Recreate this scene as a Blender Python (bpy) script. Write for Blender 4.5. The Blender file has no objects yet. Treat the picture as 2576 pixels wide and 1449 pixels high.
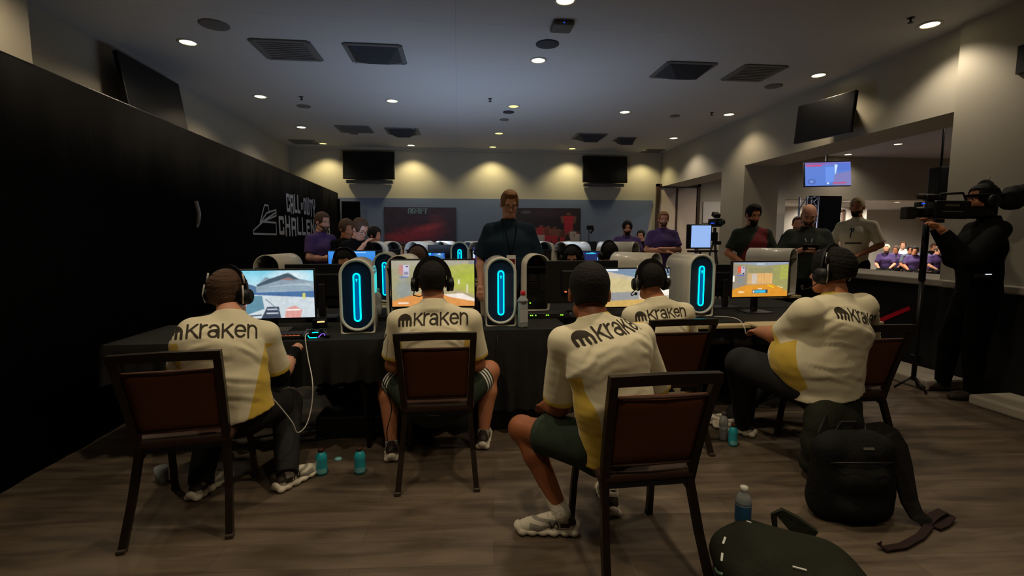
import bpy, bmesh, math, random
import numpy as np
from mathutils import Vector, Matrix
from mathutils.bvhtree import BVHTree

# ------------------------------------------------------------------ camera
F_PX = 1230.0                       # focal length in pixels of the 2576 x 1449 frame
PITCH = math.atan(124 / F_PX)       # looking slightly down
YAW = math.atan(136 * math.cos(PITCH) / F_PX)   # and a little to the right of the room's axis
EYE = np.array([0.0, 0.0, 1.40])
scene = bpy.context.scene
cam_data = bpy.data.cameras.new('camera')
cam_data.sensor_width = 36.0
cam_data.lens = F_PX / 2576 * 36.0
cam_data.clip_start = 0.05
cam = bpy.data.objects.new('camera', cam_data)
scene.collection.objects.link(cam)
cam.location = EYE
cam.rotation_euler = (math.pi / 2 - PITCH, 0, -YAW)
scene.camera = cam

# ------------------------------------------------------------------ world and exposure
world = bpy.data.worlds.new('world')
scene.world = world
world.use_nodes = True
world.node_tree.nodes['Background'].inputs[0].default_value = (0.02, 0.022, 0.03, 1)
world.node_tree.nodes['Background'].inputs[1].default_value = 0.3
vs = scene.view_settings
vs.view_transform = 'Standard'
vs.look = 'None'
vs.exposure = 0.0
vs.gamma = 1.0
vs.use_curve_mapping = False
scene.cycles.max_bounces = 6
scene.cycles.diffuse_bounces = 4
scene.cycles.glossy_bounces = 3
scene.cycles.transmission_bounces = 6
scene.cycles.sample_clamp_indirect = 4.0
scene.cycles.caustics_reflective = False
scene.cycles.caustics_refractive = False

CEIL = 3.40
BACK = 11.28
XL, XR = -3.62, 4.78                # left and right wall planes
XR2 = 5.40                          # far face of the thick right wall
HEAD, SILL = 2.62, 1.00             # head and sill of the openings in the right wall


def lamp(name, kind, loc, power, color, rot=None, **kw):
    d = bpy.data.lights.new(name, kind)
    d.energy = power
    d.color = color
    for k, v in kw.items():
        setattr(d, k, v)
    o = bpy.data.objects.new(name, d)
    scene.collection.objects.link(o)
    o.location = loc
    if rot is not None:
        o.rotation_euler = rot
    return o


# the beams of the recessed ceiling lamps: (x, y, power, colour)
WARM, NEUT, YEL = (1.0, 0.81, 0.55), (1.0, 0.85, 0.66), (1.0, 0.84, 0.44)
BEAMS = [
    (-2.72, 5.55, 40, WARM), (-2.75, 7.48, 38, WARM), (-2.78, 9.40, 26, NEUT), (-2.80, 10.93, 55, YEL),
    (-0.93, 7.50, 24, WARM), (-0.98, 10.93, 60, YEL),
    (0.92, 4.26, 34, WARM), (0.92, 5.66, 28, NEUT), (0.86, 7.60, 22, YEL), (0.80, 9.53, 20, YEL), (0.78, 10.93, 60, YEL),
    (2.65, 7.74, 24, NEUT), (2.55, 10.93, 60, YEL),
    (4.42, 4.35, 42, NEUT), (4.42, 5.78, 32, WARM), (4.37, 7.70, 30, WARM), (4.30, 9.59, 42, NEUT), (4.28, 10.93, 50, YEL),
    # the same grid goes on above and behind the camera
    (-2.75, 3.70, 40, WARM), (-0.93, 2.30, 70, WARM), (0.92, 2.30, 84, WARM), (2.65, 2.60, 50, WARM),
    (-2.75, 2.10, 8, WARM), (-0.93, 0.20, 34, WARM), (0.92, 0.20, 60, WARM), (2.65, 0.20, 20, WARM),
]
for bx_, by_, pw_, cl_ in BEAMS:
    wide = 168 if (bx_, by_) == (-2.75, 3.70) else 146 if bx_ < -2 and by_ < 10.5 else 124 if by_ < 10.5 else 118
    lamp('downlight_beam', 'SPOT', (bx_, by_, CEIL - 0.03), pw_, cl_, (0, 0, 0),
         spot_size=math.radians(wide), spot_blend=0.6, shadow_soft_size=0.07)


# ------------------------------------------------------------------ from pixels of the photograph to the room
_R = np.array([math.cos(YAW), -math.sin(YAW), 0])
_F = np.array([math.sin(YAW) * math.cos(PITCH), math.cos(YAW) * math.cos(PITCH), -math.sin(PITCH)])
_U = np.cross(_R, _F)


def _ray(x, y):
    return _F + _R * (x - 1288) / F_PX - _U * (y - 724.5) / F_PX


def at(x, y, Y):
    d = _ray(x, y)
    return EYE + Y / d[1] * d


def atz(x, y, Z):
    d = _ray(x, y)
    return EYE + (Z - EYE[2]) / d[2] * d


def atx(x, y, X):
    d = _ray(x, y)
    return EYE + X / d[0] * d


def V3(*a):
    return np.array(a, float)


def unit(v):
    v = np.asarray(v, float)
    return v / (np.linalg.norm(v) + 1e-12)


# ------------------------------------------------------------------ materials
def lin(r, g, b):
    def c(u):
        u = u / 255.0
        return u / 12.92 if u <= 0.04045 else ((u + 0.055) / 1.055) ** 2.4
    return (c(r), c(g), c(b))


MATS = {}


def mat(name, color, rough=0.7, metal=0.0, var=0.0, vscale=8.0, bump=0.0, bscale=60.0, emit=None, es=1.0,
        trans=0.0, ior=1.45, sheen=0.0, coat=0.0, spec=0.5, stretch=None):
    m = bpy.data.materials.new(name)
    m.use_nodes = True
    nt = m.node_tree
    b = nt.nodes['Principled BSDF']
    b.inputs['Base Color'].default_value = (*color, 1)
    b.inputs['Roughness'].default_value = rough
    b.inputs['Metallic'].default_value = metal
    b.inputs['Specular IOR Level'].default_value = spec
    b.inputs['IOR'].default_value = ior
    b.inputs['Transmission Weight'].default_value = trans
    b.inputs['Sheen Weight'].default_value = sheen
    b.inputs['Coat Weight'].default_value = coat
    if emit:
        b.inputs['Emission Color'].default_value = (*emit, 1)
        b.inputs['Emission Strength'].default_value = es
    tc = nt.nodes.new('ShaderNodeTexCoord')
    src = tc.outputs['Object']
    if stretch:
        mp = nt.nodes.new('ShaderNodeMapping')
        mp.inputs['Scale'].default_value = stretch
        nt.links.new(src, mp.inputs['Vector'])
        src = mp.outputs['Vector']
    # every surface gets at least a faint unevenness of colour and gloss
    v = var if var > 0 else 0.04
    n = nt.nodes.new('ShaderNodeTexNoise')
    n.inputs['Scale'].default_value = vscale
    n.inputs['Detail'].default_value = 3
    nt.links.new(src, n.inputs['Vector'])
    mx = nt.nodes.new('ShaderNodeMix')
    mx.data_type = 'RGBA'
    mx.inputs[6].default_value = (*[c * (1 - v) for c in color], 1)
    mx.inputs[7].default_value = (*[min(1, c * (1 + v)) for c in color], 1)
    nt.links.new(n.outputs['Fac'], mx.inputs[0])
    nt.links.new(mx.outputs[2], b.inputs['Base Color'])
    if bump > 0:
        n2 = nt.nodes.new('ShaderNodeTexNoise')
        n2.inputs['Scale'].default_value = bscale
        n2.inputs['Detail'].default_value = 4
        nt.links.new(src, n2.inputs['Vector'])
        bp = nt.nodes.new('ShaderNodeBump')
        bp.inputs['Strength'].default_value = bump
        bp.inputs['Distance'].default_value = 0.01
        nt.links.new(n2.outputs['Fac'], bp.inputs['Height'])
        nt.links.new(bp.outputs['Normal'], b.inputs['Normal'])
    MATS[name] = m
    return m


def emat(name, color, strength):
    m = bpy.data.materials.new(name)
    m.use_nodes = True
    nt = m.node_tree
    nt.nodes.clear()
    e = nt.nodes.new('ShaderNodeEmission')
    e.inputs[0].default_value = (*color, 1)
    e.inputs[1].default_value = strength
    o = nt.nodes.new('ShaderNodeOutputMaterial')
    nt.links.new(e.outputs[0], o.inputs[0])
    MATS[name] = m
    return m


def paint_mat(name, strength=0.0, rough=0.5):
    """A picture carried by the mesh's own colour attribute: lit screens emit it, posters only reflect it."""
    m = bpy.data.materials.new(name)
    m.use_nodes = True
    nt = m.node_tree
    b = nt.nodes['Principled BSDF']
    a = nt.nodes.new('ShaderNodeVertexColor')
    a.layer_name = 'Col'
    b.inputs['Roughness'].default_value = rough
    if strength > 0:
        b.inputs['Base Color'].default_value = (0.01, 0.01, 0.01, 1)
        nt.links.new(a.outputs['Color'], b.inputs['Emission Color'])
        b.inputs['Emission Strength'].default_value = strength
    else:
        nt.links.new(a.outputs['Color'], b.inputs['Base Color'])
    MATS[name] = m
    return m


mat('wall_paint', lin(176, 170, 154), 0.85, var=0.03, vscale=1.5, bump=0.05, bscale=250)
mat('wall_blue_grey', lin(104, 118, 146), 0.6, var=0.04, vscale=1.2)
mat('wall_white', lin(205, 198, 188), 0.85, var=0.02, vscale=1.5)
mat('trim_cream', lin(168, 160, 146), 0.55)
mat('black_paint', lin(16, 16, 16), 0.8)
mat('drape', lin(8, 8, 10), 0.95, var=0.15, vscale=3, bump=0.3, bscale=6, spec=0.1, stretch=(4, 4, 0.3))
mat('vent_grey', lin(108, 106, 104), 0.6)
mat('vent_dark', lin(52, 54, 60), 0.7)
mat('black_plastic', lin(18, 18, 20), 0.45, spec=0.4)
mat('screen_off', lin(8, 8, 10), 0.25, spec=0.4)
mat('grey_plastic', lin(90, 88, 84), 0.5)
mat('white_plastic', lin(215, 212, 205), 0.35, coat=0.2)
mat('shell_white', lin(214, 210, 198), 0.32, coat=0.3)
mat('panel_black', lin(14, 20, 30), 0.18, spec=0.6)
mat('panel_glass', lin(12, 40, 70), 0.3, spec=0.6, coat=0.4)
mat('bronze', lin(52, 42, 34), 0.35, metal=0.6, var=0.15, vscale=12)
mat('leather', lin(88, 47, 23), 0.5, var=0.12, vscale=9, bump=0.15, bscale=180, spec=0.35)
mat('leather_dark', lin(58, 34, 24), 0.6, var=0.12, vscale=9)
mat('underside', lin(14, 13, 13), 0.9)
mat('rubber', lin(60, 52, 44), 0.7)
mat('jersey', lin(228, 220, 190), 0.75, var=0.03, vscale=5, bump=0.25, bscale=9, sheen=0.15, spec=0.2)
mat('print_dark', lin(50, 42, 30), 0.8)
mat('white_print', lin(225, 225, 222), 0.7)
mat('grey_print', lin(170, 170, 172), 0.7)
mat('black_cloth', lin(12, 12, 13), 0.9, var=0.2, vscale=6, bump=0.4, bscale=10, spec=0.15)
mat('table_cloth', lin(34, 34, 33), 0.85, var=0.2, vscale=5, bump=0.4, bscale=7, spec=0.2)
mat('navy_cloth', lin(28, 42, 56), 0.9, var=0.1, vscale=5, bump=0.4, bscale=8, spec=0.15)
mat('green_shorts', lin(52, 62, 52), 0.85, var=0.1, vscale=6, bump=0.5, bscale=9, spec=0.15)
mat('dark_trousers', lin(44, 44, 46), 0.9, var=0.15, vscale=5, bump=0.5, bscale=8, spec=0.1)
mat('purple_cloth', lin(72, 52, 104), 0.85, var=0.1, vscale=6, bump=0.4, bscale=9)
mat('red_cloth', lin(110, 28, 36), 0.85, var=0.1, vscale=6)
mat('green_cloth', lin(30, 38, 28), 0.85, var=0.1, vscale=6)
mat('skin_fair', lin(206, 150, 124), 0.55, var=0.06, vscale=9)
mat('skin_tan', lin(186, 122, 88), 0.5, var=0.06, vscale=9)
mat('skin_brown', lin(150, 90, 58), 0.5, var=0.06, vscale=9)
mat('lip', lin(150, 82, 72), 0.5)
mat('hair_black', lin(20, 17, 15), 0.75, var=0.25, vscale=40, bump=0.6, bscale=120, spec=0.25)
mat('hair_brown', lin(74, 50, 34), 0.75, var=0.25, vscale=40, bump=0.6, bscale=120)
mat('hair_ginger', lin(134, 92, 52), 0.7, var=0.2, vscale=40, bump=0.6, bscale=120)
mat('hair_blond', lin(206, 188, 146), 0.8, var=0.15, vscale=40, bump=0.6, bscale=120)
mat('eye_white', lin(215, 210, 205), 0.3)
mat('eye_dark', lin(30, 22, 18), 0.2)
mat('glasses_frame', lin(30, 24, 26), 0.3)
mat('sock', lin(222, 214, 196), 0.9, var=0.08, vscale=30, bump=0.5, bscale=120)
mat('shoe_white', lin(212, 204, 186), 0.6, var=0.06, vscale=20)
mat('shoe_grey', lin(146, 142, 132), 0.75, var=0.1, vscale=30, bump=0.3, bscale=200)
mat('shoe_dark', lin(44, 34, 30), 0.6)
mat('teal_drink', lin(40, 160, 176), 0.25, spec=0.6, coat=0.3)
mat('label_pale', lin(120, 190, 200), 0.5)
mat('cap_brown', lin(60, 34, 26), 0.5)
mat('red_plastic', lin(196, 40, 56), 0.4)
mat('clear', (0.62, 0.68, 0.72), 0.12, trans=0.55, ior=1.2)
mat('blue_label', lin(46, 96, 140), 0.5, var=0.3, vscale=60)
mat('cable_white', lin(200, 196, 190), 0.5)
mat('cable_black', lin(16, 16, 17), 0.5)
mat('backpack', lin(15, 15, 14), 0.85, var=0.15, vscale=8, bump=0.4, bscale=60, spec=0.25)
mat('backpack_olive', lin(34, 37, 26), 0.8, var=0.15, vscale=8, bump=0.4, bscale=60, spec=0.25)
mat('strap', lin(15, 13, 13), 0.9, bump=0.3, bscale=150)
mat('strap_red', lin(36, 16, 13), 0.8)
mat('mint', lin(130, 170, 150), 0.6)
mat('reflector', lin(215, 218, 215), 0.4)
mat('cardboard', lin(176, 158, 140), 0.85, var=0.05, vscale=10)
mat('desk_edge', lin(196, 178, 138), 0.5)
mat('brown_wood', lin(66, 48, 38), 0.5, var=0.2, vscale=5, stretch=(6, 6, 1))
mat('door_panel', lin(214, 198, 180), 0.6, var=0.05, vscale=3)
mat('red_web', lin(210, 24, 48), 0.5, emit=lin(200, 20, 50), es=0.02)
mat('metal', lin(150, 150, 150), 0.3, metal=0.9)
mat('dark_metal', lin(50, 48, 50), 0.4, metal=0.6)
mat('truss_metal', lin(120, 130, 160), 0.3, metal=0.8)
mat('denim', lin(96, 104, 124), 0.85, var=0.1, vscale=20)
emat('lamp_warm', (1.0, 0.86, 0.50), 6.0)
emat('lamp_yellow', (1.0, 0.85, 0.30), 1.6)
emat('led_cyan', (0.0, 0.80, 0.78), 3.2)
emat('led_blue', (0.02, 0.10, 0.9), 1.0)
emat('led_inner', (0.0, 0.10, 0.30), 1.0)
emat('led_halo', (0.0, 0.06, 0.10), 1.0)
emat('led_green', (0.35, 1.0, 0.05), 1.2)
emat('led_orange', (1.0, 0.24, 0.08), 0.9)
emat('led_amber', (1.0, 0.62, 0.25), 1.4)
emat('led_violet', (0.35, 0.12, 0.9), 1.0)
emat('led_white', (0.8, 0.9, 1.0), 1.2)
paint_mat('picture_lit', 1.0)
paint_mat('picture_print', 0.0, 0.6)


def cloth_two_tone(name, attr, col_a, col_b, stripes=False):
    """cloth whose second dye follows a value stored on the cloth itself: above zero, or in three bands from the hem."""
    m = bpy.data.materials[name]
    nt = m.node_tree
    L = nt.links.new
    b = nt.nodes['Principled BSDF']
    src = b.inputs['Base Color'].links[0].from_socket
    a = nt.nodes.new('ShaderNodeAttribute')
    a.attribute_name = attr

    def mth(op, x, y):
        n = nt.nodes.new('ShaderNodeMath')
        n.operation = op
        for i, v in enumerate((x, y)):
            if isinstance(v, (int, float)):
                n.inputs[i].default_value = v
            else:
                L(v, n.inputs[i])
        return n.outputs[0]
    v = a.outputs['Fac']
    if stripes:
        k = mth('LESS_THAN', mth('MODULO', mth('SUBTRACT', v, .018), .025), .013)
        k = mth('MULTIPLY', k, mth('MULTIPLY', mth('GREATER_THAN', v, .018), mth('LESS_THAN', v, .085)))
    else:
        k = mth('GREATER_THAN', v, 0.0005)
    mx = nt.nodes.new('ShaderNodeMix')
    mx.data_type = 'RGBA'
    L(k, mx.inputs[0])
    L(src, mx.inputs[6])
    mx.inputs[7].default_value = (*col_b, 1)
    L(mx.outputs[2], b.inputs['Base Color'])


cloth_two_tone('jersey', 'gold', None, lin(216, 184, 76))
cloth_two_tone('green_shorts', 'hem', None, lin(226, 226, 222), True)


def floor_material():
    m = bpy.data.materials.new('floor_vinyl_planks')
    m.use_nodes = True
    nt = m.node_tree
    L = nt.links.new
    b = nt.nodes['Principled BSDF']
    tc = nt.nodes.new('ShaderNodeTexCoord')
    mp = nt.nodes.new('ShaderNodeMapping')
    mp.inputs['Rotation'].default_value = (0, 0, math.radians(4))
    L(tc.outputs['Object'], mp.inputs['Vector'])
    br = nt.nodes.new('ShaderNodeTexBrick')
    br.inputs['Scale'].default_value = 1.0
    br.inputs['Brick Width'].default_value = 1.22
    br.inputs['Row Height'].default_value = 0.18
    br.inputs['Mortar Size'].default_value = 0.0012
    br.inputs['Mortar Smooth'].default_value = 0.4
    br.inputs['Color1'].default_value = (*lin(102, 88, 74), 1)
    br.inputs['Color2'].default_value = (*lin(115, 101, 86), 1)
    br.inputs['Mortar'].default_value = (*lin(74, 64, 52), 1)
    L(mp.outputs['Vector'], br.inputs['Vector'])
    mp2 = nt.nodes.new('ShaderNodeMapping')
    mp2.inputs['Scale'].default_value = (1.1, 7.0, 1)
    L(mp.outputs['Vector'], mp2.inputs['Vector'])
    n = nt.nodes.new('ShaderNodeTexNoise')
    n.inputs['Scale'].default_value = 1.6
    n.inputs['Detail'].default_value = 6
    n.inputs['Distortion'].default_value = 0.7
    L(mp2.outputs['Vector'], n.inputs['Vector'])
    cr = nt.nodes.new('ShaderNodeValToRGB')
    cr.color_ramp.elements[0].position = 0.33
    cr.color_ramp.elements[0].color = (0.42, 0.41, 0.40, 1)
    cr.color_ramp.elements[1].position = 0.66
    cr.color_ramp.elements[1].color = (1.0, 1.0, 1.0, 1)
    L(n.outputs['Fac'], cr.inputs['Fac'])
    mx = nt.nodes.new('ShaderNodeMix')
    mx.data_type = 'RGBA'
    mx.blend_type = 'MULTIPLY'
    mx.inputs[0].default_value = 1.0
    L(br.outputs['Color'], mx.inputs[6])
    L(cr.outputs['Color'], mx.inputs[7])
    L(mx.outputs[2], b.inputs['Base Color'])
    b.inputs['Roughness'].default_value = 0.55
    b.inputs['Specular IOR Level'].default_value = 0.35
    MATS['floor'] = m


def ceiling_material():
    m = bpy.data.materials.new('ceiling_plaster')
    m.use_nodes = True
    nt = m.node_tree
    L = nt.links.new
    b = nt.nodes['Principled BSDF']
    tc = nt.nodes.new('ShaderNodeTexCoord')
    br = nt.nodes.new('ShaderNodeTexBrick')
    br.offset = 0.0
    br.inputs['Scale'].default_value = 1.0
    br.inputs['Brick Width'].default_value = 2.4
    br.inputs['Row Height'].default_value = 1.2
    br.inputs['Mortar Size'].default_value = 0.004
    br.inputs['Mortar Smooth'].default_value = 0.8
    br.inputs['Color1'].default_value = (*lin(192, 191, 190), 1)
    br.inputs['Color2'].default_value = (*lin(195, 194, 192), 1)
    br.inputs['Mortar'].default_value = (*lin(172, 171, 172), 1)
    L(tc.outputs['Object'], br.inputs['Vector'])
    L(br.outputs['Color'], b.inputs['Base Color'])
    b.inputs['Roughness'].default_value = 0.9
    MATS['ceiling'] = m


floor_material()
ceiling_material()


# ------------------------------------------------------------------ objects
def prop(o, label=None, cat=None, group=None, kind=None):
    if label:
        o['label'] = label
    if cat:
        o['category'] = cat
    if group:
        o['group'] = group
    if kind:
        o['kind'] = kind
    return o


def empty(name, loc, rz=0.0, label=None, cat=None, group=None):
    o = bpy.data.objects.new(name, None)
    o.empty_display_size = 0.1
    scene.collection.objects.link(o)
    o.location = loc
    o.rotation_euler = (0, 0, rz)
    return prop(o, label, cat, group)


def add_mesh(name, V, F, mats, parent=None, mi=None, smooth=False, loc=None):
    me = bpy.data.meshes.new(name)
    V = np.asarray(V, float)
    if loc is not None:
        V = V - np.asarray(loc, float)
    me.from_pydata(V.tolist(), [], F if isinstance(F, list) else F.tolist())
    for m in ([mats] if isinstance(mats, str) else mats):
        me.materials.append(MATS[m])
    if mi is not None:
        me.polygons.foreach_set('material_index', np.asarray(mi, np.int32))
    if smooth:
        me.polygons.foreach_set('use_smooth', np.ones(len(me.polygons), bool))
    me.update()
    o = bpy.data.objects.new(name, me)
    scene.collection.objects.link(o)
    if parent is not None:
        o.parent = parent
    elif loc is not None:
        o.location = loc
    return o


def rotz(a):
    c, s = math.cos(a), math.sin(a)
    return np.array([[c, -s, 0], [s, c, 0], [0, 0, 1]])


def rotx(a):
    c, s = math.cos(a), math.sin(a)
    return np.array([[1, 0, 0], [0, c, -s], [0, s, c]])


def roty(a):
    c, s = math.cos(a), math.sin(a)
    return np.array([[c, 0, s], [0, 1, 0], [-s, 0, c]])


class MB:
    """Collects shapes; build() links them as one mesh object."""

    def __init__(self):
        self.V, self.F, self.M, self.n, self.S = [], [], [], 0, []

    def add(self, V, F, mi=0, smooth=False):
        V = np.asarray(V, float)
        self.V.append(V)
        self.F += [[i + self.n for i in f] for f in F]
        self.M += [mi] * len(F)
        self.S += [smooth] * len(F)
        self.n += len(V)
        return self

    def box(self, c, s, R=None, bev=0.0, mi=0, seg=2):
        if bev > 0:
            bm = bmesh.new()
            bmesh.ops.create_cube(bm, size=1)
            for v in bm.verts:
                v.co = Vector((v.co.x * s[0], v.co.y * s[1], v.co.z * s[2]))
            bmesh.ops.bevel(bm, geom=list(bm.edges), offset=min(bev, min(s) * 0.49), segments=seg, affect='EDGES', profile=0.5)
            bm.verts.index_update()
            V = np.array([v.co[:] for v in bm.verts])
            F = [[v.index for v in f.verts] for f in bm.faces]
            bm.free()
        else:
            h = np.array(s) / 2
            V = np.array([[x, y, z] for x in (-1, 1) for y in (-1, 1) for z in (-1, 1)]) * h
            F = [[0, 1, 3, 2], [4, 6, 7, 5], [0, 4, 5, 1], [2, 3, 7, 6], [0, 2, 6, 4], [1, 5, 7, 3]]
        if R is not None:
            V = V @ np.asarray(R).T
        return self.add(V + np.array(c), F, mi, bev > 0 and seg > 2)

    def tube(self, P, r, seg=10, mi=0, closed=False, flat=None, up=None, caps=True):
        """flat=(w,h): rectangular section; r: radius or list of radii."""
        P = [np.asarray(p, float) for p in P]
        n = len(P)
        rs = r if isinstance(r, (list, tuple, np.ndarray)) else [r] * n
        T = []
        for i in range(n):
            if closed:
                t = P[(i + 1) % n] - P[i - 1]
            else:
                t = P[min(i + 1, n - 1)] - P[max(i - 1, 0)]
            T.append(unit(t))
        u = np.array(up if up is not None else ((0, 0, 1) if abs(T[0][2]) < 0.9 else (0, 1, 0)), float)
        rings = []
        a = unit(np.cross(T[0], u))
        for i in range(n):
            if up is not None:
                a = unit(np.cross(T[i], u))
            else:
                a = unit(a - T[i] * (a @ T[i]))
            b = np.cross(a, T[i])
            if flat:
                w, h = flat[0] / 2 * rs[i], flat[1] / 2 * rs[i]
                rings.append([P[i] + a * x * w + b * y * h for x, y in ((-1, -1), (1, -1), (1, 1), (-1, 1))])
            else:
                rings.append([P[i] + (a * math.cos(2 * math.pi * k / seg) + b * math.sin(2 * math.pi * k / seg)) * rs[i] for k in range(seg)])
        k = len(rings[0])
        V = np.array([p for r_ in rings for p in r_])
        F = []
        for i in range(n if closed else n - 1):
            j = (i + 1) % n
            for q in range(k):
                F.append([i * k + q, i * k + (q + 1) % k, j * k + (q + 1) % k, j * k + q])
        if not closed and caps:
            F.append(list(range(k))[::-1])
            F.append([(n - 1) * k + q for q in range(k)])
        return self.add(V, F, mi, not flat)

    def lathe(self, prof, c=(0, 0, 0), seg=24, mi=0, R=None, caps=True):
        """prof: list of (radius, height) turned about z."""
        V, F, M = [], [], []
        for (r, z) in prof:
            for k in range(seg):
                a = 2 * math.pi * k / seg
                V.append([r * math.cos(a), r * math.sin(a), z])
        for i in range(len(prof) - 1):
            for k in range(seg):
                F.append([i * seg + k, i * seg + (k + 1) % seg, (i + 1) * seg + (k + 1) % seg, (i + 1) * seg + k])
        if caps and prof[0][0] > 1e-5:
            F.append(list(range(seg))[::-1])
        if caps and prof[-1][0] > 1e-5:
            F.append([(len(prof) - 1) * seg + k for k in range(seg)])
        V = np.array(V)
        if R is not None:
            V = V @ np.asarray(R).T
        return self.add(V + np.array(c), F, mi, True)

    def prism(self, poly, a, b, R=None, c=(0, 0, 0), mi=0, axis='y', smooth=False):
        """poly (2D) pushed from a to b along the axis."""
        n = len(poly)

        def mk(p, t):
            return {'y': (p[0], t, p[1]), 'x': (t, p[0], p[1]), 'z': (p[0], p[1], t)}[axis]
        V = np.array([mk(p, a) for p in poly] + [mk(p, b) for p in poly], float)
        F = [[i, (i + 1) % n, n + (i + 1) % n, n + i] for i in range(n)] + [list(range(n))[::-1], [n + i for i in range(n)]]
        if R is not None:
            V = V @ np.asarray(R).T
        return self.add(V + np.array(c), F, mi, smooth)

    def grid(self, P, mi=0, closed_u=False):
        """P: array (nu, nv, 3)."""
        nu, nv = P.shape[:2]
        F = [[i * nv + j, i * nv + j + 1, ((i + 1) % nu) * nv + j + 1, ((i + 1) % nu) * nv + j]
             for i in range(nu if closed_u else nu - 1) for j in range(nv - 1)]
        return self.add(P.reshape(-1, 3), F, mi, True)

    def build(self, name, mats, parent=None, loc=None, fix=True):
        me = bpy.data.meshes.new(name)
        V = np.concatenate(self.V)
        if loc is not None:
            V = V - np.asarray(loc, float)
        me.from_pydata(V.tolist(), [], self.F)
        for m in ([mats] if isinstance(mats, str) else mats):
            me.materials.append(MATS[m])
        me.polygons.foreach_set('material_index', np.array(self.M, np.int32))
        me.polygons.foreach_set('use_smooth', np.array(self.S, bool))
        if fix:
            bm = bmesh.new()
            bm.from_mesh(me)
            bmesh.ops.recalc_face_normals(bm, faces=bm.faces)
            bm.to_mesh(me)
            bm.free()
        me.update()
        o = bpy.data.objects.new(name, me)
        scene.collection.objects.link(o)
        if parent is not None:
            o.parent = parent
        elif loc is not None:
            o.location = loc
        return o


def kids(o):
    return [c for c in scene.collection.objects if c.parent == o]


def copy_tree(o, parent=None):
    ch = [c for c in scene.collection.objects if c.parent == o]
    c = o.copy()
    scene.collection.objects.link(c)
    if parent is not None:
        c.parent = parent
    for k in ch:
        copy_tree(k, c)
    return c


def box_obj(name, lo, hi, m, parent=None, kind=None, bev=0.0, loc=None):
    lo, hi = np.array(lo, float), np.array(hi, float)
    b = MB().box((lo + hi) / 2, hi - lo, bev=bev)
    o = b.build(name, m, parent, loc=loc)
    if kind:
        o['kind'] = kind
    return o


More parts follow.
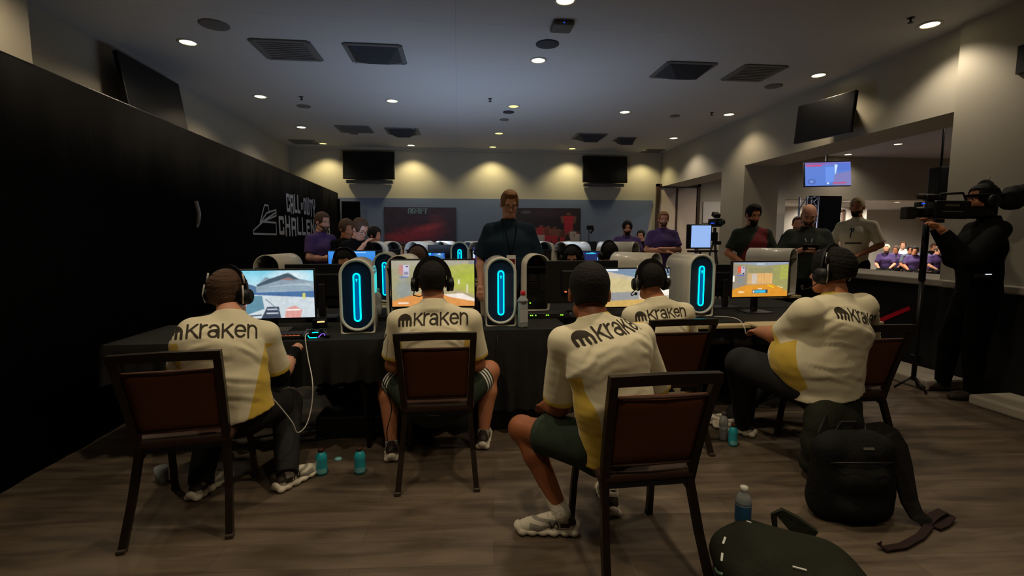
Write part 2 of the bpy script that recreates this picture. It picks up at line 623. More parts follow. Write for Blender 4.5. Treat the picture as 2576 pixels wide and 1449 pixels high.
# ------------------------------------------------------------------ pictures painted on fine grids
class Pic:
    def __init__(self, w, h, c=(0, 0, 0)):
        self.w, self.h = w, h
        self.a = np.zeros((h, w, 3)) + np.array(lin(*c))
        self.X, self.Y = np.meshgrid((np.arange(w) + 0.5) / w, (np.arange(h) + 0.5) / h)   # y runs downwards

    def fill(self, mask, c, k=1.0):
        mask = np.clip(np.asarray(mask, float), 0, 1)[..., None] * k
        self.a = self.a * (1 - mask) + np.array(lin(*c)) * mask
        return self

    def rect(self, x0, y0, x1, y1, c, k=1.0):
        return self.fill((self.X >= x0) & (self.X < x1) & (self.Y >= y0) & (self.Y < y1), c, k)

    def poly(self, pts, c, k=1.0):
        m = np.zeros(self.X.shape, bool)
        n = len(pts)
        for i in range(n):
            (x0, y0), (x1, y1) = pts[i], pts[(i + 1) % n]
            if y0 == y1:
                continue
            cond = ((y0 > self.Y) != (y1 > self.Y)) & (self.X < (x1 - x0) * (self.Y - y0) / (y1 - y0) + x0)
            m ^= cond
        return self.fill(m, c, k)

    def blob(self, x, y, rx, ry, c, k=1.0, soft=0.4, rot=0.0):
        dx, dy = self.X - x, self.Y - y
        u = dx * math.cos(rot) + dy * math.sin(rot)
        v = -dx * math.sin(rot) + dy * math.cos(rot)
        d = np.sqrt((u / rx) ** 2 + (v / ry) ** 2)
        return self.fill(np.clip((1 - d) / soft, 0, 1), c, k)

    def line(self, x0, y0, x1, y1, t, c, k=1.0):
        dx, dy = x1 - x0, y1 - y0
        s = np.clip(((self.X - x0) * dx + (self.Y - y0) * dy) / (dx * dx + dy * dy), 0, 1)
        d = np.hypot(self.X - x0 - s * dx, (self.Y - y0 - s * dy) * self.h / self.w)
        return self.fill(d < t, c, k)

    def vgrad(self, y0, y1, c0, c1):
        t = np.clip((self.Y - y0) / (y1 - y0), 0, 1)[..., None]
        m = ((self.Y >= y0) & (self.Y <= y1))[..., None]
        self.a = np.where(m, np.array(lin(*c0)) * (1 - t) + np.array(lin(*c1)) * t, self.a)
        return self

    def noise(self, amp, seed=0, cell=4):
        rs = np.random.RandomState(seed)
        g = rs.rand(self.h // cell + 2, self.w // cell + 2)
        yy, xx = np.arange(self.h) / cell, np.arange(self.w) / cell
        y0, x0 = yy.astype(int), xx.astype(int)
        fy, fx = (yy - y0)[:, None], (xx - x0)[None, :]
        g = (g[y0][:, x0] * (1 - fy) * (1 - fx) + g[y0 + 1][:, x0] * fy * (1 - fx) + g[y0][:, x0 + 1] * (1 - fy) * fx + g[y0 + 1][:, x0 + 1] * fy * fx)
        self.a *= (1 + amp * (g - 0.5) * 2)[..., None]
        return self

    def blur(self, n=1):
        for _ in range(n):
            a = np.pad(self.a, ((1, 1), (1, 1), (0, 0)), 'edge')
            self.a = (a[:-2, 1:-1] + a[2:, 1:-1] + a[1:-1, :-2] + a[1:-1, 2:] + 2 * a[1:-1, 1:-1]) / 6
        return self

    def obj(self, name, c, ux, uz, w, h, m, parent=None, loc=None):
        """centre c, unit axes ux (to the picture's right) and uz (up), width and height in metres."""
        nx, ny = self.w, self.h
        us = (np.arange(nx + 1) / nx - 0.5) * w
        vs_ = (0.5 - np.arange(ny + 1) / ny) * h
        P = np.asarray(c) + us[None, :, None] * np.asarray(ux) + vs_[:, None, None] * np.asarray(uz)
        idx = np.arange((nx + 1) * (ny + 1)).reshape(ny + 1, nx + 1)
        F = np.stack([idx[1:, :-1], idx[1:, 1:], idx[:-1, 1:], idx[:-1, :-1]], -1).reshape(-1, 4)
        o = add_mesh(name, P.reshape(-1, 3), F, m, parent, loc=loc)
        me = o.data
        ca = me.color_attributes.new('Col', 'FLOAT_COLOR', 'CORNER')
        col = np.concatenate([self.a.reshape(-1, 3), np.ones((nx * ny, 1))], 1)
        ca.data.foreach_set('color', np.repeat(col, 4, axis=0).astype(np.float32).ravel())
        return o


# ------------------------------------------------------------------ stroke lettering
def arc(cx_, cy_, rx, ry, a0, a1, n=12):
    return [(cx_ + rx * math.cos(math.radians(a0 + (a1 - a0) * i / n)), cy_ + ry * math.sin(math.radians(a0 + (a1 - a0) * i / n))) for i in range(n + 1)]


GLYPH = {   # width, strokes on a cell of height 1
    'k': (0.80, [[(0.09, 0), (0.09, 1)], [(0.70, 1), (0.14, 0.45)], [(0.30, 0.58), (0.74, 0)]]),
    'r': (0.50, [[(0.09, 0), (0.09, 1)], arc(0.47, 0.52, 0.38, 0.42, 90, 180)]),
    'a': (0.84, [[(0.68, 0.0), (0.68, 0.62)] + arc(0.40, 0.62, 0.28, 0.31, 0, 155), arc(0.34, 0.28, 0.27, 0.24, 0, 360, 20), [(0.34, 0.52), (0.68, 0.56)]]),
    'e': (0.84, [[(0.10, 0.52), (0.74, 0.52)] + arc(0.42, 0.50, 0.33, 0.44, 0, 320, 24)]),
    'n': (0.80, [[(0.09, 0), (0.09, 1)], arc(0.38, 0.60, 0.29, 0.35, 180, 0) + [(0.67, 0)]]),
    'C': (0.62, [[(0.56, 0.68), (0.56, 0.9), (0.10, 0.9), (0.10, 0.1), (0.56, 0.1), (0.56, 0.32)]]),
    'A': (0.66, [[(0.10, 0), (0.10, 0.9), (0.56, 0.9), (0.56, 0)], [(0.10, 0.42), (0.56, 0.42)]]),
    'L': (0.56, [[(0.10, 1), (0.10, 0.1), (0.52, 0.1)]]),
    'O': (0.64, [[(0.10, 0.1), (0.10, 0.9), (0.54, 0.9), (0.54, 0.1), (0.10, 0.1)]]),
    'F': (0.56, [[(0.10, 0), (0.10, 0.9), (0.52, 0.9)], [(0.10, 0.5), (0.46, 0.5)]]),
    'D': (0.64, [[(0.10, 0.1), (0.10, 0.9), (0.46, 0.9), (0.54, 0.78), (0.54, 0.22), (0.46, 0.1), (0.10, 0.1)]]),
    'U': (0.64, [[(0.10, 1), (0.10, 0.1), (0.54, 0.1), (0.54, 1)]]),
    'T': (0.60, [[(0.02, 0.9), (0.58, 0.9)], [(0.30, 0.9), (0.30, 0)]]),
    'Y': (0.64, [[(0.08, 1), (0.08, 0.6), (0.32, 0.42), (0.56, 0.6), (0.56, 1)], [(0.32, 0.42), (0.32, 0)]]),
    'H': (0.66, [[(0.10, 0), (0.10, 1)], [(0.56, 0), (0.56, 1)], [(0.10, 0.5), (0.56, 0.5)]]),
    'E': (0.58, [[(0.54, 0.9), (0.10, 0.9), (0.10, 0.1), (0.54, 0.1)], [(0.10, 0.5), (0.48, 0.5)]]),
    'N': (0.68, [[(0.10, 0), (0.10, 0.95), (0.58, 0.05), (0.58, 1)]]),
    'G': (0.66, [[(0.56, 0.72), (0.56, 0.9), (0.10, 0.9), (0.10, 0.1), (0.56, 0.1), (0.56, 0.48), (0.34, 0.48)]]),
    'R': (0.66, [[(0.10, 0), (0.10, 0.9), (0.56, 0.9), (0.56, 0.46), (0.10, 0.46)], [(0.34, 0.46), (0.58, 0)]]),
    'S': (0.62, [[(0.54, 0.74), (0.54, 0.9), (0.10, 0.9), (0.10, 0.52), (0.54, 0.48), (0.54, 0.1), (0.10, 0.1), (0.10, 0.28)]]),
    'P': (0.64, [[(0.10, 0), (0.10, 0.9), (0.54, 0.9), (0.54, 0.42), (0.10, 0.42)]]),
}


def text_strokes(s, x=0.0, y=0.0, h=1.0, gap=0.12, wx=1.0):
    out = []
    for ch in s:
        if ch == ' ':
            x += 0.4 * h * wx
            continue
        w, st = GLYPH[ch]
        for l in st:
            out.append([(x + p[0] * h * wx, y + p[1] * h) for p in l])
        x += (w + gap) * h * wx
    return out, x


def stroke_mask(X, Y, strokes, t):
    m = np.zeros(X.shape, bool)
    for l in strokes:
        for (x0, y0), (x1, y1) in zip(l[:-1], l[1:]):
            dx, dy = x1 - x0, y1 - y0
            L2 = dx * dx + dy * dy + 1e-12
            s = np.clip(((X - x0) * dx + (Y - y0) * dy) / L2, 0, 1)
            m |= np.hypot(X - x0 - s * dx, Y - y0 - s * dy) < t / 2
    return m


def mask_mesh(mask, X, Y, place):
    """cells of a mask as quads; place(u, v) -> points."""
    ny, nx = mask.shape
    dx, dy = X[0, 1] - X[0, 0], Y[1, 0] - Y[0, 0]
    gx = X[0, 0] - dx / 2 + dx * np.arange(nx + 1)
    gy = Y[0, 0] - dy / 2 + dy * np.arange(ny + 1)
    iy, ix = np.nonzero(mask)
    quad = np.stack([iy * (nx + 1) + ix, iy * (nx + 1) + ix + 1, (iy + 1) * (nx + 1) + ix + 1, (iy + 1) * (nx + 1) + ix], 1)
    u, inv = np.unique(quad.ravel(), return_inverse=True)
    P = place(gx[u % (nx + 1)], gy[u // (nx + 1)])
    return P, inv.reshape(-1, 4)


def kraken_mask(cell):
    """the octopus mark and the word, in units of letter height 1."""
    st, w = text_strokes('kraken', 1.40, 0.06, 1.0, 0.02)
    X, Y = np.meshgrid(np.arange(-0.05, w + 0.1, cell), np.arange(-0.12, 1.2, cell))
    m = stroke_mask(X, Y, st, 0.155)
    dome = (np.hypot((X - 0.66), (Y - 0.46)) < 0.585) & (Y > 0.50)
    legs = np.zeros_like(dome)
    for lx in (0.165, 0.495, 0.825, 1.155):
        low = 0.02
        legs |= (abs(X - lx) < 0.085) & (Y > low) & (Y < 0.55)
        legs |= np.hypot(X - lx, Y - low) < 0.085
    return m | dome | legs, X, Y, w
# ------------------------------------------------------------------ soft shapes: distance fields meshed by surface nets
class Field:
    def __init__(self, lo, hi, res):
        self.lo = np.array(lo, float)
        self.res = res
        self.n = np.maximum(np.ceil((np.array(hi) - self.lo) / res).astype(int) + 1, 4)
        self.d = np.full(self.n, 1.0, np.float32)

    def _win(self, lo, hi, pad):
        a = np.clip(np.floor((np.array(lo) - pad - self.lo) / self.res).astype(int), 0, self.n - 1)
        b = np.clip(np.ceil((np.array(hi) + pad - self.lo) / self.res).astype(int) + 1, 1, self.n)
        if np.any(b <= a):
            return None
        sl = tuple(slice(a[i], b[i]) for i in range(3))
        g = [self.lo[i] + self.res * np.arange(a[i], b[i], dtype=np.float32) for i in range(3)]
        return sl, g[0][:, None, None], g[1][None, :, None], g[2][None, None, :]

    def put(self, sl, v, k, op):
        d = self.d[sl]
        if op == 'add':
            if k > 0:
                h = np.clip(0.5 + 0.5 * (d - v) / k, 0, 1)
                self.d[sl] = d * (1 - h) + v * h - k * h * (1 - h)
            else:
                self.d[sl] = np.minimum(d, v)
        elif op == 'sub':
            if k > 0:
                h = np.clip(0.5 - 0.5 * (d + v) / k, 0, 1)
                self.d[sl] = d * (1 - h) - v * h + k * h * (1 - h)
            else:
                self.d[sl] = np.maximum(d, -v)

    def cone(self, a, b, ra, rb, k=0.02, op='add', flat_a=False, flat_b=False, u=None, q=1.0):
        """rounded cone; u, q: the section is stretched by q along the axis u."""
        a, b = np.asarray(a, float), np.asarray(b, float)
        R = max(ra, rb) * max(q, 1.0)
        w = self._win(np.minimum(a, b) - R, np.maximum(a, b) + R, k + 2.5 * self.res)
        if w is None:
            return self
        sl, X, Y, Z = w
        ba = b - a
        L2 = float(ba @ ba) + 1e-12
        px, py, pz = X - a[0], Y - a[1], Z - a[2]
        t = (px * ba[0] + py * ba[1] + pz * ba[2]) / L2
        tc = np.clip(t, 0, 1)
        dx, dy, dz = px - ba[0] * tc, py - ba[1] * tc, pz - ba[2] * tc
        if u is not None:
            u = unit(u)
            du = dx * u[0] + dy * u[1] + dz * u[2]
            rest = dx * dx + dy * dy + dz * dz - du * du
            dist = np.sqrt(np.maximum(rest, 0) + (du / q) ** 2)
        else:
            dist = np.sqrt(dx * dx + dy * dy + dz * dz)
        v = dist - (ra + (rb - ra) * tc)
        L = math.sqrt(L2)
        if flat_b:
            v = np.maximum(v, (t - 1) * L)
        if flat_a:
            v = np.maximum(v, -t * L)
        self.put(sl, v, k, op)
        return self

    def ell(self, c, r, R=None, k=0.02, op='add'):
        c = np.asarray(c, float)
        r = np.asarray(r, float)
        m = max(r)
        w = self._win(c - m, c + m, k + 2.5 * self.res)
        if w is None:
            return self
        sl, X, Y, Z = w
        p = [X - c[0], Y - c[1], Z - c[2]]
        if R is not None:   # columns of R are the ellipsoid's axes
            p = [p[0] * R[0][i] + p[1] * R[1][i] + p[2] * R[2][i] for i in range(3)]
        k0 = np.sqrt((p[0] / r[0]) ** 2 + (p[1] / r[1]) ** 2 + (p[2] / r[2]) ** 2)
        k1 = np.sqrt((p[0] / r[0] ** 2) ** 2 + (p[1] / r[1] ** 2) ** 2 + (p[2] / r[2] ** 2) ** 2) + 1e-9
        self.put(sl, k0 * (k0 - 1) / k1, k, op)
        return self

    def keep(self, c, n, lo=None, hi=None):
        """cut away what lies beyond the plane through c with normal n."""
        g = [self.lo[i] + self.res * np.arange(self.n[i], dtype=np.float32) for i in range(3)]
        n = unit(n)
        v = (g[0][:, None, None] - c[0]) * n[0] + (g[1][None, :, None] - c[1]) * n[1] + (g[2][None, None, :] - c[2]) * n[2]
        self.d = np.maximum(self.d, v)
        return self

    def wrinkle(self, amp, freq, seed=0):
        g = [self.lo[i] + self.res * np.arange(self.n[i], dtype=np.float32) for i in range(3)]
        X, Y, Z = g[0][:, None, None], g[1][None, :, None], g[2][None, None, :]
        rs = np.random.RandomState(seed)
        w = np.zeros(self.n, np.float32)
        for i in range(4):
            v = rs.randn(3) * freq * (0.6 + 0.35 * i)
            v[2] *= 1.7
            w += np.sin(v[0] * X + v[1] * Y + v[2] * Z + rs.rand() * 6 + 1.5 * np.sin(freq * 0.5 * (X * rs.randn() + Z * rs.randn()))) / (1 + 0.5 * i)
        self.d = self.d + amp * 0.5 * w
        return self

    def mesh(self):
        d = self.d.copy()
        for ax in range(3):
            sl = [slice(None)] * 3
            for e in (0, -1):
                sl[ax] = e
                d[tuple(sl)] = np.maximum(d[tuple(sl)], self.res * 0.5)
        ins = d < 0
        n = np.array(d.shape)
        c = np.zeros(n - 1, np.int8)
        for i in (0, 1):
            for j in (0, 1):
                for k in (0, 1):
                    c += ins[i:n[0] - 1 + i, j:n[1] - 1 + j, k:n[2] - 1 + k]
        I, J, K = np.nonzero((c > 0) & (c < 8))
        idx = np.full(n - 1, -1, np.int64)
        idx[I, J, K] = np.arange(len(I))
        acc = np.zeros((len(I), 3))
        cnt = np.zeros(len(I))
        cor = [(0, 0, 0), (1, 0, 0), (0, 1, 0), (1, 1, 0), (0, 0, 1), (1, 0, 1), (0, 1, 1), (1, 1, 1)]
        val = [d[I + a, J + b, K + e] for a, b, e in cor]
        for p in range(8):
            for q in range(p + 1, 8):
                dif = [cor[q][z] - cor[p][z] for z in range(3)]
                if sum(map(abs, dif)) != 1:
                    continue
                m = (val[p] < 0) != (val[q] < 0)
                t = val[p] / np.where(m, val[p] - val[q], 1)
                for z in range(3):
                    acc[:, z] += np.where(m, cor[p][z] + t * dif[z], 0)
                cnt += m
        V = acc / cnt[:, None] + np.stack([I, J, K], 1)
        F = []
        for ax in range(3):
            a1, a2 = (ax + 1) % 3, (ax + 2) % 3
            s0 = [slice(1, -1)] * 3
            s1 = [slice(1, -1)] * 3
            s0[ax], s1[ax] = slice(0, -1), slice(1, None)
            m0, m1 = ins[tuple(s0)], ins[tuple(s1)]
            P = np.argwhere(m0 != m1)
            if len(P) == 0:
                continue
            off = np.ones(3, int)
            off[ax] = 0
            P = P + off
            flip = ~m0[tuple((P - off).T)]
            quad = []
            for e1, e2 in ((0, 0), (-1, 0), (-1, -1), (0, -1)):
                Q = P.copy()
                Q[:, a1] += e1
                Q[:, a2] += e2
                quad.append(idx[tuple(Q.T)])
            quad = np.stack(quad, 1)
            quad[flip] = quad[flip][:, ::-1]
            F.append(quad)
        F = np.concatenate(F)
        F = F[(F >= 0).all(1)]
        return V * self.res + self.lo, F


def frame(fwd, up):
    """right, forward, up as the columns of a matrix."""
    f = unit(fwd)
    r = unit(np.cross(f, up))
    u = np.cross(r, f)
    return np.stack([r, f, u], 1)


def head_field(F, c, H, s=1.0, face=True, chin=1.0):
    """cranium, jaw, nose, brow, sockets, lips and ears about the centre c."""
    def p(x, y, z):
        return c + H @ (np.array([x, y, z]) * s)
    F.ell(p(0, -0.012, 0.030), np.array([.076, .097, .088]) * s, H, k=0.02)
    F.ell(p(0, 0.028, -0.035), np.array([.060, .066, .080]) * s, H, k=0.03)
    F.cone(p(-.018, 0.062, -0.098), p(.018, 0.062, -0.098), .024 * s, .024 * s, k=0.03)
    F.cone(p(-.045, 0.0, -0.075), p(-.025, 0.055, -0.095), .022 * s, .018 * s, k=0.025)
    F.cone(p(.045, 0.0, -0.075), p(.025, 0.055, -0.095), .022 * s, .018 * s, k=0.025)
    if face:
        F.cone(p(-.034, .072, .018), p(.034, .072, .018), .014 * s, .014 * s, k=0.015)
        for q in (-1, 1):
            F.ell(p(q * .031, .097, -.002), np.array([.017, .016, .011]) * s, H, k=0.010, op='sub')
            F.ell(p(q * .036, .066, -.030), np.array([.020, .018, .017]) * s, H, k=0.02)
        F.cone(p(0, .085, .004), p(0, .108, -.034), .007 * s, .011 * s, k=0.010)
        for q in (-1, 1):
            F.cone(p(q * .009, .098, -.038), p(q * .012, .094, -.038), .008 * s, .007 * s, k=0.006)
        F.cone(p(-.019, .085, -.061), p(.019, .085, -.061), .0065 * s, .0065 * s, k=0.006)
        F.cone(p(-.016, .084, -.072), p(.016, .084, -.072), .0075 * s, .0075 * s, k=0.006)
        F.cone(p(-.024, .096, -.0665), p(.024, .096, -.0665), .0025 * s, .0025 * s, k=0.005, op='sub')
    for q in (-1, 1):
        F.ell(p(q * .079, -.004, -.014), np.array([.011, .020, .032]) * s, H, k=0.008)
        F.ell(p(q * .090, .003, -.012), np.array([.008, .010, .018]) * s, H, k=0.004, op='sub')


def hair_mesh(c, H, s, style, res):
    """hair as a cap over the cranium with the face and ears left free."""
    c = np.asarray(c)

    def p(x, y, z):
        return c + H @ (np.array([x, y, z]) * s)
    lo, hi = c - 0.2 * s, c + 0.2 * s
    F = Field(lo, hi, res)
    g = style.get('grow', 0.010)
    F.ell(p(0, -0.012, 0.030), (np.array([.076, .097, .088]) + g) * s, H, k=0)
    F.ell(p(0, -0.045, -0.03), (np.array([.062, .052, .062]) + g * .8) * s, H, k=0.02)
    if style.get('tall'):
        F.ell(p(0, 0.035, 0.108), np.array([.056, .058, .024]) * s, H, k=0.03)
    if style.get('curly'):
        rs = np.random.RandomState(3)
        for i in range(60):
            v = unit(rs.randn(3))
            if v[2] < -0.1 and v[1] > -0.3:
                continue
            q = np.array([v[0] * .078, v[1] * .10 - .012, v[2] * .09 + .03]) * 1.1
            F.ell(p(*q), np.array([.02, .02, .02]) * s, H, k=0.008)
    # free the face: a block in front, and the neck below
    front = style.get('front', 0.052)
    F.cone(p(0, front + 0.090, -0.17), p(0, front + 0.085, 0.076), .092 * s, .090 * s, k=0.010, op='sub', flat_b=True)
    for q in (-1, 1):
        F.ell(p(q * .088, .0, -.045), np.array([.028, .034, .052]) * s, H, k=0.006, op='sub')
    low = style.get('low', -0.055)
    F.keep(p(0, -0.03, low), H @ np.array([0, -0.25, -1.0]))
    F.wrinkle(style.get('rough', 0.002), 130, 5)
    return F.mesh()


def hand_prims(F, w, d, n, thumb, s=1.0, curl=0.5):
    """wrist w, direction of the palm d, back-of-hand normal n, thumb side vector."""
    d = unit(d)
    n = unit(np.asarray(n) - d * (np.asarray(n) @ d))
    t = np.cross(d, n)
    if t @ np.asarray(thumb) < 0:
        t = -t
    pe = w + d * .085 * s
    F.cone(w, w + d * .03 * s, .024 * s, .028 * s, k=.015)
    F.cone(w + d * .025 * s, pe - d * .01 * s, .014 * s, .014 * s, k=.012, u=t, q=2.5)
    lens = [.068, .076, .072, .056]
    for i in range(4):
        b = pe + t * (.028 - .019 * i) * s - d * (0.004 * (i == 3))
        dirn, p0 = d.copy(), b
        for j, fr in enumerate((.45, .32, .23)):
            ang = curl * (0.55 + 0.5 * j) + 0.04 * i
            dj = unit(d * math.cos(ang) - n * math.sin(ang))
            p1 = p0 + dj * lens[i] * fr * s
            F.cone(p0, p1, (.0092 - .0008 * j) * s, (.0086 - .001 * j) * s, k=.003)
            p0 = p1
    b = w + d * .028 * s + t * .024 * s
    p1 = b + (t * .8 + d * .7 - n * .25) * .034 * s
    p2 = p1 + (t * .25 + d * .9 - n * .35) * .030 * s
    p3 = p2 + (d * .9 - n * .45) * .022 * s
    F.cone(b, p1, .014 * s, .0115 * s, k=.008)
    F.cone(p1, p2, .0112 * s, .0098 * s, k=.002)
    F.cone(p2, p3, .0098 * s, .008 * s, k=.002)


def bounds(pts, pad):
    P = np.array(pts)
    return P.min(0) - pad, P.max(0) + pad


LETTER = {}


def wrap_lettering(name, V, F, origin, ux, uz, ray, height, parent, loc, cell=0.02, m='print_dark', masks=None):
    """lettering laid on a shirt: each cell is thrown along the ray onto the cloth."""
    bvh = BVHTree.FromPolygons(V.tolist(), F.tolist())
    mask, X, Y, w = masks if masks else LETTER.setdefault('kraken', kraken_mask(cell))
    cx_ = w / 2
    ray = Vector(unit(ray))
    ux, uz = unit(ux), unit(uz)

    def place(u, v):
        out = []
        for a, b in zip(u, v):
            o = origin + ux * (a - cx_) * height + uz * (b - 0.5) * height
            hit = bvh.ray_cast(Vector(o) - ray * 0.5, ray)
            if hit[0] is None:
                out.append((np.nan,) * 3)
            else:
                out.append(hit[0] - ray * 0.0022)
        return np.array(out)
    P, Q = mask_mesh(mask, X, Y, place)
    bad = np.isnan(P[:, 0])
    Q = Q[~bad[Q].any(1)]
    # drop cells stretched over an edge of the cloth
    e = np.linalg.norm(P[Q[:, 0]] - P[Q[:, 2]], axis=1)
    Q = Q[e < cell * height * 6]
    P[bad] = 0
    used, inv = np.unique(Q.ravel(), return_inverse=True)
    return add_mesh(name, P[used], inv.reshape(-1, 4), m, parent, loc=loc)
# ------------------------------------------------------------------ shoes (made once, placed many times)
def _runner():
    up = Field((-.07, -.12, 0), (.07, .25, .17), .005)
    up.cone((0, -.055, .05), (0, .0, .05), .034, .036, k=.02)
    up.cone((0, -.04, .06), (0, -.012, .115), .034, .040, k=.02, flat_b=True)
    up.cone((0, .0, .085), (0, .15, .042), .036, .034, k=.03)
    up.cone((0, .10, .038), (0, .185, .034), .036, .030, k=.02, u=(1, 0, 0), q=1.22)
    up.cone((0, -.015, .14), (0, -.015, .08), .026, .030, k=.0, op='sub')
    so = Field((-.08, -.13, -.01), (.08, .26, .08), .005)
    so.cone((0, -.075, .022), (0, .03, .020), .020, .018, k=.01, u=(1, 0, 0), q=2.0)
    so.cone((0, .03, .020), (0, .20, .024), .018, .018, k=.02, u=(1, 0, 0), q=2.45)
    for y in (-.075, -.03, .03, .085, .14, .19):
        for q in (-1, 1):
            so.ell((q * .028, y, .018), (.022, .026, .018), k=.008)
    so.ell((0, .215, .036), (.036, .022, .020), k=.015)
    so.ell((0, -.092, .040), (.030, .018, .022), k=.015)
    return up.mesh(), so.mesh()


def _plain_shoe():
    up = Field((-.07, -.12, -.01), (.07, .25, .15), .007)
    up.cone((0, -.05, .035), (0, .17, .030), .035, .030, k=.02, u=(1, 0, 0), q=1.25)
    up.cone((0, -.03, .05), (0, -.01, .11), .036, .040, k=.02, flat_b=True)
    up.cone((0, .0, .07), (0, .12, .035), .036, .03, k=.03)
    return up.mesh()


RUNNER = _runner()
PLAIN = _plain_shoe()
SHOE_LACES = []
for i_ in range(5):
    y_ = .035 + .022 * i_
    z_ = .118 - .62 * (y_ - .02)
    SHOE_LACES.append([(-.022, y_, z_), (0, y_ + .008, z_ + .012), (.022, y_, z_)])


def put_shoes(root, base, J, kind, pitch=(0, 0)):
    for side, q in (('l', 0), ('r', 1)):
        an, to = J['a' + side], J['t' + side]
        d = unit(to - an)
        yaw = math.atan2(-d[0], d[1])
        Rm = rotz(yaw) @ rotx(pitch[q]) @ np.diag([.95, .92, .95])
        o = an - Rm @ V3(0, -.01, .09)
        if abs(pitch[q]) < 1e-6:
            o[2] = 0.0
        if kind == 'runner':
            (V, Fc), (V2, F2) = RUNNER
            ce = V[Fc].mean(1)
            mi = np.where((ce[:, 1] < -.045) & (ce[:, 2] > .055), 2, np.where((ce[:, 2] > .088) & (ce[:, 1] > -.01), 1,
                 np.where((ce[:, 1] > .155) | (abs(ce[:, 2] - .052 - .15 * ce[:, 1]) < .008), 1, 0)))
            mi = np.where((abs(ce[:, 0]) > .018) & (ce[:, 1] > -.05) & (ce[:, 1] < .0) & (ce[:, 2] > .045) & (ce[:, 2] < .075), 2, mi)
            s = add_mesh('shoe', V @ Rm.T + o, Fc, ['shoe_grey', 'shoe_white', 'shoe_dark'], root, mi, True, base)
            add_mesh('sole', V2 @ Rm.T + o, F2, 'shoe_white', s, None, True, base)
            lb = MB()
            for l in SHOE_LACES:
                lb.tube([Rm @ V3(*p) + o for p in l], .0035, 6)
            # letter strokes on both flanks of the upper
            lb.build('laces', 'shoe_white', s, base)
            for q2 in (-1, 1):
                nb = MB()
                for (y0, z0, y1, z1) in ((.005, .05, .018, .085), (.018, .085, .040, .045), (.040, .045, .052, .078)):
                    nb.tube([Rm @ V3(q2 * .041, y0, z0) + o, Rm @ V3(q2 * .037, y1, z1) + o], .0035, 6)
                nb.build('side_letter', 'shoe_dark', s, base)
        else:
            V, Fc = PLAIN
            add_mesh('shoe', V @ Rm.T + o, Fc, 'shoe_dark', root, None, True, base)


def torso_frame(J):
    r = unit(J['sr'] - J['sl'])
    u = unit(J['nk'] - J['wa'])
    f = unit(np.cross(u, r))
    r = np.cross(f, u)
    return r, f, u


def seg_t(P, a, b):
    ba = b - a
    t = ((P - a) @ ba) / (ba @ ba)
    tc = np.clip(t, 0, 1)
    return t, np.linalg.norm(P - a - tc[:, None] * ba, axis=1)


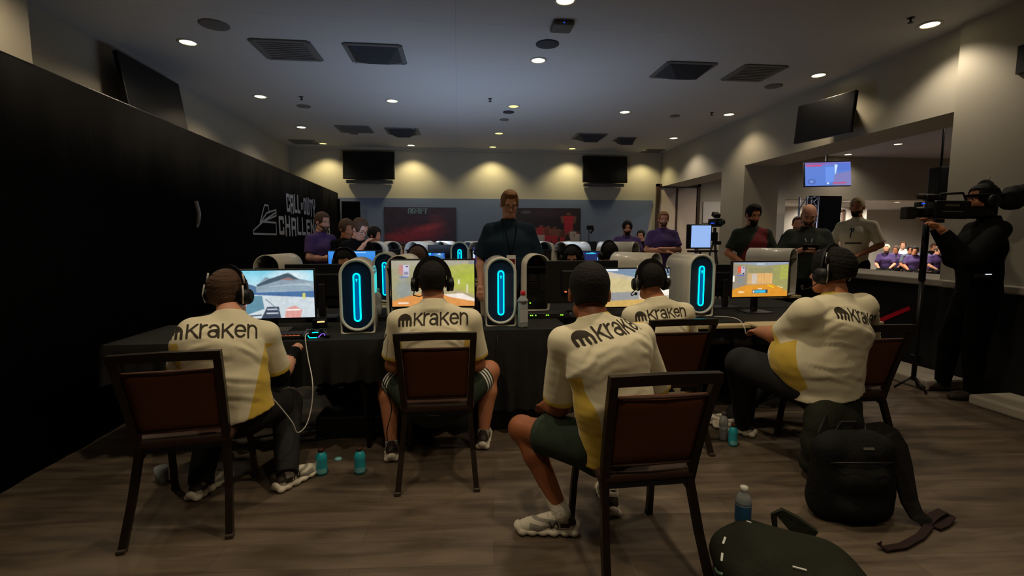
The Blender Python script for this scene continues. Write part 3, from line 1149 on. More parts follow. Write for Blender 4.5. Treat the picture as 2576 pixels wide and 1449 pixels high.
def person(label, J, look, up=(0, 0, 1), skin='skin_fair', bulk=1.0, belly=0.0, res=.010, head_s=1.0,
           hair=None, hair_mat='hair_brown', beard=None, glasses=False, eyes=False, shirt='jersey', sleeve=0.78, team=False,
           letters=0.0, bottoms=('dark_trousers', 1.0), shoes='runner', pitch=(0, 0), hands=True, name='person', group=None,
           grooves=(), shirt_len=1.0, sleeve_r=1.0, letter_at=0.5, hand_curl=0.5, calf=1.0, socks=False, long_mat=None,
           collar_gold=False, gold_hw=1.0, gold_top=.015, gold_back=-9.0, gold_front=.02, creases=0, letter_shift=0.0, wr=.0016, stripes=False, hood=None, extra_gold=0.0, arm_b=1.0, letter_tilt=0.0):
    J = {k: np.array(v, float) for k, v in J.items()}
    base = np.array([(J['al'][0] + J['ar'][0]) / 2, (J['al'][1] + J['ar'][1]) / 2, 0.0])
    r, f, u = torso_frame(J)
    H = frame(look, up)
    hd, nk, ch, wa, pv = J['hd'], J['nk'], J['ch'], J['wa'], J['pv']
    b = bulk
    # ---- the body, one continuous skin
    pts = list(J.values()) + [hd + V3(0, 0, .12), hd - V3(0, 0, .12)]
    lo, hi = bounds(pts, .15)
    lo[2] = max(lo[2], -.01)
    F = Field(lo, hi, res)
    F.cone(pv, wa, .085 * b, .085 * b, k=.03, u=r, q=1.4)
    F.cone(wa, ch, .085 * b, .095 * b, k=.03, u=r, q=1.4)
    F.cone(ch, nk - u * .08, .09 * b, .06, k=.03, u=r, q=1.5)
    F.cone(nk - u * .03, hd - H @ V3(0, .015, .055) * head_s,   .057 * math.sqrt(b), .051 * b ** .4, k=.03)
    for q in (-1, 1):
        F.cone(nk + r * q * .050 - u * .040, nk + (hd - nk) * .22 + r * q * .018, .032 * b ** .5, .028, k=.03)
    head_field(F, hd, H, head_s, face=res < .013)
    for s in ('l', 'r'):
        sh, el, w = J['s' + s], J['e' + s], J['w' + s]
        F.cone(nk - u * .05, sh, .04, .048 * b, k=.03)
        F.cone(sh, el, .050 * arm_b, .041 * arm_b, k=.02)
        mid = el + (w - el) * .3
        F.cone(el, mid, .041 * arm_b, .043 * arm_b, k=.015)
        F.cone(mid, w, .043 * arm_b, .027 * arm_b, k=.02)
        hp, kn, an = J['h' + s], J['k' + s], J['a' + s]
        lk_ = .74 if (bottoms and bottoms[1] > .9) else 1.0
        F.cone(hp, kn, .082 * b * lk_, .058 * math.sqrt(b) * calf * lk_, k=.03)
        F.ell(kn, np.array([.060, .060, .062]) * math.sqrt(b) * calf * lk_, k=.03)
        back = unit(np.cross(unit(an - kn), r))
        if back @ f > 0:
            back = -back
        m = kn + (an - kn) * .33 + back * .018
        F.cone(kn + (an - kn) * .05, m, .052 * calf * lk_, .058 * calf * lk_, k=.02)
        F.cone(m, an, .058 * calf * lk_, .036, k=.02)
    V, Q = F.mesh()
    nv = len(V)
    if hands:
        for s in ('l', 'r'):
            el, w = J['e' + s], J['w' + s]
            d = J.get('d' + s, unit(w - el))
            nrm = J.get('n' + s, V3(0, 0, 1))
            th = J.get('th' + s, r * (1 if s == 'l' else -1))
            hf = Field(w - .17, w + .17, .005)
            hand_prims(hf, w, d, nrm, th, curl=hand_curl)
            hv, hq = hf.mesh()
            Q = np.concatenate([Q, hq + len(V)])
            V = np.concatenate([V, hv])
    mi = np.zeros(len(Q), int)
    root = add_mesh(name, V, Q, [skin], None, mi, True, base)
    prop(root, label, 'person', group)
    # ---- shirt
    if shirt:
        pts = [hd, nk, ch, wa, pv, J['sl'], J['sr'], J['sl'] + (J['el'] - J['sl']) * min(sleeve, 1), J['sr'] + (J['er'] - J['sr']) * min(sleeve, 1)]
        if sleeve > 1:
            pts += [J['wl'], J['wr'], J['el'], J['er']]
        lo, hi = bounds(pts, .26 * max(b, 1))
        S = Field(lo, hi, res * .9)
        hem = pv + (pv - wa) * .25 * shirt_len - u * .02
        S.cone(hem, wa, .125 * b, .116 * b, k=.04, u=r, q=1.36, flat_a=True)
        S.cone(wa, ch, .116 * b, .122 * b, k=.04, u=r, q=1.40)
        S.cone(ch, nk - u * .085, .122 * b, .082, k=.05, u=r, q=1.62)
        if belly > 0:
            bc = wa + f * .07 * belly - u * .02
            S.ell(bc, np.array([.20, .17, .16]) * (0.7 + .3 * belly) * b, np.stack([r, f, u], 1), k=.06)
        for s in ('l', 'r'):
            sh, el = J['s' + s], J['e' + s]
            S.cone(nk - u * .050, sh, .052, .060 * b ** .6, k=.05)
            en = sh + (el - sh) * min(sleeve, 1)
            S.cone(sh, en, .063 * b ** .7, .068 * b ** .8 * sleeve_r, k=.035, flat_b=sleeve <= 1)
            if sleeve > 1:
                S.cone(el, J['w' + s], .058 * b, .040, k=.02, flat_b=True)
        S.cone(nk - u * .05, nk + (hd - nk) * .12, .088, .066 * math.sqrt(b), k=.02, flat_b=True)
        if hood:
            S.cone(nk + r * .06 - f * .04, nk - r * .06 - f * .04, .05, .05, k=.03)
        for (g_c, g_w, g_d, g_r) in grooves:      # rolls of cloth round the waist
            gp = [g_c + r * g_w * math.cos(t) + f * g_d * math.sin(t) + u * .012 * math.sin(3 * t) for t in np.linspace(math.radians(-185), math.radians(5), 12)]
            for a_, b_ in zip(gp[:-1], gp[1:]):
                S.cone(a_, b_, g_r, g_r, k=.03, op='sub')
        S.wrinkle(wr, 22, len(label))
        V, Q = S.mesh()
        if creases:
            rs = np.random.RandomState(creases)
            bv = BVHTree.FromPolygons(V.tolist(), Q.tolist())
            W_ = .150 * b
            lines = []
            for q in (-1, 1):
                for i in range(4):
                    z0 = .03 - .045 * i + .02 * rs.rand()
                    lines.append(([(q * W_, z0), (q * W_ * .75, z0 + .035 + .02 * rs.rand()), (q * W_ * (.15 + .4 * rs.rand()), z0 + .06 + .03 * rs.rand())], .0055))
            for i in range(5):
                z0 = -.10 - .055 * i + .02 * rs.randn()
                q = 1 if i % 2 else -1
                lines.append(([(q * W_ * 1.05, z0 - .02), (q * W_ * .5, z0 + .012 * rs.randn()), (-q * W_ * .3 * rs.rand(), z0 + .01)], .006))
            lines.append(([(-.07, (nk - ch) @ u - .075), (.07, (nk - ch) @ u - .070)], .004))
            for ln_, dep in lines:
                pts = []
                for (x0, z0), (x1, z1) in zip(ln_[:-1], ln_[1:]):
                    for k_ in np.linspace(0, 1, 7):
                        o_ = ch + r * (x0 + (x1 - x0) * k_) + u * (z0 + (z1 - z0) * k_) - f * .6
                        h_ = bv.ray_cast(Vector(o_), Vector(f))
                        if h_[0] is not None:
                            pts.append(np.array(h_[0]))
                if len(pts) < 4:
                    continue
                pts = np.array(pts)
                near = np.where(((V > pts.min(0) - .05) & (V < pts.max(0) + .05)).all(1))[0]
                if len(near) == 0:
                    continue
                D_ = np.linalg.norm(V[near][:, None] - pts[None], axis=2)
                im = D_.argmin(1)
                dm = D_.min(1)
                side = np.sign((V[near] - pts[im]) @ u)
                fade = np.sin(np.pi * (im + .5) / len(pts)) ** .5
                V[near] += f * (dep * .75 * fade * (np.exp(-(dm / .013) ** 2) - .8 * np.exp(-((dm - .024) / .014) ** 2) * (side > 0)))[:, None]
        so = add_mesh('jersey' if team else 'shirt', V, Q, [shirt], root, None, True, base)
        if team:
            rel = V - ch
            x, y, z = rel @ r, rel @ f, (V - hem) @ u
            ztop = (ch - hem) @ u + gold_top
            t = np.clip(1 - z / ztop, 0, 1.1)
            hw = .122 * b * 1.38 * gold_hw
            g = np.minimum(np.minimum(abs(x) - hw * (1.0 - .34 * t - extra_gold), ztop - z), (gold_front + .09 * t) - y)
            g = np.minimum(g, y - gold_back + .10 * t)
            for s in ('l', 'r'):
                sh, el = J['s' + s], J['e' + s]
                tt, dd = seg_t(V, sh, el)
                L = np.linalg.norm(el - sh)
                ar = .078 * b * max(sleeve_r, 1)
                inarm = np.minimum(ar - dd, (tt - .12) * L)
                g = np.minimum(g, -inarm)
                g = np.maximum(g, np.minimum(ar + .012 - dd, tt * L - (sleeve * L - .026)))
            if collar_gold:
                g = np.maximum(g, (V - nk) @ unit(hd - nk) - .004)
            at_ = so.data.attributes.new('gold', 'FLOAT', 'POINT')
            at_.data.foreach_set('value', g.astype(np.float32))
        if letters > 0:
            o = ch + u * ((nk - ch) @ u) * letter_at + r * letter_shift
            ux = unit(r * math.cos(letter_tilt) + u * math.sin(letter_tilt))
            uz = unit(np.cross(ux, f))
            if uz @ u < 0:
                uz = -uz
            wrap_lettering('back_lettering', V, Q, o - f * .05, ux, uz, f, letters, so, base)
    # ---- shorts or trousers
    if bottoms:
        bm_, ln = bottoms
        pts = [wa, pv, J['kl'], J['kr'], J['hl'], J['hr']] + ([J['al'], J['ar']] if ln > .9 else [])
        lo, hi = bounds(pts, .2)
        lo[2] = max(lo[2], .02)
        T = Field(lo, hi, res)
        T.cone(pv + (wa - pv) * .35, (J['hl'] + J['hr']) / 2 - u * .02, .115 * b, .12 * b, k=.04, u=r, q=1.38)
        for s in ('l', 'r'):
            hp, kn, an = J['h' + s], J['k' + s], J['a' + s]
            if ln <= .9:
                T.cone(hp, hp + (kn - hp) * ln, .100 * b, .090 * b, k=.03, flat_b=True)
            else:
                T.cone(hp, kn, .098 * b, .076 * b, k=.03)
                T.cone(kn, kn + (an - kn) * 1.06, .076 * b, .060, k=.02, flat_b=True)
        T.wrinkle(.002, 20, 3)
        V, Q = T.mesh()
        to = add_mesh('trousers' if ln > .9 else 'shorts', V, Q, [bm_], root, None, True, base)
        if stripes:
            hv_ = np.full(len(V), -1.0)
            for s, q in (('l', -1), ('r', 1)):
                tt, dd = seg_t(V, J['h' + s], J['k' + s])
                L = np.linalg.norm(J['k' + s] - J['h' + s])
                m_ = (((V - J['h' + s]) @ r) * q > -.01) & (dd < .13)
                hv_ = np.where(m_, (ln - tt) * L, hv_)
            at_ = to.data.attributes.new('hem', 'FLOAT', 'POINT')
            at_.data.foreach_set('value', hv_.astype(np.float32))
    # ---- socks and shoes
    if socks:
        for s in ('l', 'r'):
            kn, an = J['k' + s], J['a' + s]
            K = Field(*bounds([an, an + (kn - an) * .35], .08), .006)
            K.cone(an + (kn - an) * .34, an, .047, .040, k=.0, flat_a=True)
            K.ell(an, (.040, .044, .042), k=.02)
            K.wrinkle(.0009, 60, 2)
            V, Q = K.mesh()
            add_mesh('sock', V, Q, 'sock', root, None, True, base)
    put_shoes(root, base, J, shoes, pitch)
    # ---- head: hair, beard, eyes, glasses
    if hair is not None:
        V, Q = hair_mesh(hd, H, head_s, hair, min(res, .007) if res < .013 else .010)
        add_mesh('hair', V, Q, hair_mat, root, None, True, base)
    if beard:
        def p(x, y, z):
            return hd + H @ (np.array([x, y, z]) * head_s)
        B = Field(hd - .16, hd + .16, .006)
        B.ell(p(0, 0.030, -0.040), np.array([.063, .070, .086]) * head_s, H, k=0)
        B.cone(p(-.02, 0.064, -0.102), p(.02, 0.064, -0.102), .026, .026, k=.02)
        B.cone(p(-.026, .084, -.053), p(.026, .084, -.053), .0085, .0085, k=.01)
        B.keep(p(0, 0, -.040), H @ V3(0, .15, 1))
        B.ell(p(0, .105, -.070), (.021, .020, .0075), H, k=.004, op='sub')
        B.ell(p(0, -.03, -.12), (.05, .06, .06), k=.01, op='sub')
        B.wrinkle(.002, 120, 4)
        V, Q = B.mesh()
        add_mesh('beard', V, Q, beard, root, None, True, base)
    if eyes:
        for q in (-1, 1):
            e = MB()
            c = hd + H @ (V3(q * .031, .0775, -.002) * head_s)
            n = 10
            P = np.array([[c + .0112 * (H @ V3(math.sin(a) * math.cos(t), math.cos(a), math.sin(a) * math.sin(t) * .42)) for t in np.linspace(0, 2 * math.pi, n)] for a in np.linspace(0.001, 1.9, 7)])
            e.grid(P, 0)
            eo = e.build('eye', ['eye_white'], root, base)
            e = MB()
            P = np.array([[c + .0119 * (H @ V3(math.sin(a) * math.cos(t), math.cos(a), math.sin(a) * math.sin(t) * .80)) for t in np.linspace(0, 2 * math.pi, n)] for a in np.linspace(0.001, .50, 3)])
            e.grid(P, 0)
            e.build('iris', ['eye_dark'], eo, base)
            bw = MB()
            bw.tube([hd + H @ (V3(q * x, y, z) * head_s) for x, y, z in ((.014, .094, .020), (.032, .092, .026), (.050, .079, .018))], [.0035, .0045, .003], 6)
            bw.build('eyebrow', [hair_mat if hair_mat != 'hair_blond' else 'hair_brown'], root, base)
    if glasses:
        g = MB()
        for q in (-1, 1):
            g.tube([hd + H @ (V3(q * .033 + .024 * math.cos(a), .102, -.004 + .019 * math.sin(a)) * head_s) for a in np.linspace(0, 2 * math.pi, 16)[:-1]], .0022, 6, closed=True)
            g.tube([hd + H @ V3(q * .057, .101, 0), hd + H @ V3(q * .078, .07, 0), hd + H @ V3(q * .081, .0, .0)], .002, 6)
        g.tube([hd + H @ V3(-.009, .102, 0), hd + H @ V3(0, .106, .003), hd + H @ V3(.009, .102, 0)], .002, 6)
        g.build('glasses', 'glasses_frame', root, base)
    return root, base, H, (r, f, u), J


# ------------------------------------------------------------------ ready poses, in the person's own frame
def pose(kind, x, y, yaw, h=1.8, arms='down', lean=0.0, turn=0.0, nod=0.0, z0=0.0):
    s = h / 1.80
    L = dict(pv=(0, 0, .97), wa=(0, .01, 1.10), ch=(0, .01, 1.30), nk=(0, -.03, 1.515), hd=(0, .035, 1.665),
             sl=(-.168, -.01, 1.422), sr=(.168, -.01, 1.422), hl=(-.09, 0, .92), hr=(.09, 0, .92), kl=(-.10, .03, .52), kr=(.10, .03, .52),
             al=(-.11, -.03, .09), ar=(.11, -.03, .09), tl=(-.14, .2, .03), tr=(.14, .2, .03))
    A = dict(down=dict(el=(-.26, -.03, 1.17), er=(.26, -.03, 1.17), wl=(-.27, .06, .93), wr=(.27, .06, .93)),
             crossed=dict(el=(-.25, .05, 1.18), er=(.25, .05, 1.18), wl=(.03, .20, 1.20), wr=(-.04, .17, 1.15)),
             phone=dict(el=(-.26, .06, 1.17), er=(.26, .06, 1.17), wl=(-.07, .27, 1.24), wr=(.07, .27, 1.26)),
             belt=dict(el=(-.27, .0, 1.18), er=(.27, .0, 1.18), wl=(-.08, .18, 1.05), wr=(.08, .18, 1.03)),
             lean=dict(el=(-.24, .12, 1.16), er=(.24, .12, 1.16), wl=(-.14, .36, 1.08), wr=(.14, .36, 1.08)),
             face=dict(el=(-.25, .08, 1.18), er=(.22, .18, 1.24), wl=(-.05, .20, 1.12), wr=(.07, .20, 1.46)))[arms]
    L.update(A)
    if kind == 'sit':
        for k in ('pv', 'wa', 'ch', 'nk', 'hd', 'sl', 'sr', 'el', 'er', 'wl', 'wr', 'hl', 'hr'):
            v = L[k]
            L[k] = (v[0], v[1], v[2] - .42)
        L['hl'], L['hr'] = (-.09, .02, .52), (.09, .02, .52)
        L.update(kl=(-.14, .45, .52), kr=(.14, .45, .52), al=(-.14, .44, .09), ar=(.14, .44, .09), tl=(-.16, .64, .03), tr=(.16, .64, .03))
    J = {}
    R = rotz(yaw)
    for k, v in L.items():
        v = np.array(v) * s
        if lean and k in ('wa', 'ch', 'nk', 'hd', 'sl', 'sr', 'el', 'er', 'wl', 'wr'):
            p0 = np.array(L['pv']) * s
            v = p0 + rotx(-lean) @ (v - p0)
        J[k] = R @ v + V3(x, y, z0)
    lk = R @ rotz(turn) @ V3(0, math.cos(nod), -math.sin(nod))
    return J, lk


SHORT = dict(grow=.007, rough=.001)
FULL = dict(grow=.013, rough=.003)


# ------------------------------------------------------------------ things worn
def headset(label, hd, H, s=1.0, band='black_plastic', pale=None, mic=-1, tilt=0.0, group=None, big=1.0):
    hd = np.asarray(hd)
    root = empty('headset', hd, 0, label, 'headset', group)

    def p(x, y, z):
        return hd + H @ (V3(x, y, z) * s)
    b = MB()
    pts = []
    for a in np.linspace(-8, 188, 22):
        t = math.radians(a)
        pts.append(p(.099 * math.cos(t), -.010 + tilt * math.sin(t), .004 + .128 * math.sin(t)))
    b.tube(pts, 1.0, flat=(.030 * s, .010 * s), up=H[:, 1])
    b.build('headband', band, root, hd)
    for q in (-1, 1):
        c = MB()
        R = H @ roty(math.pi / 2 * q)
        c.lathe([(.001, 0), (.034 * big, .0), (.042 * big, .008), (.044 * big, .024), (.040 * big, .034), (.001, .040)], p(q * .089, -.006, -.018), 20, 0, R)
        co = c.build('ear_cup', 'black_plastic', root, hd)
        d = MB()
        d.lathe([(.020, -.004), (.043 * big, -.006), (.048 * big, .004), (.043 * big, .012), (.030, .012)], p(q * .087, -.006, -.018), 20, 0, R)
        d.build('ear_pad', 'black_cloth', co, hd)
        if pale:
            e = MB()
            e.tube([p(q * .112, -.006 - .036, .040), p(q * .119, -.006 - .040, -.01), p(q * .112, -.006 - .030, -.055)], .0045, 6)
            e.tube([p(q * .101, -.030, .10), p(q * .112, -.03, .05)], .005, 6)
            e.build('trim_ring', pale, co, hd)
    if mic:
        m = MB()
        m.tube([p(mic * .105, .0, -.05), p(mic * .115, .05, -.085), p(mic * .085, .10, -.095), p(mic * .05, .118, -.085)], .0035, 6)
        m.lathe([(.001, -.012), (.010, -.008), (.010, .008), (.001, .012)], p(mic * .045, .12, -.083), 10, 0, H)
        m.build('microphone', 'black_plastic', root, hd)
    return root
# ------------------------------------------------------------------ the room
YR = -3.6
box_obj('floor', (-5, YR, -0.1), (17.5, 18, 0), 'floor', kind='structure')
box_obj('ceiling', (-5, YR, CEIL), (17.5, BACK + 0.3, CEIL + 0.15), 'ceiling', kind='structure')
box_obj('wall_left', (XL - 0.2, YR, 0), (XL, BACK, CEIL), 'wall_paint', kind='structure')
box_obj('wall_left_pilaster', (XL, YR, 0), (-3.30, 4.38, CEIL), 'wall_paint', kind='structure')
box_obj('wall_rear', (-4, YR - 0.2, 0), (5.6, YR, CEIL), 'wall_paint', kind='structure')
# back wall: a stretch up to the next room, then a bulkhead over a further room
box_obj('wall_back', (XL, BACK, 0), (7.95, BACK + 0.2, CEIL), 'wall_paint', kind='structure')
box_obj('wall_back_bulkhead', (7.95, BACK, 2.36), (17.5, BACK + 0.35, CEIL), 'wall_paint', kind='structure')
w = MB().prism([(-3.4, 0.1), (4.24, 0.1), (4.58, 2.30), (-3.4, 2.30)], BACK - 0.03, BACK)
w.build('wall_back_panel', 'wall_blue_grey')['kind'] = 'structure'
box_obj('trim_1', (XL, BACK - 0.05, CEIL - 0.06), (XR, BACK, CEIL), 'wall_paint', kind='structure')
# right wall: header, near column, low wall with its ledge, far column, doorway
box_obj('wall_right_header', (XR, 4.32, HEAD), (XR2, BACK, CEIL), 'wall_paint', kind='structure')
box_obj('wall_right_near', (XR - 0.06, YR, 0), (XR2, 4.32, CEIL), 'wall_paint', kind='structure')
box_obj('wall_right_far', (XR, 7.86, 0), (XR2, 8.58, HEAD), 'wall_paint', kind='structure')
box_obj('wall_right_low', (XR, 4.32, 0), (XR2, 7.86, 0.93), 'black_paint', kind='structure')
box_obj('trim_2', (XR - 0.07, 4.25, 0.93), (XR2 + 0.02, 7.86, 1.00), 'trim_cream', kind='structure', bev=0.012)
box_obj('trim_3', (XR - 0.12, 1.2, 0.93), (XR - 0.06, 4.25, 1.00), 'trim_cream', kind='structure', bev=0.012)
box_obj('trim_4', (XR - 0.075, 1.2, 0.02), (XR - 0.06, 4.31, 0.93), 'black_paint', kind='structure')
box_obj('baseboard_right', (4.28, 3.95, 0.0), (XR - 0.07, 5.6, 0.10), 'trim_cream', kind='structure', bev=0.02)
box_obj('baseboard_right_near', (4.30, 2.6, 0.0), (XR - 0.08, 3.60, 0.09), 'trim_cream', kind='structure', bev=0.02)
# the next room and the bright room behind it
box_obj('wall_next_right', (15.9, 2, 0), (16.1, BACK, CEIL), 'wall_paint', kind='structure')
box_obj('wall_next_near', (XR2, 1.9, 0), (16, 2.0, CEIL), 'wall_paint', kind='structure')
box_obj('ceiling_far_room', (7.5, BACK + 0.35, 2.42), (17.5, 18, 2.5), 'ceiling', kind='structure')
box_obj('wall_far_back', (7.5, 16.4, 0), (17.5, 16.6, 2.42), 'wall_white', kind='structure')
box_obj('wall_far_left', (7.75, BACK + 0.35, 0), (7.95, 16.4, 2.42), 'wall_white', kind='structure')
box_obj('wall_far_right', (17.0, BACK + 0.35, 0), (17.2, 16.4, 2.42), 'wall_white', kind='structure')
for x_, y_, p_ in ((10.28, 12.5, 34), (12.24, 12.6, 34), (14.0, 13.6, 26), (9.4, 14.8, 26), (12.4, 15.2, 34)):
    lamp('downlight_beam', 'SPOT', (x_, y_, 2.40), p_ * 9, (1.0, 0.90, 0.76), (0, 0, 0), spot_size=math.radians(168), spot_blend=0.6, shadow_soft_size=0.08)
for x_, y_, p_ in ((9.3, 9.66, 60), (9.25, 10.9, 24), (7.0, 6.0, 44), (9.3, 6.5, 60), (6.6, 9.3, 150)):  # the last, strongest one is added to brighten the doorway
    lamp('downlight_beam', 'SPOT', (x_, y_, CEIL - 0.03), p_, (1.0, 0.86, 0.72), (0, 0, 0), spot_size=math.radians(150), spot_blend=0.6, shadow_soft_size=0.08)

# folding doors in a dark frame on the back wall
d = MB()
for x0, x1, z0, z1 in ((4.66, 4.73, 0, 2.68), (5.66, 5.73, 0, 2.68), (4.66, 5.73, 2.62, 2.68)):
    d.box(((x0 + x1) / 2, BACK - 0.04, (z0 + z1) / 2), (x1 - x0, 0.08, z1 - z0))
dr = d.build('door_1', 'brown_wood')
dr['kind'] = 'structure'
for x0, x1 in ((4.74, 5.14), (5.18, 5.65)):
    box_obj('door_leaf', (x0, BACK - 0.05, 0.02), (x1, BACK - 0.01, 2.59), 'door_panel', dr)
box_obj('door_handle', (5.26, BACK - 0.08, 0.95), (5.30, BACK - 0.05, 1.10), 'black_plastic', dr)
box_obj('door_edge', (5.14, BACK - 0.07, 0.02), (5.18, BACK - 0.01, 2.59), 'brown_wood', dr)

# ------------------------------------------------------------------ ceiling fittings
def downlight(x, y, z, label, warm='lamp_warm', r=0.075, group='recessed ceiling downlights'):
    root = empty('downlight', (x, y, z), 0, label, 'ceiling light', group)
    b = MB()
    b.lathe([(r, -0.001), (r + 0.022, -0.001), (r + 0.022, -0.008), (r, -0.010)], (0, 0, 0), 28, caps=False)
    b.build('trim_ring', 'white_plastic', root)
    c = MB()
    c.lathe([(0.001, -0.004), (r, -0.004), (r, -0.001), (0.001, -0.001)], (0, 0, 0), 28)
    c.build('lens', warm, root)
    return root


ROWN = {5.55: 'second row from the front', 7.5: 'third row', 9.5: 'fourth row', 10.93: 'row close to the back wall'}
DL = [
    (-2.72, 5.55, 'bright warm downlight nearest the black drape, front left of the ceiling', 1),
    (-2.75, 7.48, 'downlight near the left wall, second back along that wall', 1),
    (-2.78, 9.40, 'downlight near the left wall, third back along that wall', 1),
    (-2.80, 10.93, 'yellowish downlight in the back left corner of the ceiling', 0),
    (-0.93, 7.50, 'warm downlight behind the open square diffuser, left of centre', 1),
    (-0.98, 10.93, 'downlight by the back wall just right of the left black television', 1),
    (0.92, 4.26, 'warm downlight cut by the top edge of the picture', 1),
    (0.92, 5.66, 'white downlight just behind the round grey ceiling speaker', 1),
    (0.86, 7.60, 'yellow downlight in the middle of the ceiling, in front of two small round plates', 0),
    (0.80, 9.53, 'yellow downlight in the middle of the ceiling, second from the back wall', 0),
    (0.78, 10.93, 'dim downlight nearest the back wall above the standing man', 0),
    (2.65, 7.74, 'white downlight right of centre, between the near and far square diffusers', 1),
    (2.55, 10.93, 'yellow downlight by the back wall just left of the right black television', 0),
    (4.42, 4.35, 'large tilted looking downlight at the front right of the ceiling', 1),
    (4.42, 5.78, 'downlight above the black television on the right header', 1),
    (4.37, 7.70, 'downlight along the right wall behind the header television', 1),
    (4.30, 9.59, 'downlight along the right wall, second from the back corner', 1),
    (4.28, 10.93, 'yellow downlight in the back right corner of the ceiling', 0),
]
for x_, y_, lb, wm in DL:
    downlight(x_, y_, CEIL, lb, 'lamp_warm' if wm else 'lamp_yellow')
downlight(9.3, 9.66, CEIL, 'downlight in the next room, nearer the front of its ceiling', group='downlights of the next room')
downlight(9.25, 10.95, CEIL, 'downlight in the next room close above its lit television', group='downlights of the next room')
downlight(10.28, 12.5, 2.42, 'downlight of the bright far room, left of the man in the pale jersey', group='downlights of the far room')
downlight(12.24, 12.6, 2.42, 'downlight of the bright far room, right of the man in the pale jersey', group='downlights of the far room')


def diffuser(x, y, label, w=0.56, d=0.52, opened=False, rot=0.0):
    root = empty('air_vent', (x, y, CEIL), rot, label, 'air vent', 'square ceiling air vents')
    f = MB()
    t = 0.05
    for c, s in (((0, d / 2, -0.008), (w, t, 0.016)), ((0, -d / 2, -0.008), (w, t, 0.016)), ((w / 2, 0, -0.008), (t, d, 0.016)), ((-w / 2, 0, -0.008), (t, d, 0.016))):
        f.box(c, s, bev=0.004)
    f.build('frame', 'vent_grey', root)
    if opened:
        # the four-sided cone of a diffuser, one side hanging lower
        g = MB()
        V = [(-w / 2, -d / 2, 0), (w / 2, -d / 2, 0), (w / 2, d / 2, 0), (-w / 2, d / 2, 0), (-.09, -.06, -.13), (.14, -.08, -.13), (.12, .10, -.08), (-.10, .10, -.08)]
        g.add(V, [[0, 1, 5, 4], [1, 2, 6, 5], [2, 3, 7, 6], [3, 0, 4, 7], [4, 5, 6, 7]], 0)
        g.build('cone', 'vent_dark', root)
    else:
        g = MB().box((0, 0, -0.006), (w - t, d - t, 0.008))
        for i in range(9):
            g.box((0, -d / 2 + (i + 1) * d / 10, -0.012), (w - 2 * t, 0.012, 0.008))
        g.build('grille', 'vent_grey', root)
    return root


diffuser(-1.78, 5.66, 'flat brown grey square air vent left of the open diffuser, front of the ceiling')
diffuser(-0.86, 5.66, 'open blue grey square diffuser, largest vent, front left of the ceiling', opened=True)
diffuser(2.68, 5.80, 'open diamond looking square diffuser at the front right of the ceiling', opened=True)
diffuser(3.58, 5.80, 'flat square air vent beside the front right open diffuser', w=0.50)
diffuser(-1.86, 9.46, 'flat square air vent above the left black television')
diffuser(-1.00, 9.55, 'open square diffuser just right of the vent above the left television', opened=True)
diffuser(2.58, 9.62, 'open square diffuser above and left of the right black television', opened=True)
diffuser(-3.15, 10.80, 'small flat air vent in the back left corner of the ceiling', w=0.46, d=0.4)
diffuser(3.36, 9.80, 'small pyramid diffuser in front of the right television', w=0.34, d=0.34, opened=True)
diffuser(4.45, 11.0, 'flat air vent in the back right corner of the ceiling', w=0.4, d=0.36)


def ceiling_plate(name, x, y, label, r, m='vent_grey', cat='speaker', z=CEIL, h=0.012):
    o = MB().lathe([(0.001, 0), (r, 0), (r, -h * .6), (r * .9, -h), (0.001, -h)], (0, 0, 0), 26).build(name, m)
    o.location = (x, y, z)
    return prop(o, label, cat)


ceiling_plate('ceiling_speaker', -2.25, 5.09, 'round brown grey ceiling speaker above the front left downlight', 0.13)
ceiling_plate('ceiling_speaker', 0.94, 5.20, 'round grey ceiling speaker in front of the white central downlight', 0.12, 'vent_dark')
ceiling_plate('ceiling_speaker', 4.15, 6.25, 'round brown ceiling speaker above the downlight over the header television', 0.11)
ceiling_plate('ceiling_speaker', -2.30, 7.95, 'faint round ceiling speaker behind the left sprinkler', 0.10)
ceiling_plate('smoke_detector', 0.82, 7.95, 'small round ceiling plate just behind the middle yellow downlight', 0.09, 'vent_dark', 'smoke detector')
ceiling_plate('smoke_detector', 0.80, 8.45, 'small round ceiling plate further behind the middle yellow downlight', 0.08, 'vent_grey', 'smoke detector')
ceiling_plate('smoke_detector', 3.55, 7.9, 'small faint round plate on the ceiling left of the right wall downlights', 0.08, 'vent_grey', 'smoke detector')
ceiling_plate('smoke_detector', -1.95, 9.85, 'tiny round plate on the ceiling beyond the left flat vent', 0.08, 'vent_grey', 'smoke detector')


def sprinkler(x, y, label):
    b = MB()
    b.lathe([(0.001, 0), (0.03, 0), (0.028, -0.006), (0.010, -0.010), (0.008, -0.035), (0.024, -0.04), (0.022, -0.044), (0.001, -0.044)], (0, 0, 0), 16)
    o = b.build('sprinkler', 'dark_metal')
    o.location = (x, y, CEIL)
    prop(o, label, 'sprinkler', 'ceiling sprinklers')


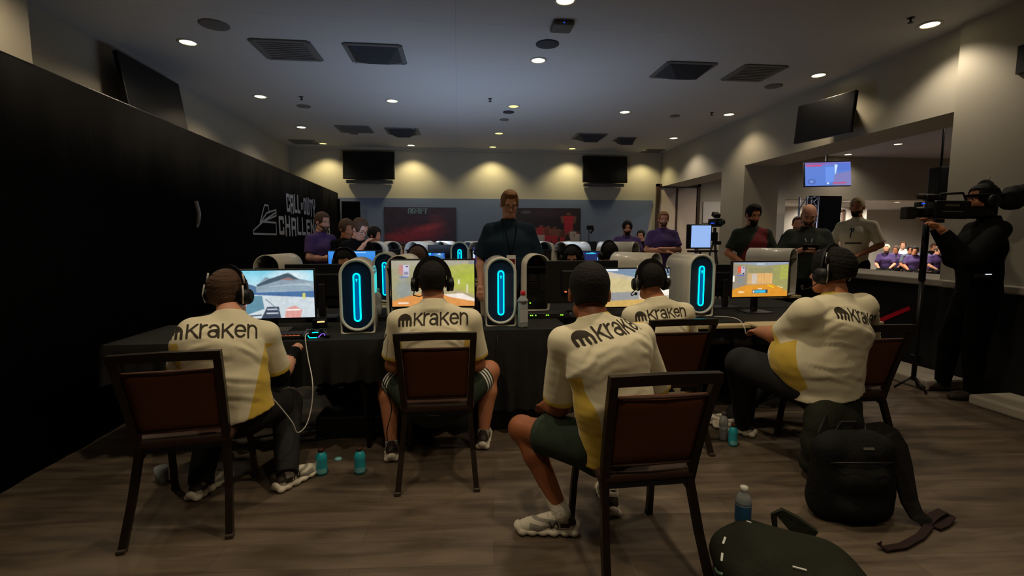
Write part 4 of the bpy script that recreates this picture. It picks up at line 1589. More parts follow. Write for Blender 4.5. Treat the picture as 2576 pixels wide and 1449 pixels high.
sprinkler(-2.18, 7.44, 'small dark sprinkler head between the two left hand downlights')
sprinkler(0.48, 7.24, 'small dark sprinkler head left of the middle yellow downlight')
sprinkler(4.12, 4.25, 'small dark sprinkler head left of the large front right downlight')
sprinkler(4.04, 7.63, 'tiny dark sprinkler head beside the right wall downlight')
ap = empty('wireless_access_point', (0.99, 4.72, CEIL), 0, 'white box on the ceiling with a tiny blue light', 'access point')
MB().box((0, 0, -0.025), (0.20, 0.20, 0.05), bev=0.02, seg=3).build('housing', 'grey_plastic', ap)
MB().box((0.0, -0.103, -0.030), (0.012, 0.004, 0.008)).build('indicator', 'led_blue', ap)
b = MB()
b.tube([(-0.80, 9.2, CEIL - 0.01), (-0.74, 9.7, CEIL - 0.03), (-0.70, 10.3, CEIL - 0.01)], 0.006, 6)
prop(b.build('ceiling_cable', 'cable_white'), 'thin pale cable hanging beside the far left open diffuser', 'cable')


# ------------------------------------------------------------------ wall televisions
def wall_tv(label, c, w, h, yaw, tilt, off=0.12, pic=None, bar=False, side=None):
    """c: middle of the screen; yaw: which way the wall faces (0 = towards the camera)."""
    root = empty('television', c, 0, label, 'television')
    R = rotz(yaw) @ rotx(-tilt)
    b = MB()
    b.box((0, 0.03, 0), (w, 0.05, h), R, bev=0.008)
    b.build('housing', 'black_plastic', root)
    if pic is None:
        MB().box(R @ V3(0, 0.002, 0), (w - 0.03, 0.006, h - 0.03), R).build('screen', 'screen_off', root)
    else:
        pic.obj('screen', R @ V3(0, -0.002, 0), R @ V3(1, 0, 0), R @ V3(0, 0, 1), w - 0.03, h - 0.03, 'picture_lit', root)
    m = MB()
    if off > 0:
        m.box(rotz(yaw) @ V3(0, (0.055 + off) / 2, 0), (0.3, off - 0.075, 0.25), rotz(yaw))
    else:
        m.tube([rotz(yaw) @ V3(0, .06, 0), rotz(yaw) @ V3(0, .10, .05), rotz(yaw) @ V3(0, .10, CEIL - c[2])], 0.025, 8)
    m.build('wall_bracket', 'dark_metal', root)
    if bar:
        MB().box(rotz(yaw) @ V3(0, 0.10, -h / 2 - 0.045), (w * 0.92, 0.08, 0.07), rotz(yaw), bev=0.012).build('sound_bar', 'grey_plastic', root)
    return root


wall_tv('black television on the back wall, the left of the pair', (-1.91, BACK - 0.17, 2.99), 1.10, 0.60, 0, 0.10, off=.17, bar=True)
wall_tv('black television on the back wall, the right of the pair', (3.37, BACK - 0.17, 2.98), 1.05, 0.60, 0, 0.10, off=.17, bar=True)
tq = atx(2078, 297, XR - .30)
wall_tv('black television hung on the header of the right wall', tq, 0.76, 0.48, -math.pi / 2 + 0.22, 0.10, off=.30)
wall_tv('black television high on the left wall, half hidden by the drape', (-3.42, 6.15, 3.0), 1.12, 0.64, math.pi / 2, 0.14, off=.20)
tvp = Pic(96, 60, (96, 130, 214))
tvp.rect(0, 0, 1, .14, (120, 120, 200)).rect(.02, .03, .45, .08, (150, 90, 150)).rect(.02, .12, .38, .17, (220, 60, 90))
tvp.rect(.68, .05, .98, .35, (90, 120, 210)).poly([(.66, .1), (.72, .12), (.66, .6)], (210, 235, 255)).poly([(.45, .2), (.66, .2), (.66, .85), (.45, .85)], (110, 150, 235))
tvp.poly([(.66, .5), (1, .4), (1, 1), (.6, 1)], (130, 130, 190)).blob(.14, .82, .1, .13, (50, 70, 140)).blob(.14, .82, .07, .09, (120, 150, 220)).rect(.6, .86, .9, .91, (200, 80, 120)).blob(.5, .9, .03, .05, (230, 240, 255))
tvp.blur(1)
wall_tv('lit television with a blue game picture hanging in the next room', (7.2, 9.0, 2.66), 0.84, 0.50, -0.30, 0.20, off=-1, pic=tvp)

# ------------------------------------------------------------------ pictures on the back wall
pa = Pic(110, 60, (30, 20, 34))
pa.blob(.45, .75, .52, .30, (92, 24, 38), .9, .8, -.35).blob(.62, .55, .30, .12, (120, 40, 50), .7, .9, -.5).blob(.2, .85, .3, .15, (100, 26, 36), .8, .8, .2)
pa.blob(.72, .35, .18, .22, (70, 30, 44), .6, .9).noise(.25, 2, 3)
pa.blur(2)
pa.a *= 2.6
ts_, te_ = text_strokes('DRAFT', .33, .03, .15, .10, .5)
pa.fill(stroke_mask(pa.X, .20 - pa.Y, ts_, .018), (120, 160, 172), .8)
pa.fill((pa.noise(0).X * 0 + np.random.RandomState(8).rand(pa.h, pa.w) > .8) & (pa.Y < .2) & (pa.X > .3) & (pa.X < .62), (40, 26, 44), .8)
o = pa.obj('poster', (-0.83, BACK - 0.045, 1.70), (1, 0, 0), (0, 0, 1), 1.60, 0.80, 'picture_print')
prop(o, 'dark red mural poster on the back wall behind the left hand computers', 'poster')
pb = Pic(120, 60, (30, 20, 32))
pb.blob(.55, .15, .45, .2, (58, 36, 60), .7, .9).blob(.28, .12, .08, .06, (90, 90, 110), .6)


def figure(pc, x, y, h, body, skin, legs):
    w_ = h * .22
    pc.blob(x, y + h * .07, w_ * .25, h * .07, skin, .9, .3)
    pc.poly([(x - w_ * .5, y + h * .15), (x + w_ * .5, y + h * .15), (x + w_ * .42, y + h * .58), (x - w_ * .42, y + h * .58)], body, .9)
    pc.poly([(x - w_ * .8, y + h * .2), (x - w_ * .5, y + h * .15), (x - w_ * .45, y + h * .5), (x - w_ * .65, y + h * .5)], skin, .8)
    pc.poly([(x + w_ * .8, y + h * .2), (x + w_ * .5, y + h * .15), (x + w_ * .45, y + h * .5), (x + w_ * .65, y + h * .5)], skin, .8)
    pc.poly([(x - w_ * .45, y + h * .56), (x + w_ * .45, y + h * .56), (x + w_ * .35, y + h), (x - w_ * .35, y + h)], legs, .85)


RED_, SK, WH = (168, 34, 54), (122, 76, 64), (170, 160, 160)
for (x, y, h, bd, lg) in ((.32, .50, .5, RED_, WH), (.38, .55, .45, RED_, SK), (.48, .48, .52, RED_, WH), (.57, .50, .5, (110, 50, 46), RED_), (.66, .52, .48, SK, RED_), (.84, .12, .62, RED_, RED_), (.90, .60, .4, WH, WH), (.96, .68, .32, WH, WH), (.76, .62, .38, (90, 44, 40), RED_)):
    figure(pb, x, y, h, bd, SK, lg)
o = pb.obj('poster', (1.95, BACK - 0.045, 1.70), (1, 0, 0), (0, 0, 1), 1.78, 0.80, 'picture_print')
prop(o, 'dark mural poster of red uniformed basketball players right of the standing man', 'poster')
o = box_obj('wall_sheet', (5.84, BACK - 0.03, 1.78), (6.30, BACK, 2.28), 'white_plastic')
prop(o, 'plain white sheet on the wall beyond the doorway', 'sign')

# ------------------------------------------------------------------ the black drape with its lettering
dp = empty('drape', (-2.53, 4.0, 0), 0, 'long black drape wall with white lettering along the left side', 'drape')
n = 220
ys = np.linspace(-3.0, 10.9, n) - 4.0
wob = 0.006 * np.sin(ys * 9) + 0.004 * np.sin(ys * 23 + 1)
zt = np.interp(ys + 4, [-3, 3, 10.9], [2.45, 2.44, 2.36])
P = np.stack([np.stack([wob * k_, ys, z_], 1) for k_, z_ in ((1, zt * 0), (1, zt * .5), (.3, zt))], 0)
P2 = P[::-1].copy()
P2[:, :, 0] -= 0.05
m = MB()
m.grid(np.concatenate([P, P2]), 0, closed_u=True)
m.add(np.array([P[0, -1], P[2, -1], P2[0, -1], P2[2, -1]]), [[0, 1, 2, 3]])
m.build('cloth', 'drape', dp)
m = MB().tube([(-0.02, -7, 2.455), (-0.02, -1, 2.445), (-0.02, 6.9, 2.365)], 0.012, 8)
m.build('top_rail', 'dark_metal', dp)
bk = box_obj('drape_return', (-3.30, 10.86, 0), (-2.50, 10.92, 2.24), 'drape')
prop(bk, 'short black drape across the far end of the long drape wall', 'drape')
bk = box_obj('drape_end', (-2.48, 10.98, 0), (-2.10, 11.03, 2.20), 'drape')
prop(bk, 'narrow black curtain on the back wall where the long drape ends', 'drape')


def flat_print(name, strokes, t, x0, x1, z0, z1, cell, m_):
    X, Y = np.meshgrid(np.arange(x0, x1, cell), np.arange(z0, z1, cell))
    mk = stroke_mask(X, Y, strokes, t)
    P_, Q_ = mask_mesh(mk, X, Y, lambda u, v: np.stack([u * 0 + 0.016, u - 4.0, v], 1))
    return add_mesh(name, P_, Q_, m_, dp)


s1, e1 = text_strokes('CALL', 7.64, 1.80, 0.27, .14, .82)
s2, e2 = text_strokes('OF', e1 + .02, 1.87, 0.11, .1, .7)
s3, e3 = text_strokes('DUTY', e2 + .03, 1.80, 0.27, .14, .82)
flat_print('lettering', s1, .050, 7.55, e1 + .02, 1.7, 2.15, .006, 'grey_print')
flat_print('lettering', s3, .050, e2, e3 + .1, 1.7, 2.15, .006, 'grey_print')
flat_print('small_lettering', s2, .020, e1, e2 + .1, 1.8, 2.05, .004, 'grey_print')
s4, e4 = text_strokes('CHALLENGERS', 7.28, 1.46, 0.26, .14, 1.30)
flat_print('lower_lettering', s4, .055, 7.2, e4 + .1, 1.4, 1.8, .006, 'grey_print')
em = [[(6.40, 1.46), (7.18, 1.46), (7.18, 1.62), (6.72, 1.62), (6.40, 1.50), (6.40, 1.46)],
      [(6.62, 1.60), (6.86, 1.74), (7.20, 1.80), (7.20, 1.72), (6.90, 1.66), (6.62, 1.60)],
      [(6.62, 1.60), (6.80, 1.84), (6.92, 1.84), (6.95, 1.76)], [(6.70, 1.62), (7.18, 1.76)]]
flat_print('emblem', em, .022, 6.3, 7.3, 1.4, 1.9, .005, 'grey_print')
mt = MB()
mt.tube([(0, 0, 0.12), (0.02, 0.0, 0.0), (0.015, -0.02, -0.10)], [0.018, 0.018, 0.016], 12)
mt.tube([(0.015, -0.02, -0.10), (0.012, -0.035, -0.13)], 0.012, 8)
o = mt.build('tube_light', 'white_plastic')
o.location = (-2.512, 5.09, 1.64)
prop(o, 'short white tube fixed upright on the black drape', 'tube')

# ------------------------------------------------------------------ next room: drape, truss, mural, tall black box
c0 = at(2012, 480, 10.6)
tr = empty('truss', (8.05, 10.6, 0), 0, 'blue lit metal truss tower in the next room', 'truss')
m = MB()
for dx in (-.14, .14):
    for dy in (-.12, .12):
        m.tube([(dx, dy, 0), (dx, dy, 2.36)], 0.022, 8)
for k in range(9):
    z0, z1 = k * .26, k * .26 + .26
    m.tube([(-.14, -.12, z0), (.14, -.12, z1)], 0.012, 6)
    m.tube([(.14, -.12, z0), (.14, .12, z1)], 0.012, 6)
    m.tube([(-.14, .12, z0), (-.14, -.12, z1)], 0.012, 6)
    m.tube([(-.14, -.12, z1), (.14, -.12, z1)], 0.012, 6)
m.build('truss_frame', 'truss_metal', tr)
lamp('stage_glow', 'POINT', (8.3, 10.3, 1.1), 5, (0.25, 0.35, 1.0), shadow_soft_size=0.1)
o = box_obj('curtain', (8.20, 10.75, 0), (9.0, 10.82, 2.40), 'drape')
prop(o, 'dark blue black curtain behind the truss in the next room', 'curtain')
tb = at(2375, 480, 6.2)
ha, hb = at(2357, 560, 6.4), at(2399, 418, 6.4)
o = MB().box(((ha[0] + hb[0]) / 2, 6.5, (ha[2] + hb[2]) / 2), (hb[0] - ha[0], .20, hb[2] - ha[2]), bev=.02).tube([((ha[0] + hb[0]) / 2, 6.5, hb[2] - .02), ((ha[0] + hb[0]) / 2, 6.5, CEIL)], .015, 8).build('hanging_speaker', 'black_plastic')
prop(o, 'tall black speaker column hanging in the next room beside the near column', 'speaker')
# white splash mural and small picture on the pale wall behind the men
mu = Pic(80, 70, (190, 182, 160))
mc = at(2100, 555, 11.6)
o = box_obj('wall_far_panel', (8.6, 12.9, 0.0), (11.6, 12.98, 2.30), 'wall_white', kind='structure')
sp = MB()
rs = np.random.RandomState(4)
cx0 = at(2085, 545, 12.88)
pts = []
for i in range(22):
    a = 2 * math.pi * i / 22
    rr = (.30 if i % 2 else .17) * (0.8 + .4 * rs.rand())
    pts.append((cx0[0] + rr * 1.2 * math.cos(a), cx0[2] + rr * .8 * math.sin(a)))
sp.prism(pts, 12.88, 12.899)
o = sp.build('wall_cutout', 'white_print')
prop(o, 'jagged white splash shaped cutout on the pale wall behind the bald man', 'wall art')
cx1 = at(2112, 572, 12.88)
sp = MB().prism([(cx1[0] - .03, cx1[2] - .12), (cx1[0] + .01, cx1[2] - .05), (cx1[0] + .04, cx1[2] - .12), (cx1[0] + .05, cx1[2] + .02), (cx1[0] + .02, cx1[2] + .14), (cx1[0] - .03, cx1[2] + .10), (cx1[0] - .05, cx1[2])], 12.88, 12.899)
o = sp.build('wall_figure', 'brown_wood')
prop(o, 'small brown figure silhouette on the pale wall left of the jersey man', 'wall art')
b = MB()
x0 = at(2085, 520, 12.86)[0]
b.box((x0 - .2, 12.87, 1.1), (.05, .06, 2.2)).box((x0 + .45, 12.87, 1.1), (.05, .06, 2.2)).box((x0 + .13, 12.87, 2.2), (.70, .06, .05))
b.build('trim_5', 'brown_wood')['kind'] = 'structure'
# small sign on the near column
o = box_obj('wall_sign', (XR - 0.085, 3.10, 2.62), (XR - 0.06, 3.40, 2.85), 'black_paint')
c9 = atx(2568, 150, XR - 0.07)
o.location = (0, 0, 0)
prop(o, 'small dark sign high on the near right column, cut by the frame', 'sign')
o.location = (0, c9[1] - 3.38, c9[2] - 2.735)
# ------------------------------------------------------------------ banquet chairs
def chair(label, x, y, yaw, group='brown leather banquet chairs of the players'):
    root = empty('banquet_chair', (x, y, 0), yaw, label, 'chair', group)
    sp = []
    for s in (-1, 1):
        b = MB()
        b.tube([(s * .216, -.335, 0), (s * .200, -.245, .20), (s * .184, -.180, .40)], [1.0, 1.0, 1.05], flat=(.030, .030), up=(0, 1, 0))
        l = b.build('leg', 'bronze', root)
        MB().box((s * .2165, -.337, .010), (.036, .036, .02), bev=.004).build('foot_cap', 'rubber', l)
        b = MB()
        b.tube([(s * .205, .245, 0), (s * .200, .215, .22), (s * .185, .185, .42)], 1.0, flat=(.028, .028), up=(0, 1, 0))
        l = b.build('leg', 'bronze', root)
        MB().box((s * .2055, .246, .010), (.034, .034, .02), bev=.004).build('foot_cap', 'rubber', l)
    # the back frame: two posts leaning back and a top rail
    b = MB()
    for s in (-1, 1):
        b.tube([(s * .183, -.172, .37), (s * .190, -.205, .52), (s * .198, -.258, .70), (s * .206, -.318, .875)], 1.0, flat=(.034, .030), up=(0, 1, 0))
    b.tube([(-.222, -.320, .876), (0, -.324, .880), (.222, -.320, .876)], 1.0, flat=(.036, .040), up=(0, 0, 1))
    b.build('back_frame', 'bronze', root)
    b = MB()

    def yb(z):
        return np.interp(z, [.37, .52, .70, .875], [-.172, -.205, -.258, -.318])
    nz, nx = 13, 11
    for side, off in ((0, -.022), (1, .022)):
        P = np.zeros((nz, nx, 3))
        for i, z in enumerate(np.linspace(.495, .808, nz)):
            for j, x_ in enumerate(np.linspace(-.184, .184, nx)):
                e = min(1, (1 - abs(x_) / .184) * 7) * min(1, min(z - .495, .808 - z) * 30 + .0)
                P[i, j] = (x_ * (.92 + .08 * (z - .495) / .313), yb(z) + off * (.35 + .65 * e ** .5), z)
        b.grid(P)
    n = nz * nx
    F = []
    per = [j for j in range(nx)] + [i * nx + nx - 1 for i in range(1, nz)] + [(nz - 1) * nx + j for j in range(nx - 2, -1, -1)] + [i * nx for i in range(nz - 2, 0, -1)]
    b.F += [[per[i], per[(i + 1) % len(per)], per[(i + 1) % len(per)] + n, per[i] + n] for i in range(len(per))]
    b.M += [0] * len(per)
    b.S += [False] * len(per)
    bp = b.build('backrest', 'leather', root)
    for z in (.499, .805):
        b = MB()
        b.tube([(-.180 * (.92 if z < .6 else 1), yb(z) - .018, z), (0, yb(z) - .024, z), (.180 * (.92 if z < .6 else 1), yb(z) - .018, z)], .0045, 6)
        b.build('piping', 'leather_dark', bp)
    # seat cushion with a rolled front
    b = MB()
    S = Field((-.26, -.24, .38), (.26, .28, .50), .008)
    S.cone((-.18, -.17, .435), (.18, -.17, .435), .028, .028, k=0)
    S.cone((-.19, .19, .435), (.19, .19, .435), .034, .034, k=0)
    for q in np.linspace(-.18, .18, 10):
        S.cone((q, -.17, .435), (q * 1.05, .19, .437), .028, .033, k=.02)
    V, Q = S.mesh()
    add_mesh('seat', V, Q, 'leather_dark', root, None, True)
    b = MB()
    b.box((0, .0, .404), (.35, .34, .02)).box((0, -.182, .405), (.37, .022, .03)).box((0, .195, .408), (.38, .022, .026))
    b.box((-.182, 0, .410), (.022, .36, .028)).box((.182, 0, .410), (.022, .36, .028))
    b.build('seat_frame', 'underside', root)
    return root


def chair_at(label, pl, pr_, extra=0.0, src=[None]):
    """from the top corners of the back"""
    a, b_ = atz(*pl, .89), atz(*pr_, .89)
    c = (a + b_) / 2
    yaw = math.atan2(b_[1] - a[1], b_[0] - a[0]) + extra
    o = rotz(yaw) @ V3(0, -.320, 0)
    x, y = c[0] - o[0], c[1] - o[1]
    if src[0] is None:
        src[0] = chair(label, x, y, yaw)
        return src[0]
    r_ = copy_tree(src[0])
    r_.location = (x, y, 0)
    r_.rotation_euler = (0, 0, yaw)
    r_['label'] = label
    return r_


CH = []
CH.append(chair_at('brown banquet chair of the leftmost player, its back on the left of the picture', (284, 898), (540, 884)))
CH.append(chair_at('brown banquet chair seen squarely from behind under the centre player', (1000, 842), (1188, 838)))
CH.append(chair_at('large nearest brown banquet chair behind the player in green shorts', (1546, 952), (1802, 938), -.04))
CH.append(chair_at('brown banquet chair half hidden behind the nearest one, with the centre right player', (1643, 806), (1797, 806), .14))
CH.append(chair_at('brown banquet chair leaning back under the heavy player on the right', (2140, 824), (2287, 817), -.10))


# ------------------------------------------------------------------ desktop computers
def stadium(r, z0, z1, n=14, sq=False):
    pts = []
    for i in range(n + 1):
        a = math.pi * i / n
        pts.append((r * math.cos(a), z1 - r + r * math.sin(a)))
    if sq:
        pts += [(-r, z0 + .10 + (z0 - z0)), (-r, z0 + .012), (-r + .012, z0), (r - .012, z0), (r, z0 + .012), (r, z0 + .10)]
    else:
        for i in range(n + 1):
            a = math.pi + math.pi * i / n
            pts.append((r * math.cos(a), z0 + r + r * math.sin(a)))
    return pts


def tower(label, x, y, z, yaw, glow=True, group='white rounded desktop computers'):
    """front of the case at the origin, facing -y."""
    root = empty('desktop_computer', (x, y, z), yaw, label, 'computer', group)
    W, Hh, D = .113, .515, .47
    out, inn = stadium(W, 0, Hh, sq=True), stadium(W - .011, .011, Hh - .011, sq=True)
    b = MB()
    for prof, ya, yb_ in ((out, .012, D),):
        L = [[(p[0], ya, p[1]) for p in out], [(p[0], yb_, p[1]) for p in out], [(p[0], yb_ - .004, p[1]) for p in inn], [(p[0], ya, p[1]) for p in inn]]
        b.grid(np.array(L + [L[0]]).transpose(1, 0, 2), 0, closed_u=True)
    b.build('shell', 'shell_white', root)
    # the pale oval rim round the front panel
    b = MB()
    o2, i2 = stadium(W + .001, .022, Hh + .001, 18), stadium(W - .017, .039, Hh - .017, 18)
    i3 = stadium(W - .019, .041, Hh - .019, 18)
    L = [[(p[0], .016, p[1]) for p in o2], [(p[0], -.002, p[1]) for p in o2], [(p[0], -.006, p[1]) for p in stadium(W - .006, .028, Hh - .006, 18)], [(p[0], -.002, p[1]) for p in i2], [(p[0], .016, p[1]) for p in i3]]
    b.grid(np.array(L).transpose(1, 0, 2), 0, closed_u=True)
    b.build('front_rim', 'shell_white', root)
    b = MB()
    b.prism(stadium(W - .017, .039, Hh - .017, 18), .010, .016)
    b.prism([(-W + .012, .02), (W - .012, .02), (W - .012, .40), (-W + .012, .40)], .016, .40)
    b.build('front_panel', 'panel_glass' if glow else 'panel_black', root)
    if glow:
        b = MB()
        b.tube([(p[0], .004, p[1]) for p in stadium(.0200, .092, .415, 8)], .0050, 8, closed=True)
        b.build('light_ring', 'led_cyan', root)
        b = MB().prism(stadium(.0145, .098, .409, 8), .006, .0105)
        b.build('ring_core', 'led_inner', root)
        b = MB().lathe([(.001, 0), (.006, 0), (.006, .004), (.001, .004)], (0, .001, .375), 12, 0, rotx(math.pi / 2))
        b.lathe([(.001, 0), (.003, 0), (.003, .004), (.001, .004)], (0, .001, .362), 8, 0, rotx(math.pi / 2))
        b.build('power_button', 'led_cyan', root)
    # rear: recessed port plate with its arch left open above it
    b = MB()
    b.box((0, .405, .205), (2 * W - .026, .01, .39))
    b.build('rear_panel', 'black_plastic', root)
    b = MB()
    b.box((0, .42, .398), (2 * W - .024, .09, .012))
    b.box((-.055, .412, .26), (.05, .006, .16)).box((.04, .412, .30), (.06, .006, .06)).box((.04, .412, .10), (.08, .006, .05))
    for k in range(6):
        b.box((.03, .412, .16 + k * .017), (.09, .006, .008))
    b.build('port_plate', 'dark_metal', root)
    MB().box((.06, .416, .07), (.012, .006, .010)).build('power_light', 'led_green', root)
    return root


T_SRC = {}


def tower_at(label, px, top, Y, yaw=0.0, glow=True, table=None, group='white rounded desktop computers'):
    p = at(px, top, Y)
    z = (p[2] - .515) if table is None else table
    if not glow:     # turned round: its rear faces the camera
        yaw += math.pi
        off = rotz(yaw) @ V3(0, .47, 0)
        p = p - off
    if glow not in T_SRC:
        T_SRC[glow] = tower(label, p[0], p[1], z, yaw, glow, group)
        return T_SRC[glow]
    r_ = copy_tree(T_SRC[glow])
    r_.location = (p[0], p[1], z)
    r_.rotation_euler = (0, 0, yaw)
    r_['label'] = label
    r_['group'] = group
    return r_


tower_at('white computer with a tall cyan light ring between the two left monitors', 895, 650, 3.38, .12, table=.75)
tower_at('white computer with a cyan light ring in the middle, beside the red capped bottle', 1260, 640, 3.55, -.02, table=.75)
tower_at('white computer with a cyan light ring right of centre, its side showing', 1768, 638, 3.80, -.02, table=.76)
FAR = 'computers of the far rows'
tower_at('computer with a small cyan ring behind the left bottle of water', 966, 625, 4.95, .05, group=FAR, table=.75)
tower_at('computer with a small cyan ring straight ahead, front of the far pair', 1156, 624, 6.1, .0, group=FAR, table=.85)
tower_at('farthest computer with a cyan ring, just behind the other small ring', 1176, 606, 7.2, -.5, group=FAR, table=.85)
tower_at('farthest left glowing computer above the blue game screen', 1080, 608, 8.2, .2, group=FAR, table=.85)
tower_at('computer whose arched rear and white side show above the leftmost monitor', 668, 634, 4.35, -.10, False, table=.75)
tower_at('computer with a black arched rear beside the centre player\'s monitor', 1003, 640, 4.14, -.08, False, table=.75)
tower_at('computer seen from its ported rear beside the standing man', 1354, 629, 4.30, .05, False, table=.75)
tower_at('computer with a long white side and dark rear arch above the centre right headset', 1652, 626, 4.55, .62, False, table=.75)
tower_at('white computer peeking up left of the man with glasses at his desk', 1410, 611, 5.9, -.9, False, group=FAR, table=.85)
tower_at('white computer behind the seated player in black', 1600, 614, 5.7, .8, False, group=FAR, table=.85)
tower_at('white computer shell behind the rightmost monitor', 1998, 630, 5.0, .6, False, group=FAR, table=.78)
tower_at('small arched computer rear left of the cyan P shaped ring', 941, 612, 6.3, .0, False, group=FAR, table=.85)
tower_at('small white computer below the left mural, first of the far cluster', 990, 608, 7.0, .3, False, group=FAR, table=.85)
tower_at('small white computer below the left mural, in the middle of the far cluster', 1036, 610, 6.6, -.4, False, group=FAR, table=.85)
tower_at('small white computer below the left mural, right of the far cluster', 1104, 606, 7.6, -.4, False, group=FAR, table=.85)
tower_at('tall white computer against the standing man\'s arm', 1197, 606, 6.6, -.5, False, group=FAR, table=.85)
tower_at('small white computer just right of the standing man', 1372, 606, 6.6, .1, False, group=FAR, table=.85)
tower_at('small white computer below the basketball mural', 1425, 607, 7.6, -.3, False, group=FAR, table=.85)


# ------------------------------------------------------------------ monitors
def monitor(label, c, yaw=0.0, w=.55, pic=None, group='desk monitors', tilt=0.0, table=.75):
    """c: middle of the screen; faces -y before turning."""
    h = w * 9 / 16
    root = empty('monitor', (c[0], c[1], table), yaw, label, 'monitor', group)
    zc = c[2] - table
    R = rotx(-tilt)
    b = MB().box((0, .022, zc), (w + .016, .034, h + .022), R, bev=.006)
    b.box((0, .045, zc), (w * .6, .03, h * .6), R, bev=.012)
    b.build('housing', 'black_plastic', root)
    if pic is not None:
        pic.obj('screen', V3(0, 0, zc) + R @ V3(0, .003, 0), R @ V3(1, 0, 0), R @ V3(0, 0, 1), w, h, 'picture_lit', root)
    else:
        MB().box((0, .003, zc), (w, .004, h), R).build('screen', 'screen_off', root)
    b = MB().box((0, .075, (zc - .01) / 2 + .02), (.055, .035, zc), bev=.008)
    b.build('stand_neck', 'dark_metal', root)
    b = MB().box((0, .06, .008), (.24, .19, .014), bev=.006)
    b.build('stand_base', 'dark_metal', root)
    return root


# left player's game: a temple roof under a pale sky
p1 = Pic(300, 170, (170, 205, 225))
p1.vgrad(0, .42, (120, 205, 230), (205, 232, 240)).blob(.75, .12, .3, .2, (245, 250, 250), .8, .9)
p1.poly([(0, 0), (.18, 0), (.20, .1), (.12, .2), (0, .24)], (92, 134, 140)).poly([(0, .2), (.2, .22), (.36, .33), (.4, .5), (0, .6)], (86, 118, 150))
p1.poly([(.36, .33), (.47, .13), (.52, .17), (.72, .04), (.84, .18), (1, .24), (1, .44), (.36, .42)], (140, 158, 172))
p1.poly([(.36, .30), (.50, .18), (.70, .06), (.74, .08), (.84, .20), (.68, .17), (.5, .27), (.38, .33)], (70, 88, 102)).poly([(.62, .20), (.72, .14), (.80, .21)], (150, 120, 118))
p1.rect(.30, .44, 1, .58, (72, 110, 158)).poly([(.36, .42), (1, .24), (1, .44), (.36, .46)], (150, 172, 188), .7)
for k in range(6):
    p1.line(.5 + .08 * k, .34 - .02 * k, 1, .27 + .02 * k, .003, (185, 200, 208), .8)
p1.poly([(0, .58), (.3, .50), (1, .58), (1, 1), (0, 1)], (205, 216, 222)).poly([(0, .55), (.42, .52), (.44, .8), (.2, .95), (0, 1)], (98, 142, 162)).poly([(.1, 1), (.28, .66), (.2, .7), (0, .95)], (196, 140, 150))
p1.poly([(.40, 1), (.47, .76), (.60, .76), (.62, 1)], (60, 68, 88)).rect(.47, .80, .58, .83, (190, 200, 210)).rect(.46, .88, .59, .91, (190, 200, 210))
p1.poly([(.66, 1), (.68, .8), (.78, .74), (.86, .84), (.84, 1)], (222, 150, 140), .9).rect(.68, .82, .84, .85, (245, 245, 240)).rect(.87, .48, .90, .6, (210, 215, 110)).line(.46, .6, .6, .84, .006, (110, 130, 148))
p1.line(.1, .97, .4, .93, .008, (60, 70, 90)).noise(.10, 1, 9).blur(3)
# centre player's game: olive smoke and sand
p2 = Pic(300, 170, (176, 168, 122))
p2.vgrad(0, 1, (172, 168, 150), (176, 158, 104)).poly([(.55, .15), (1, .05), (1, .75), (.7, .6)], (176, 178, 74), .8).blob(.95, .38, .3, .3, (172, 190, 50), .7, .9)
p2.poly([(0, .2), (.3, .1), (.3, .9), (0, .9)], (160, 156, 120), .7).blob(.15, .65, .14, .3, (140, 150, 150), .8, .6)
p2.poly([(0, .88), (.3, .72), (.62, .74), (1, .84), (1, 1), (0, 1)], (222, 150, 80)).poly([(.62, .74), (.85, .72), (1, .84), (1, .9), (.7, .8)], (245, 235, 225), .9)
p2.rect(.09, .10, .15, .3, (200, 130, 130), .8).rect(.14, .10, .21, .34, (200, 196, 220)).rect(.17, .12, .20, .15, (60, 50, 70)).rect(.15, .25, .2, .31, (70, 60, 90), .6).rect(.09, .34, .20, .38, (110, 130, 190), .7).rect(.1, .41, .18, .43, (150, 160, 200), .6)
p2.rect(.80, .42, .82, .52, (235, 232, 225), .7).rect(.905, .52, .92, .72, (235, 232, 225), .6).rect(.07, .91, .2, .94, (245, 235, 220), .8).rect(.93, 0, 1, .08, (150, 148, 150)).noise(.10, 2, 12).blur(3)
# third game: beams of a bright corridor
p3 = Pic(260, 150, (200, 186, 160))
p3.poly([(0, 0), (1, 0), (1, .3), (.55, .25), (0, .05)], (120, 142, 166)).rect(.02, .0, .2, .05, (230, 235, 240)).poly([(.05, .2), (.5, .3), (.5, .62), (.05, .6)], (206, 190, 140))
p3.poly([(.5, .28), (.62, .25), (.62, .95), (.53, .95)], (206, 186, 176)).poly([(.62, .25), (1, .2), (1, .7), (.62, .7)], (245, 240, 225)).poly([(.1, .62), (.53, .6), (.53, .85), (.1, .85)], (150, 150, 150))
p3.poly([(0, .85), (.6, .8), (1, .9), (1, 1), (0, 1)], (208, 170, 96)).rect(.45, .1, .8, .14, (110, 200, 160), .8).blob(.78, .62, .25, .2, (255, 250, 240), .9, .6).noise(.08, 3, 9).blur(3)
